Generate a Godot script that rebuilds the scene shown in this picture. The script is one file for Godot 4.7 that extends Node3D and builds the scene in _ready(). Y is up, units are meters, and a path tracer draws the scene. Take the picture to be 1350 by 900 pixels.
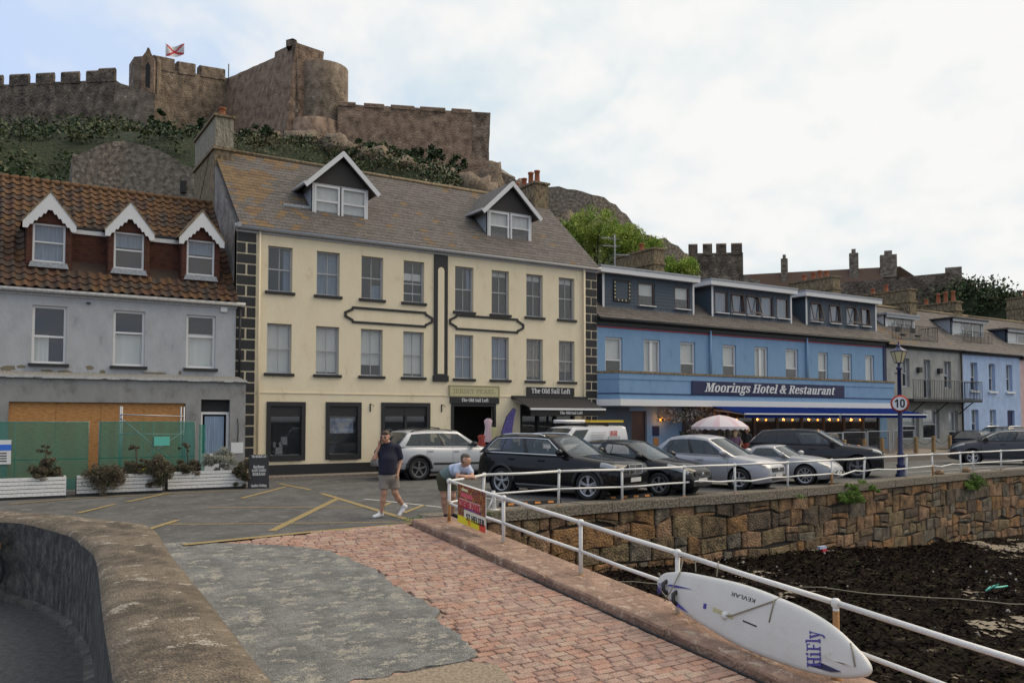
extends Node3D
# A harbour street below a castle: slipway, quay, terrace of houses, parked cars.

var rng := RandomNumberGenerator.new()
var M := {}
var names := {}
var noise_a := FastNoiseLite.new()
const CAM := Vector3(0, 2.05, 0)

class MB:
	var st := SurfaceTool.new()
	var col := Color(1, 1, 1)
	func _init(smooth_on := false) -> void:
		st.begin(Mesh.PRIMITIVE_TRIANGLES)
		st.set_smooth_group(0 if smooth_on else -1)
	func smooth(on: bool) -> void:
		st.set_smooth_group(0 if on else -1)
	func tri(a: Vector3, b: Vector3, c: Vector3) -> void:
		st.set_color(col); st.add_vertex(a)
		st.set_color(col); st.add_vertex(c)
		st.set_color(col); st.add_vertex(b)
	func quad(a: Vector3, b: Vector3, c: Vector3, d: Vector3) -> void:
		tri(a, b, c); tri(a, c, d)
	func box(c: Vector3, s: Vector3, bs := Basis.IDENTITY) -> void:
		var x := bs.x * s.x * 0.5; var y := bs.y * s.y * 0.5; var z := bs.z * s.z * 0.5
		quad(c - x - y + z, c + x - y + z, c + x + y + z, c - x + y + z)
		quad(c + x - y - z, c - x - y - z, c - x + y - z, c + x + y - z)
		quad(c + x - y + z, c + x - y - z, c + x + y - z, c + x + y + z)
		quad(c - x - y - z, c - x - y + z, c - x + y + z, c - x + y - z)
		quad(c - x + y + z, c + x + y + z, c + x + y - z, c - x + y - z)
		quad(c - x - y - z, c + x - y - z, c + x - y + z, c - x - y + z)
	func box2(a: Vector3, b: Vector3) -> void:
		box((a + b) * 0.5, (b - a).abs())
	# rounded slab: outline points in 2D with chamfered rim, front face towards +z of basis
	func stone(o: Vector3, ex: Vector3, ey: Vector3, ez: Vector3, poly: PackedVector2Array, depth: float, bev: float, bulge := 0.0) -> void:
		var n := poly.size()
		var ctr := Vector2.ZERO
		for p in poly: ctr += p
		ctr /= n
		var inner := []
		for p in poly:
			var d := ctr - p
			inner.append(p + d.normalized() * minf(bev, d.length() * 0.5))
		for i in n:
			var j := (i + 1) % n
			var a := o + ex * poly[i].x + ey * poly[i].y
			var b := o + ex * poly[j].x + ey * poly[j].y
			var a1 := a + ez * (depth - bev); var b1 := b + ez * (depth - bev)
			quad(a, b, b1, a1)
			var a2: Vector3 = o + ex * inner[i].x + ey * inner[i].y + ez * depth
			var b2: Vector3 = o + ex * inner[j].x + ey * inner[j].y + ez * depth
			quad(a1, b1, b2, a2)
			tri(a2, b2, o + ex * ctr.x + ey * ctr.y + ez * (depth + bulge))
	func tube(path: Array, r, sides := 8, caps := true) -> void:
		var rings := []
		var prev := Vector3.UP
		for i in path.size():
			var t: Vector3 = (path[mini(i + 1, path.size() - 1)] - path[maxi(i - 1, 0)]).normalized()
			var u := t.cross(prev)
			if u.length() < 0.1: u = t.cross(Vector3.RIGHT)
			if u.length() < 0.1: u = t.cross(Vector3.FORWARD)
			u = u.normalized()
			var v := u.cross(t).normalized()
			prev = v
			var ring := []
			var rr: float = r[i] if r is Array else r
			for k in sides:
				var a := TAU * k / sides
				ring.append(path[i] + u * cos(a) * rr + v * sin(a) * rr)
			rings.append(ring)
		for i in rings.size() - 1:
			for k in sides:
				var k2 := (k + 1) % sides
				quad(rings[i][k2], rings[i][k], rings[i + 1][k], rings[i + 1][k2])
		if caps:
			for k in range(1, sides - 1):
				tri(rings[0][0], rings[0][k], rings[0][k + 1])
				tri(rings[-1][0], rings[-1][k + 1], rings[-1][k])
	func lathe(o: Vector3, ax: Vector3, prof: Array, sides := 16, a0 := 0.0, a1 := TAU) -> void:
		var w := ax.normalized()
		var u := w.cross(Vector3.RIGHT if absf(w.x) < 0.8 else Vector3.UP).normalized()
		var v := w.cross(u)
		for i in prof.size() - 1:
			for k in sides:
				var t0 := a0 + (a1 - a0) * k / sides; var t1 := a0 + (a1 - a0) * (k + 1) / sides
				var p: Vector2 = prof[i]; var q: Vector2 = prof[i + 1]
				var d0 := u * cos(t0) + v * sin(t0); var d1 := u * cos(t1) + v * sin(t1)
				if p.x > 0.0001:
					tri(o + w * p.y + d0 * p.x, o + w * p.y + d1 * p.x, o + w * q.y + d1 * q.x)
				if q.x > 0.0001:
					tri(o + w * p.y + d0 * p.x, o + w * q.y + d1 * q.x, o + w * q.y + d0 * q.x)
	# polygon (x,y) extruded along ez from 0 to depth
	func prism(o: Vector3, ex: Vector3, ey: Vector3, ez: Vector3, poly: PackedVector2Array) -> void:
		var pl := poly
		if Geometry2D.is_polygon_clockwise(pl):
			pl = pl.duplicate(); pl.reverse()
		var flip := ex.cross(ey).dot(ez) < 0.0
		var t := Geometry2D.triangulate_polygon(pl)
		for i in range(0, t.size(), 3):
			var a := o + ex * pl[t[i]].x + ey * pl[t[i]].y
			var b := o + ex * pl[t[i + 1]].x + ey * pl[t[i + 1]].y
			var c := o + ex * pl[t[i + 2]].x + ey * pl[t[i + 2]].y
			var ccw := (b - a).cross(c - a).dot(ez) > 0.0
			if ccw:
				tri(a + ez, b + ez, c + ez); tri(a, c, b)
			else:
				tri(a + ez, c + ez, b + ez); tri(a, b, c)
		for i in pl.size():
			var j := (i + 1) % pl.size()
			var a := o + ex * pl[i].x + ey * pl[i].y
			var b := o + ex * pl[j].x + ey * pl[j].y
			if flip: quad(b, a, a + ez, b + ez)
			else: quad(a, b, b + ez, a + ez)
	func mesh() -> ArrayMesh:
		st.generate_normals()
		return st.commit()

func lin(r: float, g: float, b: float) -> Color:
	return Color(r, g, b).linear_to_srgb()

func flat(r: float, g: float, b: float, rough := 0.8, metal := 0.0) -> StandardMaterial3D:
	var m := StandardMaterial3D.new()
	m.albedo_color = lin(r, g, b); m.roughness = rough; m.metallic = metal
	return m

var nrm_cache := {}
func nrm(freq: float, strength: float) -> NoiseTexture2D:
	var k := "%.4f %.1f" % [freq, strength]
	if not nrm_cache.has(k):
		var t := NoiseTexture2D.new()
		t.width = 512; t.height = 512; t.seamless = true; t.as_normal_map = true; t.bump_strength = strength
		var n := FastNoiseLite.new()
		n.noise_type = FastNoiseLite.TYPE_SIMPLEX; n.frequency = freq; n.fractal_octaves = 4; n.seed = 7
		t.noise = n
		nrm_cache[k] = t
	return nrm_cache[k]

# colour ramp over fractal noise, mapped in world space; cols = [offset, linear colour, offset, linear colour ...]
func noisy(cols: Array, freq := 0.02, sc = 0.25, rough := 0.9, bump := 0.0, sd := 1, oct := 5, vcol := false, bfreq := 0.06, cell := false) -> StandardMaterial3D:
	var m := StandardMaterial3D.new()
	var t := NoiseTexture2D.new()
	t.width = 512; t.height = 512; t.seamless = true
	var n := FastNoiseLite.new()
	n.noise_type = FastNoiseLite.TYPE_CELLULAR if cell else FastNoiseLite.TYPE_SIMPLEX
	if cell: n.cellular_return_type = FastNoiseLite.RETURN_CELL_VALUE
	n.frequency = freq; n.fractal_octaves = oct; n.seed = sd; n.fractal_gain = 0.6
	t.noise = n
	var g := Gradient.new()
	var offs := PackedFloat32Array(); var cc := PackedColorArray()
	for i in range(0, cols.size(), 2):
		offs.append(cols[i]); cc.append(cols[i + 1].linear_to_srgb())
	g.offsets = offs; g.colors = cc
	t.color_ramp = g
	m.albedo_texture = t
	m.uv1_triplanar = true; m.uv1_world_triplanar = true
	m.uv1_scale = sc if sc is Vector3 else Vector3.ONE * sc
	m.roughness = rough
	if bump > 0.0:
		m.normal_enabled = true; m.normal_texture = nrm(bfreq, 6.0); m.normal_scale = bump
	m.vertex_color_use_as_albedo = vcol
	return m

func _noise_bytes(sz: int, freq: float, sd: int, oct: int, kind := FastNoiseLite.TYPE_SIMPLEX) -> PackedByteArray:
	var n := FastNoiseLite.new()
	n.noise_type = kind; n.frequency = freq; n.seed = sd; n.fractal_octaves = oct
	var im := n.get_seamless_image(sz, sz)
	im.convert(Image.FORMAT_L8)
	return im.get_data()

# worn mineral surface: broad patches, ragged pale wear and fine aggregate, all matter of the thing itself
func layered(m: StandardMaterial3D, sz: int, dark: Color, base: Color, pale: Color, wear: float, grit: float, sc, sd: int) -> void:
	var a := _noise_bytes(sz, 3.0 / sz, sd, 5); var b := _noise_bytes(sz, 11.0 / sz, sd + 1, 5); var c := _noise_bytes(sz, 0.22, sd + 2, 2, FastNoiseLite.TYPE_VALUE)
	var d := _noise_bytes(sz, 5.0 / sz, sd + 3, 6)
	var out := PackedByteArray(); out.resize(sz * sz * 3)
	var lut := PackedByteArray(); lut.resize(1025)
	for i in 1025: lut[i] = int(clampf(Color(i / 1024.0, 0, 0).linear_to_srgb().r, 0, 1) * 255.0)
	for i in sz * sz:
		var t := smoothstep(0.25, 0.75, a[i] * 0.0024 + b[i] * 0.0015)
		var g := c[i] / 255.0 - 0.5
		var w := smoothstep(wear, wear + 0.1, d[i] * 0.0026 + b[i] * 0.0013 + g * 0.25)
		var k := 1.0 + g * grit
		if c[i] > 226: k += grit * 0.5
		elif c[i] < 30: k -= grit * 0.25
		var r := lerpf(lerpf(dark.r, base.r, t), pale.r, w) * k; var gg := lerpf(lerpf(dark.g, base.g, t), pale.g, w) * k; var bb := lerpf(lerpf(dark.b, base.b, t), pale.b, w) * k
		out[i * 3] = lut[clampi(int(r * 1024.0), 0, 1024)]; out[i * 3 + 1] = lut[clampi(int(gg * 1024.0), 0, 1024)]; out[i * 3 + 2] = lut[clampi(int(bb * 1024.0), 0, 1024)]
	m.albedo_texture = ImageTexture.create_from_image(Image.create_from_data(sz, sz, false, Image.FORMAT_RGB8, out))
	m.uv1_scale = sc if sc is Vector3 else Vector3.ONE * sc

func C(r: float, g: float, b: float) -> Color:
	return Color(r, g, b)

# a ramp of one colour varied by +-v
func var3(c: Color, v: float) -> Array:
	return [0.15, C(c.r * (1 - v), c.g * (1 - v), c.b * (1 - v)), 0.5, c, 0.85, C(c.r * (1 + v), c.g * (1 + v), c.b * (1 + v))]

func put(mb: MB, called: String, m: Material, parent: Node = self) -> MeshInstance3D:
	var o := MeshInstance3D.new()
	o.mesh = mb.mesh(); o.material_override = m
	o.name = called
	parent.add_child(o, true)
	return o

func inst(mesh: Mesh, called: String, m: Material, parent: Node, tr := Transform3D.IDENTITY) -> MeshInstance3D:
	var o := MeshInstance3D.new()
	o.mesh = mesh; o.material_override = m; o.name = called; o.transform = tr
	parent.add_child(o, true)
	return o

func numbered(n: String) -> String:
	var k: int = names.get(n, 0)
	names[n] = k + 1
	return n if k == 0 else "%s_%03d" % [n, k]

func thing(called: String, label: String, cat: String, at := Vector3.ZERO, turn := 0.0, group := "") -> Node3D:
	var o := Node3D.new()
	o.name = numbered(called)
	add_child(o)
	o.position = at; o.rotation.y = turn
	o.set_meta("label", label); o.set_meta("category", cat)
	if group != "": o.set_meta("group", group)
	return o

func struct(mb: MB, called: String, m: Material) -> MeshInstance3D:
	var o := put(mb, called, m)
	o.set_meta("kind", "structure")
	return o

# pieces: individuals near the camera, the rest joined as one "stuff" part
func pieces(parent: Node3D, called: String, list: Array, limit := 300) -> void:
	# each entry: [MB-building callable args] => {mb: MB, m: Material, d: distance}
	list.sort_custom(func(a, b): return a.d < b.d)
	for i in mini(limit, list.size()):
		inst(list[i].mesh, called, list[i].m, parent, list[i].t)
	if list.size() <= limit: return
	var by := {}
	for i in range(limit, list.size()):
		if not by.has(list[i].m):
			var s := SurfaceTool.new()
			s.begin(Mesh.PRIMITIVE_TRIANGLES)
			by[list[i].m] = s
		by[list[i].m].append_from(list[i].mesh, 0, list[i].t)
	for m in by:
		var o := inst(by[m].commit(), called + "_rest", m, parent)
		o.set_meta("kind", "stuff")

func text(s: String, size: float, depth: float, m: Material, parent: Node, tr: Transform3D, font := "Droid Sans", weight := 400, italic := false, called := "lettering", maxw := 0.0) -> MeshInstance3D:
	var t := TextMesh.new()
	var f := SystemFont.new()
	f.font_names = PackedStringArray([font]); f.font_weight = weight; f.font_italic = italic
	t.font = f; t.text = s; t.font_size = 64; t.pixel_size = size / 46.0; t.depth = depth
	t.curve_step = 4.0
	var o := MeshInstance3D.new()
	o.mesh = t; o.material_override = m; o.name = called; o.transform = tr
	if maxw > 0.0:
		var w := t.get_aabb().size.x
		if w > 0.001:
			o.transform = tr * Transform3D(Basis.from_scale(Vector3(maxw / w, 1, 1)), Vector3.ZERO)
	parent.add_child(o, true)
	return o

func sm(a: float, b: float, x: float) -> float:
	return smoothstep(a, b, x)

func nz(x: float, y: float, z := 0.0) -> float:
	return noise_a.get_noise_3d(x, y, z)

func look() -> void:
	var cam := Camera3D.new()
	cam.name = "camera"
	add_child(cam)
	cam.position = CAM
	cam.rotation = Vector3(atan(49.0 / 1110.0), deg_to_rad(-32.0), 0)
	cam.projection = Camera3D.PROJECTION_FRUSTUM
	cam.near = 0.1; cam.far = 6000.0
	cam.size = 0.1 * 900.0 / 1110.0
	cam.frustum_offset = Vector2(0, 0.1 * 54.0 / 1110.0)
	cam.current = true
	# sky: thin broken overcast, bluer away from the sun
	var sun_dir := Vector3(0.66, 0.72, 0.12).normalized()
	var W := 1536; var Hh := 768
	var im := Image.create(W, Hh, false, Image.FORMAT_RGBF)
	var n1 := FastNoiseLite.new()
	n1.noise_type = FastNoiseLite.TYPE_SIMPLEX; n1.frequency = 1.3; n1.fractal_octaves = 6; n1.seed = 11; n1.fractal_gain = 0.55
	n1.domain_warp_enabled = true; n1.domain_warp_amplitude = 0.25; n1.domain_warp_frequency = 1.0
	for y in Hh:
		var el := PI * (0.5 - (y + 0.5) / Hh)
		if el < -0.12:
			continue
		var ce := cos(el); var se := sin(el)
		for x in W:
			var az := TAU * ((x + 0.5) / W)
			var d := Vector3(sin(az) * ce, se, -cos(az) * ce)
			var k := 1.0 / (maxf(se, 0.0) + 0.28)
			var cl := n1.get_noise_3d(d.x * k, 3.1, d.z * k)
			var fine := n1.get_noise_3d(d.x * k * 4.0, 9.1, d.z * k * 4.0)
			var sd := d.dot(sun_dir)
			var veil := smoothstep(0.0, 0.62, sd + 0.3 * cl + 0.05 * fine)
			var blue := Vector3(0.37, 0.455, 0.62).lerp(Vector3(0.43, 0.505, 0.535), smoothstep(0.1, 0.6, sd))
			var white := Vector3(0.57, 0.575, 0.58).lerp(Vector3(0.615, 0.612, 0.6), smoothstep(0.0, 0.7, sd))
			var cover := clampf(0.2 + 0.75 * veil + 0.5 * cl + 0.5 * fine, 0.0, 1.0)
			var c := blue.lerp(white, cover)
			im.set_pixel(x, y, Color(c.x, c.y, c.z))
	for y in Hh:
		var el := PI * (0.5 - (y + 0.5) / Hh)
		if el < -0.12:
			for x in W: im.set_pixel(x, y, Color(0.25, 0.26, 0.27))
	var pm := PanoramaSkyMaterial.new()
	pm.panorama = ImageTexture.create_from_image(im)
	var sky := Sky.new(); sky.sky_material = pm
	var env := Environment.new()
	env.background_mode = Environment.BG_SKY; env.sky = sky
	env.tonemap_mode = Environment.TONE_MAPPER_LINEAR
	env.tonemap_exposure = 1.55
	env.sdfgi_enabled = true; env.ssao_enabled = true; env.ssil_enabled = true
	var we := WorldEnvironment.new(); we.name = "world_environment"; we.environment = env
	add_child(we)
	var sun := DirectionalLight3D.new(); sun.name = "sun"
	add_child(sun)
	sun.look_at_from_position(sun_dir * 50.0, Vector3.ZERO)
	sun.light_energy = 0.5; sun.light_angular_distance = 45.0; sun.light_color = Color(1.0, 0.93, 0.82)
	sun.shadow_enabled = true

func materials() -> void:
	M.asphalt = noisy(var3(C(0.094, 0.091, 0.087), 0.3), 0.05, 0.35, 0.92, 0.35, 3, 5, false, 0.2)
	M.asphalt_dark = noisy(var3(C(0.05, 0.05, 0.052), 0.35), 0.04, 0.5, 0.95, 0.4, 4, 5, false, 0.2)
	M.pave = noisy(var3(C(0.2, 0.17, 0.14), 0.25), 0.03, 0.5, 0.9, 0.3, 5)
	M.yellow = noisy([0.25, C(0.11, 0.1, 0.08), 0.45, C(0.25, 0.18, 0.07), 0.9, C(0.37, 0.26, 0.08)], 0.04, 0.8, 0.85, 0.2, 6)
	M.whiteline = noisy([0.2, C(0.2, 0.19, 0.17), 0.45, C(0.45, 0.44, 0.41), 0.9, C(0.55, 0.54, 0.5)], 0.04, 0.8, 0.85, 0.2, 8)
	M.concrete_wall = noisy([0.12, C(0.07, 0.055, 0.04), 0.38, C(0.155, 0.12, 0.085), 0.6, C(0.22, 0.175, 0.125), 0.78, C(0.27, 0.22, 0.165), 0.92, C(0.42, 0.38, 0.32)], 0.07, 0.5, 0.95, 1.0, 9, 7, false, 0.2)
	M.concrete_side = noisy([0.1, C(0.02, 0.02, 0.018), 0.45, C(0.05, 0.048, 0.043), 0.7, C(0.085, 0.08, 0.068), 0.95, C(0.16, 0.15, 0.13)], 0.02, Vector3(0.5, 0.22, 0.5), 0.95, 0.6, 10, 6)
	M.patch = noisy([0.1, C(0.09, 0.095, 0.095), 0.45, C(0.16, 0.165, 0.16), 0.66, C(0.2, 0.2, 0.19), 0.8, C(0.33, 0.31, 0.26), 0.95, C(0.42, 0.39, 0.32)], 0.045, 0.3, 0.95, 0.7, 12, 8, false, 0.25)
	layered(M.patch, 768, C(0.115, 0.115, 0.11), C(0.19, 0.188, 0.178), C(0.275, 0.26, 0.22), 0.6, 1.0, Vector3(0.31, 0.31, 0.47), 201)
	layered(M.concrete_wall, 768, C(0.075, 0.058, 0.04), C(0.185, 0.145, 0.102), C(0.33, 0.29, 0.235), 0.68, 1.1, 0.5, 211)
	layered(M.asphalt, 640, C(0.066, 0.064, 0.061), C(0.1, 0.097, 0.093), C(0.135, 0.13, 0.122), 0.72, 0.5, 0.22, 221)
	M.strip = noisy(var3(C(0.24, 0.19, 0.14), 0.3), 0.04, 0.6, 0.95, 0.6, 13)
	for i in 6:
		var c: Color = [C(0.33, 0.19, 0.14), C(0.3, 0.185, 0.145), C(0.35, 0.21, 0.16), C(0.32, 0.215, 0.17), C(0.29, 0.19, 0.155), C(0.36, 0.25, 0.195)][i]
		M["brick%d" % i] = noisy([0.12, c * 0.6, 0.4, c, 0.68, c * 1.12, 0.86, C(0.33, 0.26, 0.2)], 0.012, 0.35, 0.95, 0.6, 20, 8, false, 0.12)
	M.mortar = noisy(var3(C(0.27, 0.2, 0.155), 0.35), 0.08, 0.8, 0.95, 0.5, 14)
	for i in 7:
		var c: Color = [C(0.28, 0.15, 0.06), C(0.25, 0.145, 0.07), C(0.3, 0.18, 0.1), C(0.17, 0.115, 0.06), C(0.23, 0.165, 0.085), C(0.17, 0.14, 0.1), C(0.12, 0.085, 0.055)][i]
		M["stone%d" % i] = noisy([0.15, c * 0.25, 0.38, c * 0.62, 0.6, c * 0.85, 0.88, c * 1.25], 0.012, 0.28, 0.92, 1.0, 30 + i % 2, 8, false, 0.08)
	M.joint = noisy(var3(C(0.045, 0.038, 0.03), 0.4), 0.08, 0.8, 0.95, 0.5, 15)
	M.coping = noisy([0.1, C(0.07, 0.06, 0.045), 0.45, C(0.16, 0.135, 0.1), 0.7, C(0.22, 0.19, 0.15), 0.95, C(0.3, 0.28, 0.24)], 0.03, 0.6, 0.95, 0.8, 16, 6)
	M.kerbpink = noisy([0.1, C(0.13, 0.07, 0.045), 0.45, C(0.27, 0.16, 0.11), 0.75, C(0.34, 0.22, 0.155), 0.95, C(0.4, 0.32, 0.25)], 0.03, 0.7, 0.92, 0.6, 17, 6)
	layered(M.kerbpink, 512, C(0.2, 0.125, 0.09), C(0.33, 0.215, 0.155), C(0.4, 0.31, 0.24), 0.68, 0.4, 0.45, 231)
	M.beach = noisy([0.1, C(0.012, 0.01, 0.008), 0.5, C(0.022, 0.018, 0.014), 0.74, C(0.03, 0.024, 0.018), 0.86, C(0.07, 0.06, 0.045), 0.97, C(0.28, 0.24, 0.18)], 0.018, 0.12, 0.9, 1.0, 18, 7, false, 0.1)
	M.bare_sand = flat(0.2, 0.165, 0.12, 1.0)
	M.beach.roughness = 1.0; M.beach.metallic_specular = 0.05
	M.weed = flat(1, 1, 1, 0.9); M.weed.metallic_specular = 0.15; M.weed.vertex_color_use_as_albedo = true
	M.white_paint = noisy([0.05, C(0.4, 0.36, 0.3), 0.3, C(0.62, 0.61, 0.58), 0.9, C(0.72, 0.71, 0.69)], 0.05, 1.2, 0.45, 0.15, 19)
	M.rust = noisy([0.2, C(0.2, 0.08, 0.03), 0.5, C(0.36, 0.17, 0.05), 0.8, C(0.45, 0.28, 0.12)], 0.06, 1.5, 0.8, 0.3, 21)
	M.black_paint = noisy(var3(C(0.012, 0.012, 0.014), 0.3), 0.03, 0.6, 0.6, 0.1, 22)
	M.glass = flat(0.06, 0.075, 0.09, 0.02); M.glass.transparency = BaseMaterial3D.TRANSPARENCY_ALPHA; M.glass.albedo_color.a = 0.12
	M.black_hole = flat(0.02, 0.02, 0.022, 0.9)
	M.leaf = flat(1, 1, 1, 0.65); M.leaf.vertex_color_use_as_albedo = true
	M.bark = noisy(var3(C(0.07, 0.05, 0.035), 0.4), 0.05, 1.0, 0.95, 0.8, 23)

# ---------------------------------------------------------------- ground
const SL := 0.085
func slip_y(z: float) -> float:
	return -SL * maxf(0.0, z + 15.0)

const PATCH := [Vector2(1.2, -14.85), Vector2(2.83, -14.95), Vector2(3.56, -14.57), Vector2(4.23, -14.20), Vector2(4.87, -13.49), Vector2(4.98, -12.68), Vector2(5.10, -11.75), Vector2(4.98, -10.72), Vector2(5.05, -9.97), Vector2(4.86, -9.60), Vector2(4.83, -8.78), Vector2(4.67, -8.27), Vector2(4.47, -8.14), Vector2(3.79, -8.14), Vector2(3.26, -8.10), Vector2(1.2, -7.9)]

func quay_z(x: float) -> float:
	if x < 18.0: return lerpf(-16.15, -16.5, clampf((x - 8.0) / 6.0, 0, 1))
	return -16.5 - 1.5 * sm(16.0, 36.0, x) - 0.02 * (x - 18.0)

func line(a: Array, b: Array, w: float, y: float, called: String, m: Material) -> void:
	var p := Vector3(a[0], y, a[1]); var q := Vector3(b[0], y, b[1])
	var t := (q - p).normalized(); var n := Vector3(-t.z, 0, t.x) * w * 0.5
	var mb := MB.new()
	var k := maxi(1, int(p.distance_to(q) / 0.8))
	for i in k:
		var a0 := p.lerp(q, float(i) / k); var a1 := p.lerp(q, float(i + 1) / k)
		mb.quad(a0 + n, a1 + n, a1 - n, a0 - n)
	struct(mb, called, m)

func ground() -> void:
	var mb := MB.new()
	mb.quad(Vector3(-2500, -4.6, 2500), Vector3(2500, -4.6, 2500), Vector3(2500, -4.6, -2500), Vector3(-2500, -4.6, -2500))
	struct(mb, "ground", M.beach)
	# road: street and car park, one sheet with the quay's edge
	mb = MB.new()
	var xs := []
	for i in 36: xs.append(7.3 + i * 3.0)
	for i in xs.size() - 1:
		var x0: float = xs[i]; var x1: float = xs[i + 1]
		var za := quay_z(x0) - 0.1 if x0 > 8.0 else -15.2; var zb := quay_z(x1) - 0.1
		mb.quad(Vector3(x0, 0, za), Vector3(x1, 0, zb), Vector3(x1, 0, -45), Vector3(x0, 0, -45))
	mb.quad(Vector3(1.2, 0, -14.72), Vector3(7.3, 0, -15.15), Vector3(7.3, 0, -45), Vector3(1.2, 0, -45))
	mb.quad(Vector3(-60, 0, -11.6), Vector3(1.2, 0, -9.5), Vector3(1.2, 0, -45), Vector3(-60, 0, -45))
	struct(mb, "road", M.asphalt)
	mb = MB.new()
	mb.quad(Vector3(-30, 0.012, 8), Vector3(1.0, 0.012, 8), Vector3(1.0, 0.012, -12.2), Vector3(-30, 0.012, -12.2))
	struct(mb, "pier_floor", M.asphalt_dark)
	var Y := [[[2.78, -14.66], [4.94, -15.06], 0.2], [[4.94, -15.06], [7.2, -15.22], 0.2], [[3.7, -17.28], [7.3, -15.46], 0.1], [[3.05, -17.68], [3.7, -17.28], 0.1], [[4.42, -20.52], [7.53, -18.68], 0.1], [[4.51, -15.57], [7.82, -21.07], 0.16], [[8.02, -26.91], [8.08, -23.97], 0.14], [[7.96, -22.71], [7.35, -15.43], 0.16], [[7.83, -25.56], [5.69, -22.4], 0.14], [[7.95, -18.52], [8.53, -19.31], 0.12], [[7.8, -16.99], [8.95, -18.3], 0.12], [[8.23, -16.3], [8.69, -16.62], 0.12], [[2.62, -17.01], [3.36, -18.22], 0.14], [[3.01, -22.89], [4.38, -25.09], 0.14], [[1.74, -20.7], [2.69, -22.43], 0.12], [[0.53, -23.78], [2.06, -24.62], 0.12], [[2.06, -24.62], [6.4, -25.02], 0.1], [[2.2, -15.2], [1.4, -16.0], 0.14]]
	var k := 0
	for l in Y:
		line(l[0], l[1], l[2], 0.004 + 0.0006 * k, "yellow_marking", M.yellow); k += 1
	var Wl := [[[8.36, -20.61], [9.11, -17.69], 0.1], [[11.0, -20.4], [11.35, -16.9], 0.1], [[13.7, -20.4], [14.05, -16.9], 0.1], [[16.5, -20.4], [16.9, -17.0], 0.1], [[19.9, -20.4], [20.4, -17.1], 0.1], [[23.0, -20.6], [23.6, -17.3], 0.1], [[30.2, -18.6], [42, -19.4], 0.1], [[29.6, -19.6], [42, -20.4], 0.08]]
	for l in Wl:
		line(l[0], l[1], l[2], 0.004, "white_marking", M.whiteline)
	# slipway bed below the setts
	mb = MB.new()
	mb.quad(Vector3(1.0, 0.0, -15.3), Vector3(1.0, -0.014 + slip_y(6), 6), Vector3(7.1, -0.014 + slip_y(6), 6), Vector3(7.1, -0.012, -15.3))
	var slip := struct(mb, "slipway", M.mortar)
	# concrete repair
	mb = MB.new()
	var poly := PackedVector2Array()
	for i in PATCH.size():
		var p: Vector2 = PATCH[i]; var q: Vector2 = PATCH[(i + 1) % PATCH.size()]
		var n := maxi(1, int(p.distance_to(q) / 0.12))
		for j in n:
			var r := p.lerp(q, float(j) / n)
			if r.x > 1.4: r += Vector2(nz(r.x * 130, r.y * 130, 1), nz(r.x * 130, r.y * 130, 40)) * 0.1
			poly.append(r)
	mb.prism(Vector3(0, -SL * 15.0 - 0.03, 0), Vector3(1, 0, 0), Vector3(0, -SL, 1), Vector3(0, 0.05, 0), poly)
	put(mb, "concrete_patch", M.patch, slip)
	mb = MB.new()
	mb.prism(Vector3(0, -SL * 15.0 - 0.03, 0), Vector3(1, 0, 0), Vector3(0, -SL, 1), Vector3(0, 0.043, 0), PackedVector2Array([Vector2(3.2, -8.08), Vector2(4.5, -8.12), Vector2(4.75, -7.9), Vector2(4.6, -7.2), Vector2(4.2, -5.0), Vector2(1.2, -5.0), Vector2(1.2, -7.85)]))
	put(mb, "concrete_strip", M.strip, slip)
	# setts
	var proto := []
	for v in 5:
		mb = MB.new()
		var pl := PackedVector2Array()
		for c in [Vector2(-0.5, -0.5), Vector2(0.5, -0.5), Vector2(0.5, 0.5), Vector2(-0.5, 0.5)]:
			pl.append(Vector2(c.x * 0.226 + rng.randf_range(-0.008, 0.008), c.y * 0.118 + rng.randf_range(-0.006, 0.006)))
		mb.stone(Vector3.ZERO, Vector3(1, 0, 0), Vector3(0, 0, -1), Vector3(0, 1, 0), pl, 0.06, 0.012, 0.003)
		proto.append(mb.mesh())
	var list := []
	var strip_poly := PackedVector2Array([Vector2(1.2, -8.1), Vector2(4.6, -8.1), Vector2(4.6, -7.2), Vector2(4.2, -5.0), Vector2(1.2, -5.0)])
	var row := 0
	var z := -15.2
	while z < -3.6:
		var x := 1.3 + (0.12 if row % 2 else 0.0) + rng.randf() * 0.03
		while x < 6.93:
			var wd := rng.randf_range(0.82, 1.16)
			if x + 0.238 * wd > 6.85: wd = (7.03 - x) / 0.238
			if wd < 0.3: break
			x += 0.119 * wd
			var top := -14.46 - (x - 1.2) * 0.13
			var pt := Vector2(x, z)
			if z > top and not Geometry2D.is_point_in_polygon(pt, poly) and not Geometry2D.is_point_in_polygon(pt, strip_poly):
				var b := Basis(Vector3.UP, rng.randf_range(-0.03, 0.03)) * Basis(Vector3.RIGHT, atan(SL) + rng.randf_range(-0.025, 0.025)) * Basis.from_scale(Vector3(wd, 1, rng.randf_range(0.95, 1.03)))
				var dy := rng.randf_range(-0.005, 0.004)
				list.append({"mesh": proto[rng.randi() % 5], "m": M["brick%d" % (rng.randi() % 6)], "t": Transform3D(b, Vector3(x, slip_y(z) - 0.055 + dy, z + 0.02 * nz(x * 40, z * 40, 60))), "d": Vector3(x, 0, z).distance_to(Vector3(5.5, 0, -6.0))})
			x += 0.119 * wd
		z += 0.126
		row += 1
	pieces(slip, "brick", list, 300)
	# slip kerb: pink granite blocks
	var kb := thing("slipway_kerb", "long pink granite kerb along the right side of the brick slipway", "kerb")
	z = -15.0
	var i := 0
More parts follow.
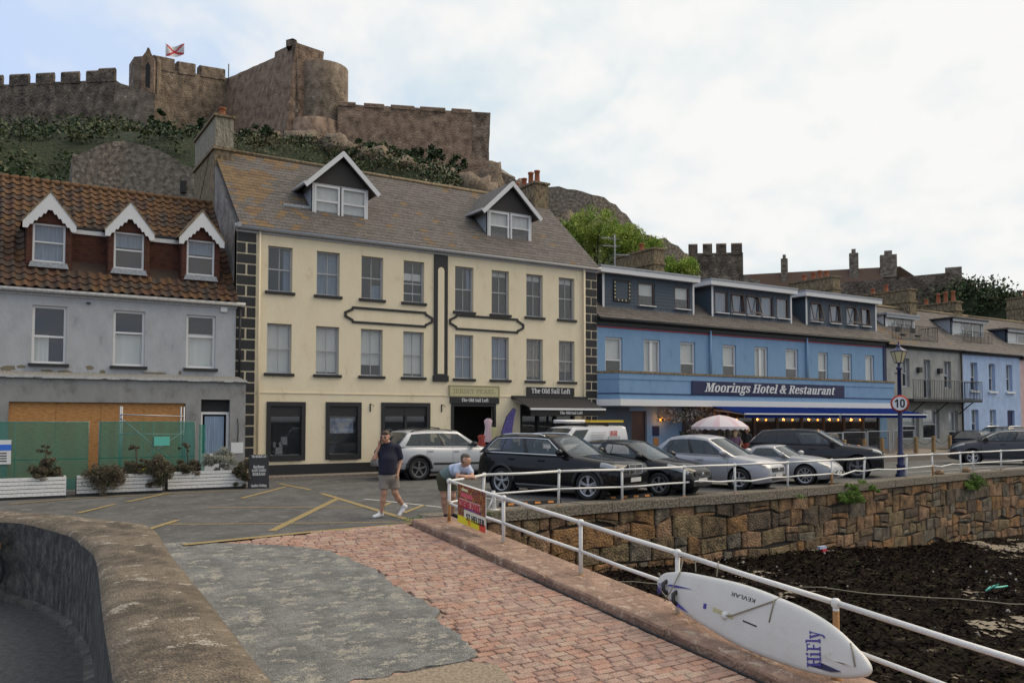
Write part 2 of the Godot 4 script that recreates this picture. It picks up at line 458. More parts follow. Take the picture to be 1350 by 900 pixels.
	while z < 2.0:
		var ln := rng.randf_range(1.1, 1.9)
		mb = MB.new()
		var za := z; var zb := z + ln - 0.015
		var pl := PackedVector2Array([Vector2(0, 0), Vector2(0.88, 0), Vector2(0.88, zb - za), Vector2(0, zb - za)])
		var off := rng.randf_range(-0.015, 0.02)
		# block as a stone with its top face up; long direction follows the slope
		var ez := Vector3(0, 1, 0)
		var pp := PackedVector2Array()
		for q in [Vector2(off, 0), Vector2(0.9, 0), Vector2(0.9, zb - za), Vector2(off + rng.randf_range(-0.01, 0.01), zb - za), Vector2(off + 0.015, (zb - za) * 0.6), Vector2(off - 0.01, (zb - za) * 0.3)]:
			pp.append(Vector2(q.x, -q.y))
		mb.stone(Vector3(7.06, slip_y(za) - 0.16, za), Vector3(1, 0, 0), Vector3(0, SL, -1), ez, pp, 0.28 + rng.randf_range(-0.01, 0.01), 0.03, 0.004)
		put(mb, "kerb_stone", M.kerbpink, kb)
		z += ln
		i += 1
	# iron drain edge along the kerb foot
	mb = MB.new()
	mb.tube([Vector3(7.035, slip_y(-11.0) + 0.014, -11.0), Vector3(7.035, slip_y(-4.0) + 0.014, -4.0)], 0.013, 6)
	var ir := thing("drain_pipe", "thin dark pipe lying along the foot of the slipway kerb", "pipe")
	put(mb, "pipe", M.black_paint, ir)
	# slip side wall down to the beach
	mb = MB.new()
	var pts := []
	for j in 20:
		var zz := -16.3 + j * 1.0
		pts.append(zz)
	for j in 19:
		var z0: float = pts[j]; var z1: float = pts[j + 1]
		mb.quad(Vector3(7.9, -4.5, z1), Vector3(7.9, -4.5, z0), Vector3(7.9, slip_y(z0) - 0.02, z0), Vector3(7.9, slip_y(z1) - 0.02, z1))
		mb.quad(Vector3(7.0, slip_y(z0) - 0.165, z0), Vector3(7.0, slip_y(z1) - 0.165, z1), Vector3(7.9, slip_y(z1) - 0.165, z1), Vector3(7.9, slip_y(z0) - 0.165, z0))
	var sw := thing("slipway_side_wall", "masonry side of the slipway dropping to the harbour bed", "wall")
	put(mb, "wall_face", M.stone4, sw)

func sea_wall() -> void:
	var w := thing("sea_wall", "broad weathered concrete wall curving round the pier at lower left", "wall")
	var inner := [Vector2(-14, -13.6), Vector2(-6, -12.9), Vector2(-2.5, -12.4), Vector2(-1.0, -12.15), Vector2(-0.3, -11.85), Vector2(0.2, -11.3), Vector2(0.52, -10.5), Vector2(0.72, -9.6), Vector2(0.78, -8.8), Vector2(0.79, -7.8), Vector2(0.6, -5.5), Vector2(0.48, -3.9), Vector2(0.2, 0.0), Vector2(0.0, 6.0)]
	var outer := [Vector2(-14, -14.3), Vector2(-6, -13.55), Vector2(-2.5, -13.0), Vector2(-1.0, -12.7), Vector2(0.0, -12.25), Vector2(0.62, -11.65), Vector2(1.05, -10.9), Vector2(1.35, -10.25), Vector2(1.53, -9.5), Vector2(1.38, -7.6), Vector2(1.24, -5.5), Vector2(1.1, -3.5), Vector2(0.95, 0.0), Vector2(0.9, 6.0)]
	var ni := []; var no := []
	var a := Curve2D.new(); var b := Curve2D.new()
	# resample smoothly
	for k in inner.size() - 1:
		for s in 5:
			var t := s / 5.0
			var i0: int = maxi(k - 1, 0); var i3: int = mini(k + 2, inner.size() - 1)
			ni.append(inner[k].cubic_interpolate(inner[k + 1], inner[i0], inner[i3], t))
			no.append(outer[k].cubic_interpolate(outer[k + 1], outer[i0], outer[i3], t))
	var top := MB.new(true); var side := MB.new(true)
	var ht := 0.93
	for k in ni.size() - 1:
		var sec0 := _wall_sec(ni[k], no[k], ht, k); var sec1 := _wall_sec(ni[k + 1], no[k + 1], ht, k + 1)
		for j in sec0.size() - 1:
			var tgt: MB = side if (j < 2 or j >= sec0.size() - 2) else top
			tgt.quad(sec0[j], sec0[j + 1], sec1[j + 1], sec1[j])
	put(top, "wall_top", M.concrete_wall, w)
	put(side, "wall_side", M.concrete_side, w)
	# low footing along the inner face
	var mb := MB.new(true)
	for k in ni.size() - 1:
		if ni[k].y < -12.0 or ni[k].y > 2.0: continue
		var d0: Vector2 = (no[k] - ni[k]).normalized(); var d1: Vector2 = (no[k + 1] - ni[k + 1]).normalized()
		var p0: Vector2 = ni[k] - d0 * (0.07 + 0.02 * nz(k * 40.0, 3)); var p1: Vector2 = ni[k + 1] - d1 * (0.07 + 0.02 * nz(k * 40.0 + 40.0, 3))
		mb.quad(Vector3(p1.x, 0.0, p1.y), Vector3(p0.x, 0.0, p0.y), Vector3(p0.x, 0.06, p0.y), Vector3(p1.x, 0.06, p1.y))
		mb.quad(Vector3(p1.x, 0.06, p1.y), Vector3(p0.x, 0.06, p0.y), Vector3(ni[k].x + d0.x * 0.03, 0.09, ni[k].y + d0.y * 0.03), Vector3(ni[k + 1].x + d1.x * 0.03, 0.09, ni[k + 1].y + d1.y * 0.03))
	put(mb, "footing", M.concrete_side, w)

func _wall_sec(i: Vector2, o: Vector2, ht: float, k: int) -> Array:
	var h := ht + 0.012 * nz(k * 30.0, 9.0)
	var d := (o - i).normalized()
	var r := []
	r.append(Vector3(i.x, -0.05, i.y))
	r.append(Vector3(i.x, h * 0.5, i.y))
	r.append(Vector3(i.x + d.x * 0.01, h - 0.05, i.y + d.y * 0.01))
	r.append(Vector3(i.x + d.x * 0.05, h - 0.008, i.y + d.y * 0.05))
	for t in [0.25, 0.5, 0.75]:
		var p: Vector2 = i.lerp(o, t)
		r.append(Vector3(p.x, h + 0.012 + 0.012 * nz(p.x * 60, p.y * 60), p.y))
	r.append(Vector3(o.x - d.x * 0.05, h - 0.008, o.y - d.y * 0.05))
	r.append(Vector3(o.x - d.x * 0.01, h - 0.05, o.y - d.y * 0.01))
	r.append(Vector3(o.x, h * 0.4, o.y))
	r.append(Vector3(o.x + d.x * 0.03, -2.2, o.y + d.y * 0.03))
	return r

func beach_y(x: float, z: float) -> float:
	var y := -1.72 - 0.045 * (x - 13.0) * sm(13.0, 26.0, x) - 0.05 * (z + 16.3)
	y += 0.10 * nz(x * 8.0, z * 8.0) + 0.05 * nz(x * 40.0, z * 40.0, 5)
	y += 0.12 * exp(-pow((x - 21.5) / 2.0, 2.0)) * sm(-13.0, -16.0, z)
	return y

func harbour() -> void:
	var mb := MB.new(true)
	var st := 0.35
	var nx := 110; var nzc := 80
	for i in nx:
		for j in nzc:
			var x0 := 7.85 + i * st; var z0 := -18.6 + j * st
			var x1 := x0 + st; var z1 := z0 + st
			mb.quad(Vector3(x0, beach_y(x0, z1), z1), Vector3(x1, beach_y(x1, z1), z1), Vector3(x1, beach_y(x1, z0), z0), Vector3(x0, beach_y(x0, z0), z0))
	struct(mb, "harbour_bed", M.beach)
	# bare sand showing between the heaps
	mb = MB.new(true)
	for i in 330:
		for j in 190:
			var x0 := 8.5 + i * 0.08; var z0 := -17.6 + j * 0.08
			var far := sm(25.0, 31.0, x0) * sm(-13.2, -15.6, z0)
			if nz(x0 * 9.0, z0 * 14.0, 77) + 0.3 * nz(x0 * 110.0, z0 * 160.0, 3) + 0.4 * far < 0.6: continue
			if z0 < quay_z(x0) + 0.1: continue
			var f := func(x: float, z: float) -> Vector3: return Vector3(x, beach_y(x, z) + 0.03 + 0.012 * nz(x * 200, z * 200, 9), z)
			mb.quad(f.call(x0, z0 + 0.08), f.call(x0 + 0.08, z0 + 0.08), f.call(x0 + 0.08, z0), f.call(x0, z0))
	struct(mb, "sand", M.bare_sand)
	# seaweed: loose fronds in heaps
	mb = MB.new()
	for i in 36000:
		var x := rng.randf_range(7.95, 34.0); var z := rng.randf_range(-17.9, -3.0)
		if z < quay_z(x) + 0.1: continue
		var bare := nz(x * 9.0, z * 14.0, 77)
		if bare + 0.42 * sm(25.0, 31.0, x) * sm(-13.2, -15.6, z) > 0.5 and rng.randf() < 0.7: continue
		var p := Vector3(x, beach_y(x, z) + rng.randf() * 0.03, z)
		var a := rng.randf() * TAU
		var l := rng.randf_range(0.05, 0.17)
		var d := Vector3(cos(a) * l, rng.randf_range(-0.02, 0.09), sin(a) * l)
		var w := Vector3(-sin(a), rng.randf_range(-0.4, 0.4), cos(a)) * rng.randf_range(0.012, 0.035)
		var t := rng.randf()
		mb.col = C(0.008, 0.006, 0.005) if t < 0.6 else (C(0.014, 0.011, 0.008) if t < 0.9 else (C(0.035, 0.026, 0.015) if t < 0.98 else C(0.03, 0.035, 0.014)))
		mb.tri(p - w, p + w, p + d)
		mb.tri(p + d, p - w, p + d * 1.3 - w + Vector3(0, -0.03, 0))
	var sw := put(mb, "seaweed", M.weed)
	sw.set_meta("kind", "stuff"); sw.set_meta("label", "dark heaps of drying seaweed over the harbour bed"); sw.set_meta("category", "seaweed")
	mb = MB.new()
	for i in 330:
		var x := rng.randf_range(8.2, 33.0); var z := rng.randf_range(-17.5, -4.0)
		if z < quay_z(x) + 0.15 or nz(x * 9.0, z * 14.0, 77) < 0.0: continue
		var s := rng.randf_range(0.012, 0.05)
		var g := rng.randf_range(0.08, 0.36)
		mb.col = C(g, g * 0.93, g * 0.82)
		mb.box(Vector3(x, beach_y(x, z) + 0.05, z), Vector3(s * 1.6, s, s * 1.2), Basis(Vector3(rng.randf(), rng.randf(), 0.3).normalized(), rng.randf() * 3.0))
	var pb := put(mb, "pebbles", M.weed)
	pb.set_meta("kind", "stuff"); pb.set_meta("label", "pale pebbles and shell bits scattered among the seaweed"); pb.set_meta("category", "pebbles")
	# quay wall: rubble stones in wandering courses
	var hw := thing("quay_wall", "rough brown rubble stone quay wall below the parked cars", "wall")
	mb = MB.new()
	for i in 30:
		var x0 := 7.9 + i * 1.0; var x1 := x0 + 1.0
		mb.quad(Vector3(x0, -4.5, quay_z(x0) - 0.03), Vector3(x1, -4.5, quay_z(x1) - 0.03), Vector3(x1, -0.1, quay_z(x1) - 0.03), Vector3(x0, -0.1, quay_z(x0) - 0.03))
	put(mb, "joint_bed", M.joint, hw)
	var list := []
	var rows := [-0.24, -0.55, -1.06, -1.52, -1.88, -2.34, -2.8, -3.2]
	var wob := func(x: float, r: int) -> float: return rows[r] + (0.0 if r == 0 else 0.17 * nz(x * 55.0, r * 300.0) + 0.08 * nz(x * 150.0, r * 200.0))
	for r in rows.size() - 1:
		var x := 7.95 - rng.randf() * 0.3
		while x < 37.5:
			var w := (rng.randf_range(0.3, 0.6) if rng.randf() < 0.6 else rng.randf_range(0.55, 1.0)) * (1.1 if r in [1, 2] else 1.0)
			var xa := x; var xb := x + w
			x = xb
			var bot := beach_y((xa + xb) * 0.5, quay_z(xa))
			if rows[r] < bot - 0.1: continue
			var sk := rng.randf_range(-0.06, 0.06)
			var parts := [[wob.call(xa, r), wob.call(xb, r), wob.call(xa, r + 1), wob.call(xb, r + 1)]]
			if rng.randf() < 0.22:
				var f := rng.randf_range(0.35, 0.65)
				var ya: float = lerpf(parts[0][0], parts[0][2], f); var yb: float = lerpf(parts[0][1], parts[0][3], f + rng.randf_range(-0.1, 0.1))
				parts = [[parts[0][0], parts[0][1], ya, yb], [ya, yb, parts[0][2], parts[0][3]]]
			for q in parts:
				var g := 0.009
				var pl := PackedVector2Array()
				var wd := w - 2 * g
				var corners := [Vector2(g + rng.randf_range(0, 0.035), q[2] + g), Vector2(w * 0.5 + rng.randf_range(-0.06, 0.06), lerpf(q[2], q[3], 0.5) + g + rng.randf_range(-0.012, 0.02)), Vector2(w - g - rng.randf_range(0, 0.035), q[3] + g), Vector2(w - g + rng.randf_range(-0.015, 0.0), lerpf(q[1], q[3], 0.5)), Vector2(w - g - rng.randf_range(0, 0.045), q[1] - g), Vector2(w * 0.5 + rng.randf_range(-0.06, 0.06), lerpf(q[0], q[1], 0.5) - g + rng.randf_range(-0.02, 0.01)), Vector2(g + rng.randf_range(0, 0.045), q[0] - g), Vector2(g + rng.randf_range(0, 0.02), lerpf(q[0], q[2], 0.5))]
				for c in corners: pl.append(Vector2(c.x - w * 0.5, c.y))
				var xm := (xa + xb) * 0.5
				var ang := atan2(quay_z(xm + 0.3) - quay_z(xm - 0.3), 0.6)
				var ex := Vector3(cos(ang), 0, sin(ang)); var ez := Vector3(-sin(ang), 0, cos(ang))
				var sb := MB.new()
				ez = (ez + Vector3(0, rng.randf_range(-0.04, 0.03), 0) + ex * rng.randf_range(-0.035, 0.035)).normalized()
				sb.stone(Vector3.ZERO, ex, Vector3.UP, ez, pl, rng.randf_range(0.095, 0.135), 0.03, rng.randf_range(0.0, 0.02))
				var mi := rng.randi() % 7
				if xm < 15.0 and rng.randf() < 0.5: mi = [0, 1, 2][rng.randi() % 3]
				list.append({"mesh": sb.mesh(), "m": M["stone%d" % mi], "t": Transform3D(Basis.IDENTITY, Vector3(xm, 0, quay_z(xm) - 0.06)), "d": Vector3(xm, lerpf(q[0], q[2], 0.5), quay_z(xm)).distance_to(CAM) + (20.0 if lerpf(q[0], q[2], 0.5) < bot else 0.0)})
	pieces(hw, "stone", list, 300)
	# coping blocks
	var x := 7.96
	while x < 38.0:
		var w := rng.randf_range(0.9, 1.7)
		var sb := MB.new()
		var ang := atan2(quay_z(x + w) - quay_z(x), w)
		var ex := Vector3(cos(ang), 0, sin(ang)); var ez := Vector3(-sin(ang), 0, cos(ang))
		var dep := 0.55
		var pl := PackedVector2Array([Vector2(0.008, 0), Vector2(w - 0.008, 0), Vector2(w - 0.008 + rng.randf_range(-0.01, 0), dep), Vector2(w * 0.5, dep + rng.randf_range(-0.01, 0.01)), Vector2(0.008, dep)])
		sb.stone(Vector3(x, -0.22, quay_z(x) + 0.12) - ez * 0.0, ex, -ez, Vector3.UP, pl, 0.245 + rng.randf_range(-0.01, 0.012), 0.03, 0.0)
		put(sb, "coping_stone", M.coping, hw)
		x += w

# ---------------------------------------------------------------- buildings
func mats_b() -> void:
	M.cream = noisy([0.02, C(0.58, 0.49, 0.33), 0.2, C(0.7, 0.6, 0.42), 0.85, C(0.74, 0.64, 0.455)], 0.012, Vector3(0.2, 0.09, 0.2), 0.9, 0.03, 41, 6)
	M.grey_render = noisy([0.02, C(0.23, 0.235, 0.245), 0.22, C(0.33, 0.34, 0.355), 0.85, C(0.38, 0.395, 0.41)], 0.014, Vector3(0.2, 0.11, 0.2), 0.9, 0.05, 42, 6)
	M.grey_shop = noisy([0.08, C(0.17, 0.165, 0.155), 0.35, C(0.235, 0.232, 0.225), 0.85, C(0.275, 0.272, 0.265)], 0.014, Vector3(0.2, 0.12, 0.2), 0.9, 0.05, 43, 6)
	M.gable = noisy([0.08, C(0.13, 0.12, 0.11), 0.45, C(0.22, 0.2, 0.185), 0.85, C(0.29, 0.27, 0.25)], 0.012, Vector3(0.2, 0.1, 0.2), 0.95, 0.4, 44, 6)
	M.hotel_blue = noisy([0.0, C(0.125, 0.225, 0.36), 0.2, C(0.165, 0.285, 0.44), 0.85, C(0.185, 0.31, 0.47)], 0.012, Vector3(0.2, 0.1, 0.2), 0.85, 0.03, 45, 6)
	M.pale_blue = noisy(var3(C(0.34, 0.44, 0.62), 0.1), 0.012, Vector3(0.2, 0.1, 0.2), 0.85, 0.1, 46, 6)
	M.stone_grey = noisy(var3(C(0.3, 0.3, 0.28), 0.14), 0.012, Vector3(0.2, 0.1, 0.2), 0.9, 0.1, 47, 6)
	M.pink = noisy(var3(C(0.5, 0.36, 0.34), 0.1), 0.012, 0.2, 0.9, 0.1, 48, 6)
	M.upvc = flat(0.62, 0.62, 0.62, 0.4)
	M.sash = noisy(var3(C(0.4, 0.4, 0.4), 0.12), 0.03, 0.8, 0.55, 0.0, 49)
	M.trim_grey = noisy(var3(C(0.42, 0.42, 0.42), 0.2), 0.03, 0.6, 0.7, 0.1, 50)
	M.blind = noisy(var3(C(0.72, 0.75, 0.72), 0.05), 0.02, Vector3(2.5, 0.05, 2.5), 0.9, 0.0, 51)
	M.curtain = noisy(var3(C(0.2, 0.27, 0.37), 0.35), 0.02, Vector3(2.5, 0.05, 2.5), 0.9, 0.0, 52)
	M.interior = flat(0.06, 0.058, 0.055, 0.95)
	M.slate = noisy([0.1, C(0.050, 0.044, 0.038), 0.4, C(0.097, 0.084, 0.076), 0.7, C(0.126, 0.112, 0.103), 0.88, C(0.160, 0.132, 0.099)], 0.03, 0.5, 0.85, 0.4, 53, 6, true)
	M.slate_lich = noisy([0.1, C(0.063, 0.053, 0.047), 0.45, C(0.117, 0.097, 0.076), 0.6, C(0.180, 0.106, 0.034), 0.75, C(0.306, 0.141, 0.021), 0.95, C(0.360, 0.194, 0.043)], 0.05, 0.9, 0.9, 0.4, 54, 6, true)
	for i in 5:
		var c: Color = [C(0.062, 0.033, 0.021), C(0.045, 0.027, 0.019), C(0.08, 0.038, 0.019), C(0.055, 0.038, 0.027), C(0.1, 0.05, 0.02)][i]
		M["pantile%d" % i] = noisy([0.1, c * 0.5, 0.4, c, 0.7, c * 1.25, 0.95, C(0.2, 0.1, 0.03)], 0.05, 1.0, 0.9, 0.6, 55 + i)
	M.hung = noisy(var3(C(0.086, 0.031, 0.018), 0.4), 0.05, 0.9, 0.9, 0.4, 61, 5, true)
	M.lead = noisy(var3(C(0.3, 0.32, 0.34), 0.3), 0.03, 0.7, 0.65, 0.2, 62)
	M.lead_old = noisy([0.1, C(0.06, 0.055, 0.05), 0.4, C(0.17, 0.16, 0.145), 0.85, C(0.36, 0.35, 0.32)], 0.03, Vector3(0.8, 0.2, 0.8), 0.85, 0.2, 63)
	M.clad = noisy(var3(C(0.05, 0.07, 0.095), 0.15), 0.03, 0.5, 0.7, 0.1, 64)
	M.gable_dark = flat(0.045, 0.04, 0.037, 0.8)
	M.brownframe = flat(0.05, 0.022, 0.016, 0.5)
	M.stackstone = noisy([0.1, C(0.073, 0.054, 0.031), 0.4, C(0.171, 0.130, 0.079), 0.75, C(0.256, 0.200, 0.123), 0.95, C(0.366, 0.216, 0.053)], 0.02, Vector3(0.5, 0.2, 0.5), 0.95, 0.6, 65, 6)
	M.stackpale = noisy([0.1, C(0.147, 0.130, 0.090), 0.5, C(0.273, 0.245, 0.184), 0.9, C(0.347, 0.310, 0.243)], 0.02, Vector3(0.7, 0.12, 0.7), 0.95, 0.5, 66, 6)
	M.pot = noisy(var3(C(0.3, 0.1, 0.045), 0.35), 0.05, 1.0, 0.85, 0.3, 67)
	M.ply = noisy([0.1, C(0.28, 0.12, 0.035), 0.45, C(0.4, 0.19, 0.06), 0.85, C(0.48, 0.25, 0.09)], 0.03, Vector3(0.25, 1.4, 0.25), 0.8, 0.1, 68)
	M.navy = flat(0.006, 0.012, 0.06, 0.6)
	M.awning_blue = noisy(var3(C(0.008, 0.02, 0.11), 0.15), 0.02, 0.6, 0.85, 0.0, 69)
	M.awning_blue.metallic_specular = 0.05; M.awning_blue.roughness = 1.0
	M.awning_black = noisy(var3(C(0.014, 0.014, 0.015), 0.2), 0.02, 0.6, 0.85, 0.0, 70)
	M.red_trim = flat(0.3, 0.03, 0.03, 0.6)
	M.sign_cream = noisy(var3(C(0.46, 0.42, 0.24), 0.08), 0.02, 0.6, 0.7, 0.0, 71)
	M.sign_text = flat(0.3, 0.27, 0.15, 0.7)
	M.white = flat(0.66, 0.66, 0.65, 0.6)
	M.iron = flat(0.02, 0.021, 0.023, 0.6)
	M.bare = noisy([0.1, C(0.09, 0.075, 0.05), 0.5, C(0.19, 0.16, 0.11), 0.9, C(0.3, 0.27, 0.21)], 0.06, 1.2, 0.95, 0.8, 72)
	M.planter = noisy([0.05, C(0.36, 0.34, 0.3), 0.3, C(0.66, 0.65, 0.62), 0.9, C(0.76, 0.75, 0.73)], 0.03, 0.8, 0.7, 0.1, 74)
	M.lamp_glow = flat(0.9, 0.5, 0.2, 0.5)
	M.lamp_glow.emission_enabled = true; M.lamp_glow.emission = Color(1.0, 0.55, 0.18); M.lamp_glow.emission_energy_multiplier = 1.0

# wall in the plane z (front face towards +z) with rectangular openings [x0,x1,y0,y1]
func facade(parent: Node3D, called: String, x0: float, x1: float, y0: float, y1: float, z: float, th: float, holes: Array, m: Material) -> MeshInstance3D:
	var xs := [x0, x1]; var ys := [y0, y1]
	for h in holes:
		for v in [h[0], h[1]]:
			if not xs.has(v): xs.append(v)
		for v in [h[2], h[3]]:
			if not ys.has(v): ys.append(v)
	xs.sort(); ys.sort()
	var mb := MB.new()
	for i in xs.size() - 1:
		for j in ys.size() - 1:
			var cx: float = (xs[i] + xs[i + 1]) * 0.5; var cy: float = (ys[j] + ys[j + 1]) * 0.5
			var hole := false
			for h in holes:
				if cx > h[0] and cx < h[1] and cy > h[2] and cy < h[3]: hole = true; break
			if hole: continue
			for zz in [z, z - th]:
				var a := Vector3(xs[i], ys[j], zz); var b := Vector3(xs[i + 1], ys[j], zz); var c := Vector3(xs[i + 1], ys[j + 1], zz); var d := Vector3(xs[i], ys[j + 1], zz)
				if zz == z: mb.quad(a, b, c, d)
				else: mb.quad(b, a, d, c)
	for h in holes:
		var a := Vector3(h[0], h[2], z); var b := Vector3(h[1], h[2], z); var c := Vector3(h[1], h[3], z); var d := Vector3(h[0], h[3], z)
		var k := Vector3(0, 0, -th)
		mb.quad(a, b, b + k, a + k); mb.quad(c, d, d + k, c + k); mb.quad(d, a, a + k, d + k); mb.quad(b, c, c + k, b + k)
	return put(mb, called, m, parent)

# o: frame width fw, rail (fraction of meeting rail or -1), bars (vertical bars), fm (frame material), blind [y0 fraction, y1 fraction, material], sill [overhang, height, material], called
func window(parent: Node3D, x0: float, x1: float, y0: float, y1: float, z: float, o := {}) -> MeshInstance3D:
	var fw: float = o.get("fw", 0.06)
	var d := 0.07
	var mb := MB.new()
	mb.box2(Vector3(x0, y0, z - d), Vector3(x0 + fw, y1, z)); mb.box2(Vector3(x1 - fw, y0, z - d), Vector3(x1, y1, z))
	mb.box2(Vector3(x0 + fw, y0, z - d), Vector3(x1 - fw, y0 + fw, z)); mb.box2(Vector3(x0 + fw, y1 - fw, z - d), Vector3(x1 - fw, y1, z))
	for r in o.get("rails", [0.5]):
		var yr: float = lerpf(y0, y1, r)
		mb.box2(Vector3(x0 + fw, yr - fw * 0.4, z - d + 0.004), Vector3(x1 - fw, yr + fw * 0.4, z - 0.004))
	for v in o.get("bars", []):
		var xv: float = lerpf(x0, x1, v)
		var bw: float = o.get("bw", 0.022)
		mb.box2(Vector3(xv - bw * 0.5, y0 + fw, z - d + 0.01), Vector3(xv + bw * 0.5, y1 - fw, z - 0.012))
	var w := put(mb, o.get("called", "window"), o.get("fm", M.sash), parent)
	mb = MB.new()
	mb.box2(Vector3(x0 + fw * 0.5, y0 + fw * 0.5, z - 0.044), Vector3(x1 - fw * 0.5, y1 - fw * 0.5, z - 0.036))
	put(mb, "pane", M.glass, w)
	if o.has("blind"):
		var bl: Array = o.blind
		mb = MB.new()
		var xa := x0 + 0.01; var xb := x1 - 0.01
		if bl.size() > 3: xa = lerpf(x0, x1, bl[3]); xb = lerpf(x0, x1, bl[4])
		var n := 7
		for i in n:
			var u0 := lerpf(xa, xb, float(i) / n); var u1 := lerpf(xa, xb, float(i + 1) / n)
			var za := z - 0.12 - 0.012 * (i % 2); var zb := z - 0.12 - 0.012 * ((i + 1) % 2)
			mb.quad(Vector3(u0, lerpf(y0, y1, bl[0]), za), Vector3(u1, lerpf(y0, y1, bl[0]), zb), Vector3(u1, lerpf(y0, y1, bl[1]), zb), Vector3(u0, lerpf(y0, y1, bl[1]), za))
		put(mb, "blind", bl[2], w)
	if o.has("sill"):
		var s: Array = o.sill
		mb = MB.new()
		mb.box2(Vector3(x0 - s[0], y0 - s[1], z - 0.05), Vector3(x1 + s[0], y0 - 0.002, o.get("sz", z + 0.16)))
		put(mb, "sill", s[2], w)
	return w

func boxpart(parent: Node, called: String, a: Vector3, b: Vector3, m: Material) -> MeshInstance3D:
	var mb := MB.new()
	mb.box2(a, b)
	return put(mb, called, m, parent)

func tubepart(parent: Node, called: String, pts: Array, r, m: Material, sides := 8) -> MeshInstance3D:
	var mb := MB.new(true)
	mb.tube(pts, r, sides)
	return put(mb, called, m, parent)

# closed shell of side walls, back and floor behind a facade, with a gable roof body under the slates
func shell(parent: Node3D, x0: float, x1: float, y1: float, zf: float, zb: float, yr: float, m: Material) -> void:
	var mb := MB.new()
	var zm := (zf + zb) * 0.5
	for x in [x0, x1]:
		var s: float = 0.2 if x == x0 else -0.2
		mb.prism(Vector3(x, 0, 0), Vector3(0, 0, 1), Vector3(0, 1, 0), Vector3(s, 0, 0), PackedVector2Array([Vector2(zf, 0), Vector2(zf, y1), Vector2(zm, yr), Vector2(zb, y1), Vector2(zb, 0)]))
	mb.box2(Vector3(x0, 0, zb), Vector3(x1, y1, zb + 0.2))
	put(mb, "wall", m, parent)
	mb = MB.new()
	mb.box2(Vector3(x0 + 0.21, 0.1, zf - 2.6), Vector3(x1 - 0.21, y1, zf - 2.5))
	put(mb, "interior", M.interior, parent)

# roof plane: boards below, slates above as separate overlapping pieces joined
func slates(parent: Node3D, called: String, x0: float, x1: float, ye: float, ze: float, yr: float, zr: float, m: Material, w := 0.3, ex := 0.23, lich := false) -> void:
	var up := Vector3(0, yr - ye, zr - ze); var L := up.length(); up = up.normalized()
	var n := Vector3(0, -up.z, up.y) if up.z < 0 else Vector3(0, up.z, -up.y)
	var mb := MB.new()
	mb.box2(Vector3.ZERO, Vector3.ZERO)
	mb = MB.new()
	var c := (Vector3(x0, ye, ze) + Vector3(x1, yr, zr)) * 0.5
	mb.box(c - n * 0.05, Vector3(x1 - x0, L, 0.06), Basis(Vector3.RIGHT, up, Vector3.RIGHT.cross(up)))
	var deck := put(mb, called, M.interior, parent)
	var a := MB.new(); var b := MB.new()
	var rows := int(L / ex)
	for r in rows:
		var x := x0 - (w * 0.5 if r % 2 else 0.0)
		while x < x1:
			var xa := maxf(x, x0); var xb := minf(x + w - 0.006, x1)
			x += w
			if xb - xa < 0.04: continue
			var s0 := r * ex; var s1 := minf(s0 + ex * 1.25, L)
			var lift := 0.012 + rng.randf_range(0, 0.006)
			var p := Vector3((xa + xb) * 0.5, ye, ze) + up * (s0 + s1) * 0.5 + n * (lift)
			var bs := Basis(Vector3.RIGHT, up, Vector3.RIGHT.cross(up)).rotated(Vector3.RIGHT, 0.0)
			bs = Basis(Vector3.RIGHT, -0.035 * (1.0 if up.z < 0 else -1.0)) * bs
			var l := 0.0
			if lich:
				l = sm(0.0, 0.5, nz(p.x * 14, p.y * 14, p.z * 14) + 0.42 - (p.x - x0) * 0.17 + 0.25 * nz(p.x * 60, p.y * 60, 3))
				if rng.randf() < 0.02: l = 1.0
			var g := rng.randf_range(0.72, 1.2)
			var tgt := b if rng.randf() < l else a
			tgt.col = C(g, g * rng.randf_range(0.96, 1.0), g * rng.randf_range(0.93, 1.02))
			tgt.box(p, Vector3(xb - xa, s1 - s0, 0.01), bs)
	var o := put(a, "slates", m, deck); o.set_meta("kind", "stuff")
	if lich:
		o = put(b, "lichened_slates", M.slate_lich, deck); o.set_meta("kind", "stuff")

# small hung tiles on a vertical face
func tile_hang(parent: Node, a: Vector3, ux: Vector3, w: float, h: float, nrmv: Vector3) -> void:
	var mb := MB.new()
	var rows := int(h / 0.1)
	for r in rows:
		var x := -0.08 if r % 2 else 0.0
		while x < w:
			var xa := maxf(x, 0.0); var xb := minf(x + 0.155, w)
			x += 0.16
			if xb - xa < 0.02: continue
			var g := rng.randf_range(0.6, 1.5)
			mb.col = C(g, g * rng.randf_range(0.85, 1.05), g)
			var c := a + ux * (xa + xb) * 0.5 + Vector3.UP * (r * 0.1 + 0.055) + nrmv * 0.012
			mb.box(c, Vector3(xb - xa, 0.12, 0.014), Basis(ux, Vector3.UP, ux.cross(Vector3.UP)).rotated(ux, -0.08 if ux.cross(Vector3.UP).dot(nrmv) > 0 else 0.08))
	var o := put(mb, "hung_tiles", M.hung, parent)
	o.set_meta("kind", "stuff")

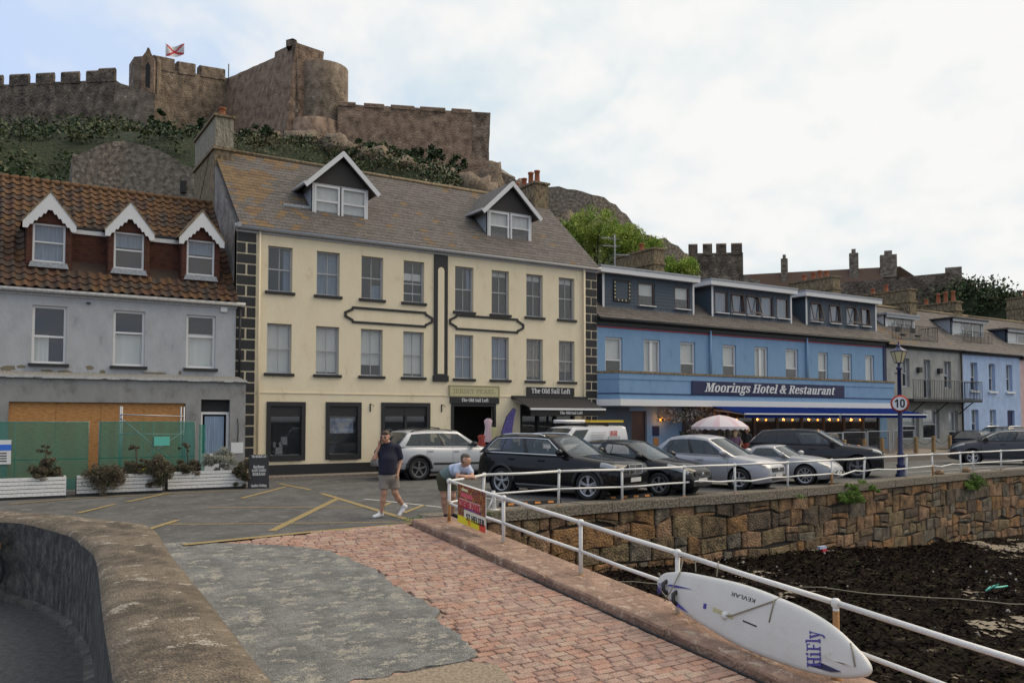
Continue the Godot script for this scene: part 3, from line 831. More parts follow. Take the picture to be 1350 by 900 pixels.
func chimney(parent: Node, x0: float, x1: float, z0: float, z1: float, yb: float, ym: float, yt: float, pots: Array, mlow: Material, mtop: Material) -> void:
	var c := boxpart(parent, "chimney", Vector3(x0, yb, z0), Vector3(x1, ym, z1), mlow)
	boxpart(c, "ledge", Vector3(x0 - 0.07, ym, z0 - 0.07), Vector3(x1 + 0.07, ym + 0.12, z1 + 0.07), mlow)
	boxpart(c, "stack_top", Vector3(x0 + 0.02, ym + 0.12, z0 + 0.02), Vector3(x1 - 0.02, yt, z1 - 0.02), mtop)
	boxpart(c, "cap", Vector3(x0 - 0.05, yt, z0 - 0.05), Vector3(x1 + 0.05, yt + 0.1, z1 + 0.05), mlow)
	for p in pots:
		var mb := MB.new(true)
		var h: float = p[2]
		mb.lathe(Vector3(p[0], yt + 0.1, p[1]), Vector3.UP, [Vector2(0.15, 0), Vector2(0.13, h * 0.4), Vector2(0.12, h * 0.85), Vector2(0.15, h * 0.88), Vector2(0.15, h), Vector2(0.11, h), Vector2(0.1, h * 0.6)], 12)
		put(mb, "chimney_pot", M.pot, c)

func grey_house() -> void:
	var b := thing("grey_house", "pale grey rendered house with brown pantile roof, three gabled dormers and boarded shopfront", "house")
	var wins := [[1.13, 2.07], [3.39, 4.33], [5.61, 6.55], [-1.6, -0.7]]
	var holes := []
	for w in wins: holes.append([w[0], w[1], 3.77, 5.56])
	facade(b, "upper_wall", -6.0, 7.22, 3.2, 6.0, -29.5, 0.22, holes, M.grey_render)
	var bl := [[0.03, 0.5, M.blind, 0.05, 0.5], [0.02, 0.57, M.blind], [0.02, 0.65, M.blind], [0.0, 0.5, M.blind]]
	for i in 4:
		window(b, wins[i][0], wins[i][1], 3.77, 5.56, -29.58, {"fw": 0.075, "rails": [0.47 if i == 0 else 0.6], "fm": M.upvc, "blind": bl[i], "sill": [0.08, 0.09, M.black_paint], "sz": -29.4})
	# shopfront standing forward of the upper wall
	facade(b, "shopfront_wall", -6.0, 7.28, 0.0, 3.28, -28.3, 0.2, [[0.55, 5.4, 0.3, 2.57], [5.87, 6.78, 0.06, 2.7]], M.grey_shop)
	boxpart(b, "shopfront_side", Vector3(7.08, 0.0, -29.6), Vector3(7.28, 3.28, -28.5), M.grey_shop)
	var mb := MB.new()
	mb.prism(Vector3(-6.0, 0, 0), Vector3(0, 0, 1), Vector3(0, 1, 0), Vector3(13.33, 0, 0), PackedVector2Array([Vector2(-28.24, 3.26), Vector2(-28.24, 3.31), Vector2(-29.5, 3.52), Vector2(-29.5, 3.2)]))
	put(mb, "shopfront_roof", M.lead_old, b)
	# ragged flashing
	mb = MB.new()
	var x := -6.0
	while x < 7.25:
		var w := rng.randf_range(0.15, 0.5)
		mb.box2(Vector3(x, 3.3 - rng.randf_range(0.0, 0.035), -28.255), Vector3(minf(x + w, 7.3), 3.345 + rng.randf_range(-0.01, 0.012), -28.215))
		x += w
	put(mb, "flashing", M.trim_grey, b)
	for k in 4:
		boxpart(b, "plywood_board", Vector3(0.552 + k * 1.212, 0.3, -28.42), Vector3(0.552 + (k + 1) * 1.212 - 0.008, 2.568, -28.40 - 0.003 * (k % 2)), M.ply)
	# door
	mb = MB.new()
	mb.box2(Vector3(5.872, 0.06, -28.5), Vector3(5.95, 2.3, -28.42)); mb.box2(Vector3(6.7, 0.06, -28.5), Vector3(6.778, 2.3, -28.42)); mb.box2(Vector3(5.872, 2.22, -28.5), Vector3(6.778, 2.3, -28.421))
	var dr := put(mb, "door", M.upvc, b)
	boxpart(dr, "panel", Vector3(5.95, 0.06, -28.48), Vector3(6.7, 0.9, -28.44), M.upvc)
	boxpart(dr, "pane", Vector3(6.02, 0.95, -28.465), Vector3(6.63, 2.16, -28.455), M.curtain)
	boxpart(dr, "door_frame", Vector3(5.95, 0.9, -28.475), Vector3(6.7, 0.95, -28.445), M.upvc)
	boxpart(dr, "letter_plate", Vector3(6.12, 0.78, -28.44), Vector3(6.5, 0.85, -28.43), M.iron)
	boxpart(dr, "transom", Vector3(5.872, 2.3, -28.5), Vector3(6.778, 2.698, -28.46), M.black_hole)
	boxpart(b, "meter_panel", Vector3(6.83, 0.95, -28.3), Vector3(7.22, 1.3, -28.285), M.upvc)
	tubepart(b, "cable", [Vector3(7.02, 2.1, -28.285), Vector3(7.05, 1.8, -28.28), Vector3(7.04, 1.32, -28.285)], 0.012, M.iron, 5)
	# bare patches where paint and render have come away
	for q in [[0.3, 0.75, 3.6, 0.16], [0.75, 1.0, 3.66, 0.1], [1.35, 1.75, 3.55, 0.08], [1.85, 2.3, 3.52, 0.12], [2.6, 2.85, 3.68, 0.16], [3.0, 3.2, 3.56, 0.12], [4.2, 5.1, 3.57, 0.07], [5.35, 5.5, 3.6, 0.12], [-0.6, 0.2, 3.55, 0.1]]:
		var pl := PackedVector2Array()
		var cx: float = (q[0] + q[1]) * 0.5; var rx: float = (q[1] - q[0]) * 0.5
		for k in 16:
			var a := TAU * k / 16.0
			var rr := rng.randf_range(0.6, 1.1)
			pl.append(Vector2(cx + cos(a) * rx * rr, q[2] + sin(a) * q[3] * 0.6 * rr))
		mb = MB.new()
		mb.prism(Vector3(0, 0, -29.51), Vector3.RIGHT, Vector3.UP, Vector3(0, 0, 0.014), pl)
		put(mb, "bare_patch", M.bare, b)
	boxpart(b, "alarm_box", Vector3(6.7, 5.72, -29.5), Vector3(6.92, 5.88, -29.44), M.upvc)
	boxpart(b, "vent_stub", Vector3(2.6, 5.7, -29.5), Vector3(2.72, 5.74, -29.42), M.iron)
	# gutter and fascia
	boxpart(b, "fascia", Vector3(-6.0, 5.86, -29.5), Vector3(7.25, 6.02, -29.46), M.trim_grey)
	tubepart(b, "gutter", [Vector3(-6.0, 6.0, -29.38), Vector3(7.5, 6.0, -29.38)], 0.075, M.trim_grey)
	tubepart(b, "downpipe", [Vector3(7.34, 5.95, -29.42), Vector3(7.36, 3.4, -29.5)], 0.045, M.iron)
	tubepart(b, "downpipe", [Vector3(7.4, 3.4, -29.5), Vector3(7.42, 0.1, -29.5)], 0.05, M.iron)
	shell(b, -6.0, 7.2, 6.0, -29.7, -37.3, 10.2, M.gable)
	# pantile roof
	var up := Vector3(0, 10.35 - 6.05, -33.5 + 29.35); var L := up.length(); up = up.normalized()
	var n := Vector3(0, -up.z, up.y)
	mb = MB.new()
	mb.quad(Vector3(-6, 6.03, -29.35), Vector3(7.2, 6.03, -29.35), Vector3(7.2, 10.33, -33.5), Vector3(-6, 10.33, -33.5))
	mb.quad(Vector3(7.2, 6.03, -37.6), Vector3(-6, 6.03, -37.6), Vector3(-6, 10.33, -33.5), Vector3(7.2, 10.33, -33.5))
	var roof := put(mb, "roof", M.pantile1, b)
	var prof := [Vector2(0, 0.035), Vector2(0.05, 0.0), Vector2(0.12, -0.01), Vector2(0.17, 0.01), Vector2(0.21, 0.05), Vector2(0.25, 0.07), Vector2(0.29, 0.055), Vector2(0.315, 0.025)]
	mb = MB.new()
	var tl := 0.36
	for i in prof.size() - 1:
		var p: Vector2 = prof[i]; var q: Vector2 = prof[i + 1]
		var a0 := Vector3(p.x, 0, p.y + 0.045); var b0 := Vector3(q.x, 0, q.y + 0.045)
		var a1 := Vector3(p.x, tl, p.y); var b1 := Vector3(q.x, tl, q.y)
		mb.quad(a0, b0, b1, a1)
		mb.quad(a0 - Vector3(0, 0, 0.025), b0 - Vector3(0, 0, 0.025), b0, a0)
	var tile := mb.mesh()
	var list := []
	var bs := Basis(Vector3.RIGHT, up, Vector3.RIGHT.cross(up))
	for r in int(L / 0.31):
		for k in int(9.6 / 0.3):
			var p := Vector3(-2.35 + k * 0.3, 6.05, -29.35) + up * (r * 0.31) + n * 0.012
			var ok := true
			if p.y > 6.5 and p.y < 8.6 and p.x > 0.85 and p.x < 6.55: ok = p.y > 8.3 and p.z < -30.9 or p.y < 6.6
			if not ok: continue
			var mi := rng.randi() % 5
			if r > 15 and rng.randf() < 0.5: mi = 4
			if p.x > 6.4 and rng.randf() < 0.12: mi = 2
			list.append({"mesh": tile, "m": M["pantile%d" % mi], "t": Transform3D(bs.rotated(n, rng.randf_range(-0.015, 0.015)), p + n * rng.randf_range(0, 0.012)), "d": p.distance_to(Vector3(4, 6, -25))})
	pieces(roof, "tile", list, 300)
	mb = MB.new(true)
	for k in 30:
		mb.tube([Vector3(-2.0 + k * 0.31, 10.36, -33.5), Vector3(-2.0 + k * 0.31 + 0.3, 10.38, -33.5)], [0.12, 0.135], 8)
	put(mb, "ridge", M.pantile4, roof)
	# long tile-hung box behind the gabled dormers
	mb = MB.new()
	mb.box2(Vector3(1.2, 6.6, -33.0), Vector3(6.6, 8.22, -30.45))
	var bx := put(mb, "dormer_box", M.hung, b)
	tile_hang(bx, Vector3(2.05, 6.75, -30.45), Vector3.RIGHT, 1.4, 1.42, Vector3(0, 0, 1))
	tile_hang(bx, Vector3(4.35, 6.75, -30.45), Vector3.RIGHT, 1.4, 1.42, Vector3(0, 0, 1))
	boxpart(bx, "fascia", Vector3(1.2, 8.06, -30.45), Vector3(6.6, 8.2, -30.38), M.upvc)
	boxpart(bx, "lead_roof", Vector3(1.15, 8.22, -33.0), Vector3(6.65, 8.3, -30.36), M.black_paint)
	var xc := [1.56, 3.87, 6.13]
	for i in 3:
		var c: float = xc[i]
		var zf := -29.98
		var dm := facade(b, "dormer", c - 0.62, c + 0.62, 6.35, 8.3, zf, 0.15, [[c - 0.46, c + 0.46, 6.98, 8.2]], M.hung)
		mb = MB.new()
		mb.box2(Vector3(c - 0.62, 6.5, -31.8), Vector3(c - 0.56, 8.3, zf - 0.15)); mb.box2(Vector3(c + 0.56, 6.5, -31.8), Vector3(c + 0.62, 8.3, zf - 0.15))
		mb.box2(Vector3(c - 0.5, 6.5, -31.0), Vector3(c + 0.5, 8.3, -30.9))
		put(mb, "cheek", M.hung, dm)
		tile_hang(dm, Vector3(c - 0.62, 6.35, zf), Vector3.RIGHT, 1.24, 0.5, Vector3(0, 0, 1))
		tile_hang(dm, Vector3(c - 0.62, 6.9, zf), Vector3.RIGHT, 0.15, 1.4, Vector3(0, 0, 1))
		tile_hang(dm, Vector3(c + 0.47, 6.9, zf), Vector3.RIGHT, 0.15, 1.4, Vector3(0, 0, 1))
		tile_hang(dm, Vector3(c - 0.62, 6.5, zf - 0.7), Vector3(0, 0, 1), 0.7, 1.75, Vector3(-1, 0, 0))
		tile_hang(dm, Vector3(c + 0.62, 6.5, zf), Vector3(0, 0, -1), 0.5, 1.75, Vector3(1, 0, 0))
		window(dm, c - 0.455, c + 0.455, 6.98, 8.2, zf - 0.04, {"fw": 0.06, "rails": [0.52], "fm": M.upvc, "called": "window", "blind": [0.0, 0.98, M.curtain] if i == 0 else [0.6, 0.98, M.curtain]})
		mb = MB.new()
		mb.prism(Vector3(0, 0, 0), Vector3.RIGHT, Vector3.UP, Vector3(0, 0, 0.1), PackedVector2Array([Vector2(c - 0.5, 6.97), Vector2(c + 0.5, 6.97), Vector2(c + 0.56, 6.8), Vector2(c - 0.56, 6.8)]))
		var ap := put(mb, "lead_apron", M.lead, dm)
		ap.position.z = zf + 0.01
		boxpart(dm, "foot_flashing", Vector3(c - 0.66, 6.33, zf - 0.1), Vector3(c + 0.66, 6.4, zf + 0.06), M.lead)
		# gable roof and bargeboards with scalloped edge
		mb = MB.new()
		for s in [-1.0, 1.0]:
			var e := Vector3(c + s * 0.78, 8.22, zf + 0.2); var a := Vector3(c, 9.24, zf + 0.2)
			var bk := Vector3(0, 0, -2.4)
			if s > 0: mb.quad(e, e + bk, a + bk, a)
			else: mb.quad(a, a + bk, e + bk, e)
			var lo := Vector3(0, -0.08, 0)
			if s > 0: mb.quad(e + lo, e, a, a + lo)
			else: mb.quad(a + lo, a, e, e + lo)
		put(mb, "dormer_roof", M.stackstone, dm)
		var pl := PackedVector2Array([Vector2(c - 0.74, 8.2), Vector2(c, 9.17), Vector2(c + 0.74, 8.2), Vector2(c + 0.74, 7.98)])
		var lower := []
		for k in 11:
			var t := k / 10.0
			var xx := lerpf(0.60, 0.0, t)
			var yy := lerpf(8.0, 8.62, t)
			lower.append(Vector2(xx, yy + (0.05 if k % 2 else -0.02)))
		for v in lower: pl.append(Vector2(c + v.x, v.y))
		lower.reverse()
		for v in lower: pl.append(Vector2(c - v.x - 0.001, v.y))
		pl.append(Vector2(c - 0.74, 7.98))
		mb = MB.new()
		mb.prism(Vector3(0, 0, zf + 0.14), Vector3.RIGHT, Vector3.UP, Vector3(0, 0, 0.045), pl)
		put(mb, "bargeboard", M.upvc, dm)
		mb = MB.new()
		mb.prism(Vector3(0, 0, zf - 0.02), Vector3.RIGHT, Vector3.UP, Vector3(0, 0, 0.04), PackedVector2Array([Vector2(c - 0.62, 8.25), Vector2(c, 9.05), Vector2(c + 0.62, 8.25)]))
		put(mb, "gable_end", M.hung, dm)

func cream_building() -> void:
	var b := thing("cream_building", "three storey cream rendered building with black quoins and black painted panels", "building")
	var zf := -29.6
	var xc := [8.765, 10.54, 12.27, 14.0, 16.23, 17.93, 19.63, 21.3]
	var holes := []
	for i in 8:
		var w := 0.44 if i < 4 else 0.42
		holes.append([xc[i] - w, xc[i] + w, 6.58 - (0.2 if i > 3 else 0.0), 8.2])
		holes.append([xc[i] - w, xc[i] + w, 3.68, 5.45])
	holes += [[8.36, 9.72, 0.62, 2.66], [10.51, 11.85, 0.62, 2.67], [12.68, 14.7, 0.62, 2.68], [15.66, 17.69, 0.12, 2.66], [18.91, 21.7, 0.3, 2.66]]
	facade(b, "front_wall", 7.24, 22.95, 0.0, 8.72, zf, 0.3, holes, M.cream)
	for i in 8:
		var w := 0.44 if i < 4 else 0.42
		var y0 := 6.58 - (0.2 if i > 3 else 0.0)
		var up := {"fw": 0.05, "rails": [0.5], "bars": [0.5], "sill": [0.1, 0.1, M.black_paint], "sz": zf + 0.07}
		if i == 3: up.rails = [0.46, 0.22]
		up.blind = [[0.05, 0.95, M.curtain, 0.7, 0.98], [0.0, 1.0, M.curtain], [0.0, 0.35, M.curtain, 0.5, 1.0], [0.55, 0.72, M.blind], [0.5, 0.98, M.curtain, 0.75, 1.0], [0.88, 1.0, M.blind], [0.86, 1.0, M.blind], [0.86, 1.0, M.blind]][i]
		window(b, xc[i] - w + 0.005, xc[i] + w - 0.005, y0 + 0.01, 8.19, zf - 0.12, up)
		var lo := {"fw": 0.05, "rails": [0.5], "bars": [0.5], "sill": [0.1, 0.1, M.black_paint], "sz": zf + 0.07}
		lo.blind = [[0.02, 0.99, M.blind], [0.06, 0.99, M.blind], [0.24, 0.99, M.blind], [0.08, 0.99, M.blind], [0.0, 1.0, M.curtain], [0.0, 1.0, M.curtain], [0.1, 1.0, M.curtain], [0.25, 1.0, M.curtain]][i]
		if i > 5: lo.blind[2] = M.stackpale
		window(b, xc[i] - w + 0.005, xc[i] + w - 0.005, 3.69, 5.44, zf - 0.12, lo)
	# quoins
	for side in 2:
		var xa := 7.25 if side == 0 else 22.33; var xb := 7.9 if side == 0 else 22.92
		var y := 8.56; var k := 0
		while y > 0.6:
			var y1 := y; var y0 := y - (0.31 if k % 2 == 0 else 0.33)
			y = y0 - 0.055
			if k % 2 == 0:
				boxpart(b, "quoin", Vector3(xa, y0, zf), Vector3(xb, y1, zf + 0.03), M.black_paint)
			else:
				var xm := (xa + xb) * 0.5
				boxpart(b, "quoin", Vector3(xa, y0, zf), Vector3(xm - 0.035, y1, zf + 0.03), M.black_paint)
				boxpart(b, "quoin", Vector3(xm + 0.035, y0, zf), Vector3(xb, y1, zf + 0.03), M.black_paint)
			k += 1
	# pilaster strip and the two black outlined panels
	boxpart(b, "pilaster", Vector3(14.86, 3.62, zf), Vector3(15.46, 8.56, zf + 0.05), M.black_paint)
	boxpart(b, "pilaster_foot", Vector3(14.82, 3.55, zf), Vector3(15.5, 3.78, zf + 0.08), M.black_paint)
	var mb := MB.new()
	var pl := PackedVector2Array([Vector2(15.02, 3.85), Vector2(15.3, 3.85), Vector2(15.3, 7.95), Vector2(15.26, 8.04), Vector2(15.16, 8.08), Vector2(15.06, 8.04), Vector2(15.02, 7.95)])
	mb.prism(Vector3(0, 0, zf + 0.05), Vector3.RIGHT, Vector3.UP, Vector3(0, 0, 0.006), pl)
	put(mb, "pilaster_panel", M.cream, b)
	for q in [[11.21, 14.78, 5.68, 6.22], [15.58, 19.04, 5.68, 6.22]]:
		var pts := [Vector2(q[0] + 0.3, q[2]), Vector2(q[1] - 0.3, q[2]), Vector2(q[1] - 0.26, q[2] + 0.07), Vector2(q[1], q[2] + 0.2), Vector2(q[1], q[3] - 0.2), Vector2(q[1] - 0.26, q[3] - 0.07), Vector2(q[1] - 0.3, q[3]), Vector2(q[0] + 0.3, q[3]), Vector2(q[0] + 0.26, q[3] - 0.07), Vector2(q[0], q[3] - 0.2), Vector2(q[0], q[2] + 0.2), Vector2(q[0] + 0.26, q[2] + 0.07)]
		mb = MB.new()
		for k in 12:
			var p: Vector2 = pts[k]; var r: Vector2 = pts[(k + 1) % 12]
			var d := (r - p).normalized()
			mb.box(Vector3((p.x + r.x) * 0.5, (p.y + r.y) * 0.5, zf + 0.02 + 0.0005 * k), Vector3(p.distance_to(r) + 0.07, 0.085, 0.04), Basis(Vector3(d.x, d.y, 0), Vector3(-d.y, d.x, 0), Vector3(0, 0, 1)))
		put(mb, "panel_outline", M.black_paint, b)
	boxpart(b, "plinth", Vector3(7.92, 0.0, zf), Vector3(15.6, 0.46, zf + 0.04), M.black_paint)
	boxpart(b, "string_course", Vector3(7.95, 2.98, zf), Vector3(22.3, 3.02, zf + 0.025), M.cream)
	boxpart(b, "fascia", Vector3(7.2, 8.58, zf), Vector3(23.0, 8.76, zf + 0.05), M.trim_grey)
	tubepart(b, "gutter", [Vector3(7.15, 8.74, zf + 0.13), Vector3(23.05, 8.74, zf + 0.13)], 0.085, M.trim_grey)
	tubepart(b, "downpipe", [Vector3(8.02, 8.7, zf + 0.07), Vector3(8.02, 0.1, zf + 0.07)], 0.042, M.cream)
	tubepart(b, "downpipe", [Vector3(22.2, 8.7, zf + 0.07), Vector3(22.2, 0.1, zf + 0.07)], 0.05, M.cream)
	shell(b, 7.24, 22.95, 8.72, zf - 0.3, -38.0, 12.55, M.gable)
	boxpart(b, "shop_floor", Vector3(7.5, 0.05, -32.1), Vector3(22.7, 0.1, zf - 0.3), M.interior)
	slates(b, "roof", 7.3, 22.95, 8.78, -29.4, 12.62, -33.8, M.slate, 0.3, 0.24, true)
	mb = MB.new()
	mb.quad(Vector3(22.95, 8.78, -38.2), Vector3(7.2, 8.78, -38.2), Vector3(7.2, 12.62, -33.8), Vector3(22.95, 12.62, -33.8))
	put(mb, "rear_roof", M.slate, b)
	tubepart(b, "ridge", [Vector3(7.3, 12.64, -33.8), Vector3(22.95, 12.64, -33.8)], 0.11, M.stackstone)
	boxpart(b, "verge_flashing", Vector3(7.2, 8.7, -29.44), Vector3(7.34, 8.86, -29.36), M.lead)
	# dormers
	for q in [[11.37, 1.12], [19.02, 1.12]]:
		var c: float = q[0]; var hw: float = q[1]
		var zd := -30.62
		var dm := facade(b, "dormer", c - hw, c + hw, 9.55, 11.0, zd, 0.1, [[c - hw + 0.06, c + hw - 0.06, 9.7, 10.98]], M.upvc)
		for s in [-1.0, 1.0]:
			window(dm, c + s * (hw * 0.5 - 0.02) - (hw * 0.5 - 0.05), c + s * (hw * 0.5 - 0.02) + (hw * 0.5 - 0.05), 9.72, 10.96, zd + 0.01, {"fw": 0.085, "rails": [0.5], "fm": M.upvc, "blind": [0.02, 0.98, M.blind] if c < 15 else [0.5, 0.98, M.blind]})
		mb = MB.new()
		mb.prism(Vector3(c - hw, 0, 0), Vector3(0, 0, 1), Vector3(0, 1, 0), Vector3(0.08, 0, 0), PackedVector2Array([Vector2(zd - 0.1, 9.6), Vector2(zd - 0.1, 11.0), Vector2(-32.1, 11.0)]))
		mb.prism(Vector3(c + hw - 0.08, 0, 0), Vector3(0, 0, 1), Vector3(0, 1, 0), Vector3(0.08, 0, 0), PackedVector2Array([Vector2(zd - 0.1, 9.6), Vector2(zd - 0.1, 11.0), Vector2(-32.1, 11.0)]))
		put(mb, "cheek", M.lead, dm)
		mb = MB.new()
		mb.quad(Vector3(c - hw + 0.1, 9.9, -31.2), Vector3(c + hw - 0.1, 9.9, -31.2), Vector3(c + hw - 0.1, 11.0, -31.2), Vector3(c - hw + 0.1, 11.0, -31.2))
		put(mb, "interior", M.interior, dm)
		mb = MB.new()
		mb.prism(Vector3(0, 0, zd - 0.05), Vector3.RIGHT, Vector3.UP, Vector3(0, 0, 0.06), PackedVector2Array([Vector2(c - hw - 0.02, 11.0), Vector2(c + hw + 0.02, 11.0), Vector2(c, 12.1)]))
		put(mb, "gable_end", M.gable_dark, dm)
		var rf := MB.new(); var bg := MB.new()
		for s in [-1.0, 1.0]:
			var e := Vector3(c + s * (hw + 0.32), 10.92, zd + 0.25); var a := Vector3(c, 12.3, zd + 0.25)
			var bk := Vector3(0, 0, -2.6); var tk := Vector3(0, -0.1, 0)
			if s > 0:
				rf.quad(e, e + bk, a + bk, a); rf.quad(e + bk + tk, e + tk, a + tk, a + bk + tk); rf.quad(e + tk, e + bk + tk, e + bk, e)
			else:
				rf.quad(a, a + bk, e + bk, e); rf.quad(a + tk, e + tk, e + bk + tk, a + bk + tk); rf.quad(e + bk + tk, e + tk, e, e + bk)
			var d := (a - e).normalized()
			bg.box((e + a) * 0.5 + Vector3(0, -0.1, 0.02 + 0.003 * s), Vector3(e.distance_to(a) + 0.1, 0.17, 0.05), Basis(d, Vector3(0, 0, 1).cross(d), Vector3(0, 0, 1)))
		put(rf, "dormer_roof", M.slate, dm); put(bg, "bargeboard", M.upvc, dm)
		tubepart(dm, "dormer_gutter", [Vector3(c - hw - 0.36, 10.9, zd + 0.2), Vector3(c - hw - 0.36, 10.9, -32.2)], 0.06, M.trim_grey)
		tubepart(dm, "dormer_downpipe", [Vector3(c - hw - 0.1, 10.8, -31.9), Vector3(c - hw - 0.1, 9.65, zd + 0.02)], 0.05, M.trim_grey)
		boxpart(dm, "lead_apron", Vector3(c - hw - 0.05, 9.4, zd - 0.1), Vector3(c + hw + 0.05, 9.6, zd + 0.04), M.lead_old)
	chimney(b, 7.22, 7.95, -36.9, -33.15, 9.0, 12.45, 13.75, [[7.58, -33.6, 0.4], [7.58, -34.3, 0.38], [7.58, -35.0, 0.4], [7.58, -35.7, 0.4], [7.58, -36.4, 0.38]], M.stackstone, M.stackpale)
	chimney(b, 22.1, 22.92, -36.5, -33.3, 11.0, 11.95, 13.4, [[22.5, -33.7, 0.65], [22.5, -34.25, 0.7], [22.5, -34.85, 0.55], [22.5, -35.6, 0.5], [22.5, -36.1, 0.5]], M.stackstone, M.stackstone)
	# lead repair on the slates
	boxpart(b, "slate_repair", Vector3(9.2, 10.0, -30.83), Vector3(10.3, 10.1, -30.76), M.lead)
	# shop windows
	for q in [[8.36, 9.72, 0.62, 2.66], [10.51, 11.85, 0.62, 2.67], [12.68, 14.7, 0.62, 2.68]]:
		mb = MB.new()
		var f := 0.13
		mb.box2(Vector3(q[0] - 0.02, q[2] - 0.02, zf - 0.14), Vector3(q[0] + f, q[3] + 0.02, zf + 0.035)); mb.box2(Vector3(q[1] - f, q[2] - 0.02, zf - 0.14), Vector3(q[1] + 0.02, q[3] + 0.02, zf + 0.035))
		mb.box2(Vector3(q[0] + f, q[3] - 0.5, zf - 0.14), Vector3(q[1] - f, q[3] + 0.02, zf - 0.02)); mb.box2(Vector3(q[0] + f, q[3] - f, zf - 0.02), Vector3(q[1] - f, q[3] + 0.021, zf + 0.034)); mb.box2(Vector3(q[0] + f, q[2] - 0.04, zf - 0.14), Vector3(q[1] - f, q[2] + 0.16, zf + 0.05))
		if q[1] - q[0] > 1.8: mb.box2(Vector3(13.64, q[2], zf - 0.13), Vector3(13.74, q[3], zf - 0.01))
		var sw := put(mb, "shop_window", M.black_paint, b)
		boxpart(sw, "pane", Vector3(q[0] + 0.1, q[2] + 0.1, zf - 0.09), Vector3(q[1] - 0.1, q[3] - 0.1, zf - 0.08), M.glass)
		boxpart(sw, "display_back", Vector3(q[0] - 0.3, 0.5, zf - 1.3), Vector3(q[1] + 0.3, 2.8, zf - 1.25), M.interior)
		boxpart(sw, "display_floor", Vector3(q[0], 0.7, zf - 1.2), Vector3(q[1], 0.78, zf - 0.31), M.sash)
	# doorway
	mb = MB.new()
	mb.box2(Vector3(15.64, 0.1, zf - 0.1), Vector3(15.76, 2.7, zf + 0.03)); mb.box2(Vector3(17.6, 0.1, zf - 0.1), Vector3(17.71, 2.7, zf + 0.03)); mb.box2(Vector3(15.76, 2.58, zf - 0.1), Vector3(17.6, 2.7, zf + 0.03))
	put(mb, "doorway", M.black_paint, b)
	boxpart(b, "shop_ceiling", Vector3(15.4, 2.62, -32.1), Vector3(18.2, 2.68, zf - 0.31), M.cream)
	# second shop front
	mb = MB.new()
	for xx in [18.9, 19.75, 20.65, 21.6]: mb.box2(Vector3(xx, 0.3, zf - 0.14), Vector3(xx + 0.1, 2.66, zf + 0.02))
	mb.box2(Vector3(18.9, 0.28, zf - 0.13), Vector3(21.7, 0.5, zf + 0.03)); mb.box2(Vector3(18.9, 2.2, zf - 0.12), Vector3(21.7, 2.28, zf - 0.01)); mb.box2(Vector3(18.9, 2.56, zf - 0.12), Vector3(21.7, 2.68, zf + 0.012))
	var s2 := put(mb, "shop_window", M.black_paint, b)
	boxpart(s2, "pane", Vector3(19.0, 0.5, zf - 0.09), Vector3(21.6, 2.56, zf - 0.08), M.glass)
	boxpart(s2, "display_back", Vector3(18.6, 0.3, zf - 1.3), Vector3(22.0, 2.8, zf - 1.25), M.interior)
	# signs
	var sg := boxpart(b, "shop_sign", Vector3(15.56, 2.98, zf), Vector3(17.82, 3.4, zf + 0.06), M.sign_cream)
	mb = MB.new()
	for e in [[15.53, 17.85, 3.38, 3.42], [15.53, 17.85, 2.96, 3.0]]: mb.box2(Vector3(e[0], e[2], zf), Vector3(e[1], e[3], zf + 0.075))
	for e in [[15.53, 15.57], [17.81, 17.85]]: mb.box2(Vector3(e[0], 3.0, zf), Vector3(e[1], 3.38, zf + 0.074))
	put(mb, "sign_frame", M.sign_text, sg)
	text("JERSEY PEARL", 0.17, 0.01, M.sign_text, sg, Transform3D(Basis.IDENTITY, Vector3(16.69, 3.19, zf + 0.063)), "Droid Serif", 400, false, "lettering", 1.95)
	sg = boxpart(b, "shop_sign", Vector3(15.58, 2.7, zf), Vector3(17.84, 2.94, zf + 0.065), M.black_paint)
	text("The Old Sail Loft", 0.13, 0.01, M.white, sg, Transform3D(Basis.IDENTITY, Vector3(16.7, 2.83, zf + 0.068)), "Droid Serif", 800, false, "lettering", 1.25)
	sg = boxpart(b, "shop_sign", Vector3(19.2, 3.06, zf), Vector3(21.65, 3.42, zf + 0.07), M.black_paint)
	text("The Old Sail Loft", 0.2, 0.01, M.white, sg, Transform3D(Basis.IDENTITY, Vector3(20.42, 3.26, zf + 0.073)), "Droid Serif", 800, false, "lettering", 2.0)
	# awning over the second shop
	mb = MB.new()
	mb.prism(Vector3(18.5, 0, 0), Vector3(0, 0, 1), Vector3(0, 1, 0), Vector3(3.75, 0, 0), PackedVector2Array([Vector2(-29.5, 2.98), Vector2(-29.5, 2.95), Vector2(-28.2, 2.48), Vector2(-28.2, 2.51)]))
	var aw := put(mb, "awning", M.awning_black, b)
	boxpart(aw, "front_bar", Vector3(18.48, 2.44, -28.22), Vector3(22.28, 2.52, -28.14), M.white)
	boxpart(aw, "valance", Vector3(18.5, 2.2, -28.2), Vector3(22.26, 2.44, -28.185), M.awning_black)
	boxpart(aw, "housing", Vector3(18.45, 2.9, zf), Vector3(22.3, 3.04, -29.42), M.black_paint)
	tubepart(aw, "arm", [Vector3(18.6, 2.85, -29.5), Vector3(18.7, 2.5, -28.3)], 0.025, M.white)
	tubepart(aw, "arm", [Vector3(22.1, 2.85, -29.5), Vector3(22.2, 2.5, -28.3)], 0.025, M.white)
	text("The Old Sail Loft", 0.11, 0.006, M.white, aw, Transform3D(Basis.IDENTITY, Vector3(20.5, 2.33, -28.18)), "Droid Serif", 800, false, "lettering", 1.15)
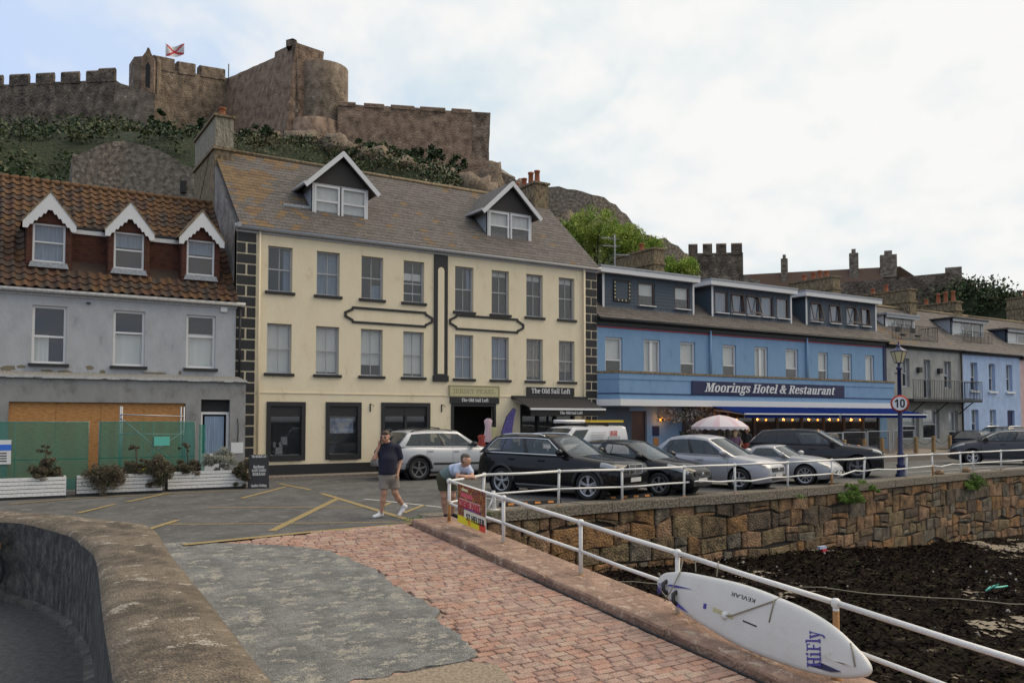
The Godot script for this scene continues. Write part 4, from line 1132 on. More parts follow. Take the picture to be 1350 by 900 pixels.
	for xx in [12.2, 15.2]:
		mb = MB.new()
		mb.box2(Vector3(xx, 2.35, zf), Vector3(xx + 0.04, 2.65, zf + 0.03)); mb.tube([Vector3(xx + 0.02, 2.6, zf + 0.02), Vector3(xx + 0.06, 2.62, zf + 0.12), Vector3(xx + 0.12, 2.55, zf + 0.14)], 0.012, 5)
		put(mb, "wall_hook", M.iron, b)

func hotel() -> void:
	var b := thing("hotel", "long blue hotel with flat roofed dark dormers and a lettered balcony front", "hotel")
	var zf := -29.6
	var wn := [[23.41, 24.4, 0], [25.67, 26.68, 1], [27.94, 28.9, 0], [30.76, 31.69, 0], [33.02, 34.0, 1], [35.35, 36.33, 0], [37.95, 38.75, 0], [39.99, 40.8, 0], [42.0, 42.8, 2]]
	var holes := []
	for w in wn: holes.append([w[0], w[1], 4.0, 5.75 if w[0] < 37 else 5.68])
	holes += [[24.8, 25.8, 0.15, 2.45], [29.2, 43.2, 0.15, 2.45]]
	facade(b, "front_wall", 22.95, 43.9, 0.0, 6.35, zf, 0.25, holes, M.hotel_blue)
	for w in wn:
		var o := {"fw": 0.085, "fm": M.upvc, "blind": [0.0, 0.98, M.curtain]}
		if w[2] == 1: o.rails = []; o.bars = [0.5]; o.bw = 0.16; o.blind = [0.0, 1.0, M.blind]
		elif w[2] == 2: o.rails = []; o.blind = [0.0, 1.0, M.blind]
		else: o.rails = [0.42]; o.blind = [0.45, 0.98, M.blind]
		window(b, w[0], w[1], 4.0, 5.75 if w[0] < 37 else 5.68, zf - 0.08, o)
	boxpart(b, "red_band", Vector3(22.95, 6.17, zf), Vector3(43.8, 6.23, zf + 0.03), M.red_trim)
	boxpart(b, "fascia", Vector3(22.95, 6.27, zf), Vector3(43.9, 6.55, zf + 0.12), M.black_paint)
	tubepart(b, "gutter", [Vector3(22.95, 6.52, zf + 0.2), Vector3(43.95, 6.52, zf + 0.2)], 0.08, M.black_paint)
	tubepart(b, "downpipe", [Vector3(29.85, 6.4, zf + 0.08), Vector3(29.85, 4.2, zf + 0.08)], 0.06, M.hotel_blue)
	tubepart(b, "downpipe", [Vector3(36.95, 6.4, zf + 0.08), Vector3(36.95, 4.2, zf + 0.08)], 0.06, M.hotel_blue)
	boxpart(b, "corner_strip", Vector3(43.62, 4.2, zf), Vector3(43.9, 6.3, zf + 0.04), M.navy)
	shell(b, 22.95, 43.9, 6.35, zf - 0.25, -37.0, 9.4, M.gable)
	slates(b, "roof", 22.95, 43.95, 6.58, -29.35, 9.35, -33.2, M.slate, 0.32, 0.24)
	var mb := MB.new()
	mb.quad(Vector3(43.95, 6.58, -37.2), Vector3(22.95, 6.58, -37.2), Vector3(22.95, 9.35, -33.2), Vector3(43.95, 9.35, -33.2))
	put(mb, "rear_roof", M.slate, b)
	tubepart(b, "ridge", [Vector3(22.95, 9.36, -33.2), Vector3(43.95, 9.36, -33.2)], 0.1, M.stackstone)
	# flat roofed dormers
	var ds := [[23.75, 29.4, [[25.85, 26.85], [28.15, 29.1]]], [30.65, 36.55, [[30.85, 31.75], [32.0, 32.9], [33.12, 34.0], [34.22, 35.1], [35.4, 36.3]]], [37.75, 43.9, [[38.1, 39.0], [39.7, 40.6], [41.2, 42.05], [42.5, 43.3]]]]
	for q in ds:
		var x0: float = q[0]; var x1: float = q[1]
		var zd := -30.2
		var hl := []
		for w in q[2]: hl.append([w[0], w[1], 7.42, 8.5])
		var dm := facade(b, "dormer", x0, x1, 6.75, 8.75, zd, 0.12, hl, M.clad)
		# lap boards
		var brd := MB.new()
		var y := 7.2
		while y < 8.7:
			var segs := [[x0, x1]]
			if y > 7.3 and y < 8.48:
				segs = []
				var xl := x0
				for w in q[2]:
					segs.append([xl, w[0] - 0.04]); xl = w[1] + 0.04
				segs.append([xl, x1])
			for s in segs:
				if s[1] - s[0] > 0.03:
					brd.box(Vector3((s[0] + s[1]) * 0.5, y + 0.08, zd + 0.014), Vector3(s[1] - s[0], 0.165, 0.014), Basis(Vector3.RIGHT, -0.07))
			y += 0.155
		put(brd, "lap_boards", M.clad, dm).set_meta("kind", "stuff")
		mb = MB.new()
		mb.prism(Vector3(x0, 0, 0), Vector3(0, 0, 1), Vector3(0, 1, 0), Vector3(0.1, 0, 0), PackedVector2Array([Vector2(zd - 0.12, 6.7), Vector2(zd - 0.12, 8.75), Vector2(-32.6, 8.75)]))
		put(mb, "cheek", M.clad, dm); mb = MB.new()
		mb.prism(Vector3(x1 - 0.1, 0, 0), Vector3(0, 0, 1), Vector3(0, 1, 0), Vector3(0.1, 0, 0), PackedVector2Array([Vector2(zd - 0.12, 6.7), Vector2(zd - 0.12, 8.75), Vector2(-32.6, 8.75)]))
		var ch := put(mb, "cheek", M.clad, dm)
		brd = MB.new()
		y = 7.1
		while y < 8.7:
			var zz := -29.8 - (y - 6.6) * 1.36
			if zz < zd: brd.box(Vector3(x0 - 0.012, y + 0.08, (zd + zz) * 0.5), Vector3(0.014, 0.165, zd - zz), Basis(Vector3(0, 0, 1), -0.07))
			y += 0.155
		put(brd, "lap_boards", M.clad, ch).set_meta("kind", "stuff")
		mb = MB.new()
		mb.quad(Vector3(x0 + 0.1, 7.0, -31.3), Vector3(x1 - 0.1, 7.0, -31.3), Vector3(x1 - 0.1, 8.7, -31.3), Vector3(x0 + 0.1, 8.7, -31.3))
		put(mb, "interior", M.interior, dm)
		boxpart(dm, "flat_roof", Vector3(x0 - 0.35, 8.98, -33.0), Vector3(x1 + 0.2, 9.06, zd + 0.34), M.lead)
		mb = MB.new()
		mb.box2(Vector3(x0 - 0.33, 8.74, zd + 0.26), Vector3(x1 + 0.18, 8.975, zd + 0.31)); mb.box2(Vector3(x0 - 0.33, 8.741, -32.6), Vector3(x0 - 0.28, 8.974, zd + 0.26)); mb.box2(Vector3(x0 - 0.28, 8.742, -32.6), Vector3(x1 + 0.17, 8.78, zd + 0.26))
		put(mb, "roof_fascia", M.upvc, dm)
		boxpart(dm, "corner_board", Vector3(x0 - 0.03, 6.95, zd), Vector3(x0 + 0.08, 8.74, zd + 0.035), M.upvc)
		boxpart(dm, "corner_board", Vector3(x1 - 0.08, 6.85, zd), Vector3(x1 + 0.03, 8.74, zd + 0.035), M.upvc)
		boxpart(dm, "lead_apron", Vector3(x0 + 0.09, 6.85, zd), Vector3(x1 - 0.09, 7.2, zd + 0.06), M.lead_old)
		boxpart(dm, "foot_flashing", Vector3(x0 - 0.05, 6.72, zd), Vector3(x1 + 0.05, 6.86, zd + 0.16), M.lead)
		var k := 0
		for w in q[2]:
			var o := {"fw": 0.05, "rails": [], "fm": M.brownframe, "blind": [0.45 if x0 < 25 else 0.0, 1.0, M.blind if x0 < 25 else M.curtain], "sill": [0.03, 0.05, M.upvc]}
			var wd := window(dm, w[0] + 0.005, w[1] - 0.005, 7.425, 8.495, zd - 0.01, o)
			# some stand open, hinged at the top
			if x0 > 37 or (x0 > 30 and k in [1, 2]):
				var op: float = [0.22, 0.1, 0.3, 0.04][k % 4]
				var sash := MB.new()
				var pv := Vector3((w[0] + w[1]) * 0.5, 8.44, zd + 0.03)
				var bs := Basis(Vector3.RIGHT, -op)
				var hw: float = (w[1] - w[0]) * 0.5 - 0.03
				for s in [[0.0, -0.02, hw * 2, 0.05], [0.0, -0.94, hw * 2, 0.05]]: sash.box(pv + bs * Vector3(s[0], s[1], 0), Vector3(s[2], s[3], 0.04), bs)
				for s in [-1.0, 1.0]: sash.box(pv + bs * Vector3(s * hw, -0.48, 0), Vector3(0.05, 0.96, 0.041), bs)
				var so := put(sash, "open_sash", M.brownframe, wd)
			k += 1
	# ornament of small gilt marks on the first dormer
	mb = MB.new()
	for s in [[24.35, 25.35, 8.4, 8.52], [24.35, 25.35, 7.5, 7.62]]: mb.box2(Vector3(s[0], s[2], -30.17), Vector3(s[1], s[3], -30.13))
	mb.box2(Vector3(24.35, 7.62, -30.17), Vector3(24.5, 8.4, -30.131)); mb.box2(Vector3(25.2, 7.62, -30.17), Vector3(25.35, 8.4, -30.131))
	var fr := put(mb, "frame_ornament", M.black_paint, b)
	mb = MB.new()
	for k in 5:
		mb.box(Vector3(24.42, 7.68 + k * 0.17, -30.125), Vector3(0.07, 0.07, 0.02), Basis(Vector3(0, 0, 1), 0.5 + k)); mb.box(Vector3(25.28, 7.68 + k * 0.17, -30.125), Vector3(0.07, 0.07, 0.02), Basis(Vector3(0, 0, 1), 0.9 + k))
	for k in 3: mb.box(Vector3(24.62 + k * 0.22, 7.56, -30.125), Vector3(0.07, 0.07, 0.02), Basis(Vector3(0, 0, 1), 0.7 + k))
	put(mb, "gilt_mark", M.sign_cream, fr)
	boxpart(fr, "dark_panel", Vector3(24.5, 7.62, -30.17), Vector3(25.2, 8.4, -30.145), M.clad)
	# balcony front
	mb = MB.new()
	var zb := -28.8
	mb.prism(Vector3(0, 3.12, 0), Vector3(1, 0, 0), Vector3(0, 0, 1), Vector3(0, 0.98, 0), PackedVector2Array([Vector2(22.97, -29.6), Vector2(23.55, zb), Vector2(43.4, zb), Vector2(43.4, -29.6)]))
	var bal := put(mb, "balcony", M.hotel_blue, b)
	var ring := func(y0: float, y1: float, g: float, m: Material, nm: String) -> void:
		var mm := MB.new()
		mm.prism(Vector3(0, y0, 0), Vector3(1, 0, 0), Vector3(0, 0, 1), Vector3(0, y1 - y0, 0), PackedVector2Array([Vector2(22.96 - g * 0.5, -29.6), Vector2(23.55 - g * 0.4, zb + g), Vector2(43.4 + g, zb + g), Vector2(43.4 + g, -29.6)]))
		put(mm, nm, m, bal)
	ring.call(4.1, 4.2, 0.05, M.stackstone, "coping")
	ring.call(3.84, 4.098, 0.025, M.hotel_blue, "upper_band")
	ring.call(2.95, 3.118, 0.1, M.hotel_blue, "ledge")
	ring.call(2.66, 2.948, 0.18, M.white, "white_band")
	ring.call(3.19, 3.23, 0.03, M.navy, "shadow_line")
	var sg := boxpart(bal, "name_board", Vector3(27.85, 3.24, zb), Vector3(38.95, 3.86, zb + 0.06), M.navy)
	var sh := Basis(Vector3(1, 0, 0), Vector3(0.35, 1, 0), Vector3(0, 0, 1))
	text("Moorings Hotel & Restaurant", 0.42, 0.03, M.white, sg, Transform3D(sh, Vector3(33.4, 3.56, zb + 0.075)), "Droid Serif", 700, true, "lettering", 9.4)
	# ground floor: dark glazed front under the awnings
	mb = MB.new()
	for xx in [29.2, 31.0, 32.9, 34.6, 36.5, 38.3, 40.0, 41.7, 43.1]: mb.box2(Vector3(xx, 0.15, zf - 0.1), Vector3(xx + 0.12, 2.45, zf + 0.02))
	mb.box2(Vector3(29.2, 0.1, zf - 0.09), Vector3(43.2, 0.6, zf + 0.03))
	mb.box2(Vector3(24.8, 0.1, zf - 0.1), Vector3(24.9, 2.45, zf + 0.02)); mb.box2(Vector3(25.7, 0.1, zf - 0.1), Vector3(25.8, 2.45, zf + 0.02))
	var gf := put(mb, "ground_floor_frame", M.clad, b)
	boxpart(gf, "pane", Vector3(29.3, 0.6, zf - 0.06), Vector3(43.1, 2.45, zf - 0.05), M.glass)
	boxpart(gf, "dark_panel", Vector3(22.97, 0.1, zf), Vector3(24.75, 2.6, zf + 0.04), M.clad)
	boxpart(gf, "door", Vector3(24.9, 0.15, zf - 0.09), Vector3(25.7, 2.45, zf - 0.03), M.brownframe)
	boxpart(gf, "dark_panel", Vector3(28.0, 0.1, zf), Vector3(29.2, 2.62, zf + 0.05), M.clad)
	boxpart(gf, "blue_sign", Vector3(26.15, 1.3, zf), Vector3(26.55, 1.75, zf + 0.03), M.navy)
	boxpart(gf, "orange_notice", Vector3(26.2, 0.85, zf), Vector3(26.5, 1.22, zf + 0.03), M.ply)
	# wall lanterns, lit
	var lx := [26.5, 29.6, 31.5, 33.6, 35.6, 37.6, 39.3, 41.2]
	for x in lx:
		mb = MB.new(true)
		mb.lathe(Vector3(x, 1.98, zf + 0.16), Vector3.UP, [Vector2(0, 0), Vector2(0.042, 0.02), Vector2(0.05, 0.06), Vector2(0.03, 0.1), Vector2(0, 0.12)], 10)
		var lp := put(mb, "wall_lamp", M.lamp_glow, b)
		boxpart(lp, "bracket", Vector3(x - 0.03, 2.15, zf), Vector3(x + 0.03, 2.2, zf + 0.2), M.iron)
		var ol := OmniLight3D.new(); ol.name = "lamp_light"
		lp.add_child(ol); ol.position = Vector3(x, 2.05, zf + 0.28)
		ol.light_color = Color(1.0, 0.6, 0.25); ol.light_energy = 0.12; ol.light_size = 0.07; ol.omni_range = 6.0; ol.omni_attenuation = 2.0; ol.shadow_enabled = true
	# blue awnings
	for q in [[29.0, 35.6], [35.75, 42.9]]:
		mb = MB.new()
		mb.prism(Vector3(q[0], 0, 0), Vector3(0, 0, 1), Vector3(0, 1, 0), Vector3(q[1] - q[0], 0, 0), PackedVector2Array([Vector2(-28.65, 2.68), Vector2(-28.65, 2.65), Vector2(-26.6, 2.3), Vector2(-26.6, 2.33)]))
		var aw := put(mb, "awning", M.awning_blue, b)
		boxpart(aw, "front_bar", Vector3(q[0] - 0.02, 2.28, -26.62), Vector3(q[1] + 0.02, 2.34, -26.54), M.white)
		boxpart(aw, "valance", Vector3(q[0], 2.14, -26.6), Vector3(q[1], 2.28, -26.585), M.awning_blue)
		for xx in [q[0] + 0.3, q[1] - 0.3]: tubepart(aw, "arm", [Vector3(xx, 2.5, -28.8), Vector3(xx + 0.3, 2.25, -26.65)], 0.03, M.white)
	chimney(b, 29.55, 30.25, -36.6, -33.2, 8.5, 10.2, 11.0, [[29.9, -34.6, 0.45]], M.stackstone, M.stackstone)
	chimney(b, 43.7, 44.4, -36.3, -32.9, 8.0, 10.0, 10.75, [[44.0, -33.6, 0.4], [44.0, -34.1, 0.5], [44.0, -34.6, 0.45], [44.0, -35.3, 0.4]], M.stackstone, M.stackstone)

func far_house(called: String, label: String, x0: float, x1: float, ye: float, m: Material, wins: Array, wo: Dictionary) -> Node3D:
	var b := thing(called, label, "house")
	var zf := -29.6
	facade(b, "front_wall", x0, x1, 0.0, ye, zf, 0.28, wins, m)
	for w in wins:
		var o := wo.duplicate()
		window(b, w[0] + 0.004, w[1] - 0.004, w[2] + 0.004, w[3] - 0.004, zf - 0.2, o)
	boxpart(b, "fascia", Vector3(x0, ye - 0.06, zf), Vector3(x1, ye + 0.1, zf + 0.1), M.black_paint)
	tubepart(b, "gutter", [Vector3(x0, ye + 0.1, zf + 0.18), Vector3(x1, ye + 0.1, zf + 0.18)], 0.07, M.iron)
	shell(b, x0, x1, ye, zf - 0.28, -36.6, 9.25, M.gable)
	slates(b, "roof", x0, x1, ye + 0.13, -29.38, 9.3, -33.1, M.slate, 0.34, 0.25, x0 < 50)
	var mb := MB.new()
	mb.quad(Vector3(x1, ye, -36.8), Vector3(x0, ye, -36.8), Vector3(x0, 9.3, -33.1), Vector3(x1, 9.3, -33.1))
	put(mb, "rear_roof", M.slate, b)
	tubepart(b, "ridge", [Vector3(x0, 9.32, -33.1), Vector3(x1, 9.32, -33.1)], 0.1, M.stackstone)
	return b

func rail_panel(parent: Node, called: String, a: Vector3, b: Vector3, h: float, gap: float, m: Material) -> void:
	var mb := MB.new()
	var up := Vector3(0, h, 0)
	mb.tube([a + up, b + up], 0.022, 5); mb.tube([a + Vector3(0, 0.08, 0), b + Vector3(0, 0.08, 0)], 0.016, 5)
	var n := int(a.distance_to(b) / gap)
	for i in n + 1:
		var p := a.lerp(b, float(i) / n)
		mb.tube([p, p + up], 0.012 if i % 6 else 0.02, 4)
	put(mb, called, m, parent)

func house_dormer(b: Node3D, x0: float, x1: float, y0: float, y1: float, z: float, zback: float, mw: Material, roofm: Material) -> MeshInstance3D:
	var dm := facade(b, "dormer", x0, x1, y0, y1, z, 0.1, [[x0 + 0.15, x1 - 0.15, y0 + 0.25, y1 - 0.15]], mw)
	window(dm, x0 + 0.16, x1 - 0.16, y0 + 0.26, y1 - 0.16, z - 0.01, {"fw": 0.07, "rails": [], "bars": [0.34, 0.66], "bw": 0.09, "fm": M.upvc, "blind": [0.0, 1.0, M.blind, 0.0, 0.4]})
	var mb := MB.new()
	for x in [x0, x1 - 0.08]:
		mb = MB.new(); mb.prism(Vector3(x, 0, 0), Vector3(0, 0, 1), Vector3(0, 1, 0), Vector3(0.08, 0, 0), PackedVector2Array([Vector2(z - 0.1, y0 - 0.2), Vector2(z - 0.1, y1), Vector2(zback, y1)]))
		put(mb, "cheek", mw, dm)
	mb = MB.new(); mb.quad(Vector3(x0 + 0.1, y0, z - 0.9), Vector3(x1 - 0.1, y0, z - 0.9), Vector3(x1 - 0.1, y1, z - 0.9), Vector3(x0 + 0.1, y1, z - 0.9))
	put(mb, "interior", M.interior, dm)
	boxpart(dm, "flat_roof", Vector3(x0 - 0.2, y1, zback - 0.2), Vector3(x1 + 0.2, y1 + 0.1, z + 0.25), roofm)
	boxpart(dm, "fascia", Vector3(x0 - 0.18, y1 - 0.18, z + 0.18), Vector3(x1 + 0.18, y1 - 0.002, z + 0.22), M.lead)
	return dm

func far_houses() -> void:
	var wo := {"fw": 0.07, "rails": [0.48], "fm": M.upvc, "blind": [0.5, 1.0, M.blind]}
	var b := far_house("balcony_house", "grey two storey house with iron railed balcony and roof terrace", 43.9, 51.6, 6.25, M.stone_grey, [[45.47, 46.17, 3.97, 5.64], [47.58, 48.28, 3.33, 5.64], [49.71, 50.46, 3.97, 5.62], [45.4, 47.0, 0.9, 2.5], [47.4, 49.1, 0.9, 2.7], [50.1, 51.1, 0.15, 2.6]], wo)
	var mb := MB.new()
	mb.box2(Vector3(44.8, 3.1, -29.6), Vector3(51.9, 3.25, -28.5))
	var bal := put(mb, "balcony", M.iron, b)
	rail_panel(bal, "railing", Vector3(44.8, 3.25, -28.52), Vector3(51.9, 3.25, -28.52), 1.1, 0.17, M.iron)
	rail_panel(bal, "railing", Vector3(51.9, 3.25, -29.58), Vector3(51.9, 3.25, -28.52), 1.1, 0.17, M.iron)
	for xx in [46.2, 48.6, 51.2]: tubepart(bal, "brace", [Vector3(xx, 2.4, -29.58), Vector3(xx, 3.1, -28.7)], 0.035, M.iron, 5)
	for xx in [47.0, 49.1]:
		boxpart(b, "wall_light", Vector3(xx - 0.15, 4.85, -29.6), Vector3(xx + 0.15, 5.15, -29.4), M.iron)
	tubepart(b, "downpipe", [Vector3(51.45, 6.2, -29.5), Vector3(51.45, 0.1, -29.5)], 0.06, M.iron)
	var dm := house_dormer(b, 46.0, 49.0, 6.9, 8.4, -31.0, -32.4, M.upvc, M.lead)
	rail_panel(dm, "terrace_railing", Vector3(45.0, 6.75, -29.9), Vector3(49.6, 6.75, -29.9), 0.95, 0.15, M.iron)
	rail_panel(dm, "terrace_railing", Vector3(49.6, 6.75, -29.9), Vector3(49.6, 6.75, -31.0), 0.95, 0.15, M.iron)
	# terrace chairs seen through the bars
	for xx in [46.4, 47.9]:
		mb = MB.new()
		mb.box2(Vector3(xx, 7.15, -30.6), Vector3(xx + 0.45, 7.19, -30.2)); mb.box2(Vector3(xx, 7.19, -30.6), Vector3(xx + 0.45, 7.65, -30.56))
		for k in 4: mb.tube([Vector3(xx + 0.04 + 0.37 * (k % 2), 6.75, -30.24 - 0.32 * (k / 2)), Vector3(xx + 0.04 + 0.37 * (k % 2), 7.15, -30.24 - 0.32 * (k / 2))], 0.015, 4)
		var ch := thing("terrace_chair", "dark metal chair %s on the grey house roof terrace" % ["nearer the lamp post" if xx < 47 else "at the right end"], "chair", Vector3.ZERO, 0.0, "roof terrace chairs")
		put(mb, "chair_frame", M.iron, ch)
	chimney(b, 50.9, 51.6, -36.0, -32.5, 8.0, 9.7, 10.5, [[51.2, -34.4, 0.5], [51.2, -35.4, 0.35]], M.stackstone, M.stackstone)
	b = far_house("pale_blue_house", "pale blue two storey house with three upper sash windows at far right", 51.6, 58.5, 6.2, M.pale_blue, [[52.6, 53.4, 3.88, 5.65], [54.7, 55.45, 3.88, 5.65], [56.8, 57.55, 3.9, 5.65], [52.6, 53.4, 1.0, 2.68], [54.7, 55.45, 1.0, 2.68], [56.8, 57.7, 0.15, 2.66]], wo)
	for xx in [53.0, 55.08, 57.17]: boxpart(b, "sill", Vector3(xx - 0.5, 3.76, -29.6), Vector3(xx + 0.5, 3.872, -29.48), M.white)
	boxpart(b, "blue_door", Vector3(56.88, 0.2, -29.76), Vector3(57.62, 2.6, -29.72), M.navy)
	dm = house_dormer(b, 52.7, 56.4, 6.9, 8.55, -30.8, -32.6, M.lead, M.black_paint)
	rail_panel(dm, "terrace_railing", Vector3(52.9, 6.85, -30.2), Vector3(56.4, 6.85, -30.2), 0.9, 0.16, M.iron)
	chimney(b, 57.0, 57.8, -36.0, -33.0, 8.4, 9.6, 10.2, [[57.4, -33.4, 0.75], [57.4, -33.95, 0.75], [57.4, -34.5, 0.7], [57.4, -35.4, 0.4]], M.stackstone, M.stackstone)
	b = far_house("pink_house", "dusty pink house cut off by the right edge of the view", 58.5, 68.4, 6.1, M.pink, [[60.0, 60.8, 3.9, 5.6], [62.5, 63.3, 3.9, 5.6]], wo)
	dm = house_dormer(b, 58.9, 63.0, 7.0, 8.2, -30.6, -32.2, M.clad, M.slate)
	chimney(b, 67.4, 68.2, -35.0, -32.5, 8.0, 10.6, 11.4, [[67.8, -33.0, 0.5], [67.8, -33.8, 0.5]], M.stackstone, M.stackstone)

# ---------------------------------------------------------------- hill, castle, trees
var hill_pts := []
func hill_y(x: float, z: float) -> float:
	var s := 0.0; var w := 0.0
	for p in hill_pts:
		var d2: float = (p.x - x) * (p.x - x) + (p.z - z) * (p.z - z) + 6.0
		var k := 1.0 / (d2 * d2)
		s += p.y * k; w += k
	return s / w

func leaves(mb: MB, c: Vector3, r: Vector3, n: int, size: float, cols: Array, droop := 0.0, thin := 0.45) -> void:
	for i in n:
		var d := Vector3(rng.randfn(), rng.randfn(), rng.randfn()).normalized()
		var p := c + d * r * pow(rng.randf(), 0.35)
		var t := Vector3(rng.randfn(), rng.randfn() - droop, rng.randfn()).normalized()
		t = (t + d * 0.5).normalized()
		var u := t.cross(Vector3(rng.randfn(), rng.randfn(), rng.randfn())).normalized()
		var l := size * rng.randf_range(0.6, 1.3)
		var col: Color = cols[rng.randi() % cols.size()]
		var g := rng.randf_range(0.7, 1.3)
		mb.col = C(col.r * g, col.g * g, col.b * g)
		mb.quad(p - t * l * 0.5, p + u * l * thin * 0.5, p + t * l * 0.5, p - u * l * thin * 0.5)

func clump_leaves(mb: MB, c: Vector3, r: Vector3, clumps: int, per: int, size: float, cols: Array, droop := 0.0, thin := 0.45) -> void:
	for i in clumps:
		var d := Vector3(rng.randfn(), rng.randfn() * 0.8 + 0.25, rng.randfn()).normalized()
		var p := c + d * r * pow(rng.randf(), 0.4) * rng.randf_range(0.75, 1.05)
		var rr := minf(r.x, r.y) * rng.randf_range(0.2, 0.38)
		var cc: Color = cols[rng.randi() % cols.size()]
		leaves(mb, p, Vector3(rr, rr * 0.8, rr), per, size, [cc, cc * 1.1, cols[0]], droop, thin)

# a stretch of old wall: a, b are the top front corners; yb the foot heights; back = thickness vector
func rampart(parent: Node, called: String, a: Vector3, b: Vector3, yb0: float, yb1: float, th: float, m: Material, batter := 0.0, rag := 0.0, ydir := 0.0) -> MeshInstance3D:
	var t := Vector3(b.x - a.x, 0, b.z - a.z).normalized()
	var n := Vector3(-t.z, 0, t.x)
	if n.dot(Vector3(a.x, 0, a.z)) > 0: n = -n   # towards the harbour side
	var L := Vector2(a.x, a.z).distance_to(Vector2(b.x, b.z))
	var nx := maxi(2, int(L / 0.9)); var ny := maxi(3, int((a.y - yb0) / 1.3))
	var mb := MB.new(true)
	var P := []
	for i in nx + 1:
		var f := float(i) / nx
		var top := a.lerp(b, f)
		top.y += rag * (nz(top.x * 40, top.z * 40, 3) + 0.6 * nz(top.x * 120, top.z * 120, 8))
		var yb := lerpf(yb0, yb1, f)
		var col := []
		for j in ny + 1:
			var g := float(j) / ny
			var p := Vector3(top.x, lerpf(yb, top.y, g), top.z)
			p += n * (batter * (1.0 - g) + 0.14 * nz(p.x * 18, p.y * 18, p.z * 18) + 0.08 * nz(p.x * 70, p.y * 70, p.z * 70))
			col.append(p)
		P.append(col)
	for i in nx:
		for j in ny:
			mb.quad(P[i][j], P[i + 1][j], P[i + 1][j + 1], P[i][j + 1])
	mb.smooth(false)
	for i in nx:
		var bk := -n * th
		mb.quad(P[i][ny], P[i + 1][ny], P[i + 1][ny] + bk, P[i][ny] + bk)
		mb.quad(P[i + 1][0] + bk, P[i][0] + bk, P[i][ny] + bk, P[i + 1][ny] + bk)
	for i in [0, nx]:
		for j in ny:
			var bk := -n * th
			mb.quad(P[i][j] + bk, P[i][j], P[i][j + 1], P[i][j + 1] + bk)
	return put(mb, called, m, parent)

func merlon(parent: Node, a: Vector3, b: Vector3, h: float, th: float, m: Material) -> void:
	var t := Vector3(b.x - a.x, 0, b.z - a.z).normalized()
	var n := Vector3(-t.z, 0, t.x)
	if n.dot(Vector3(a.x, 0, a.z)) > 0: n = -n
	var mb := MB.new()
	var u := Vector3(0, h, 0); var k := -n * th; var f := n * 0.12; var dn := Vector3(0, -0.3, 0)
	var sl := Vector3(0, -0.22, 0)
	mb.quad(a + f + dn, b + f + dn, b + f + u + sl, a + f + u + sl)
	mb.quad(a + f + u + sl, b + f + u + sl, b + u + k * 0.3, a + u + k * 0.3)
	mb.quad(a + u + k * 0.3, b + u + k * 0.3, b + u + k + sl, a + u + k + sl)
	mb.quad(b + k + dn, a + k + dn, a + k + u + sl, b + k + u + sl)
	mb.quad(a + k + dn, a + f + dn, a + f + u + sl, a + k + u + sl)
	mb.quad(b + f + dn, b + k + dn, b + k + u + sl, b + f + u + sl)
	put(mb, "merlon", m, parent)

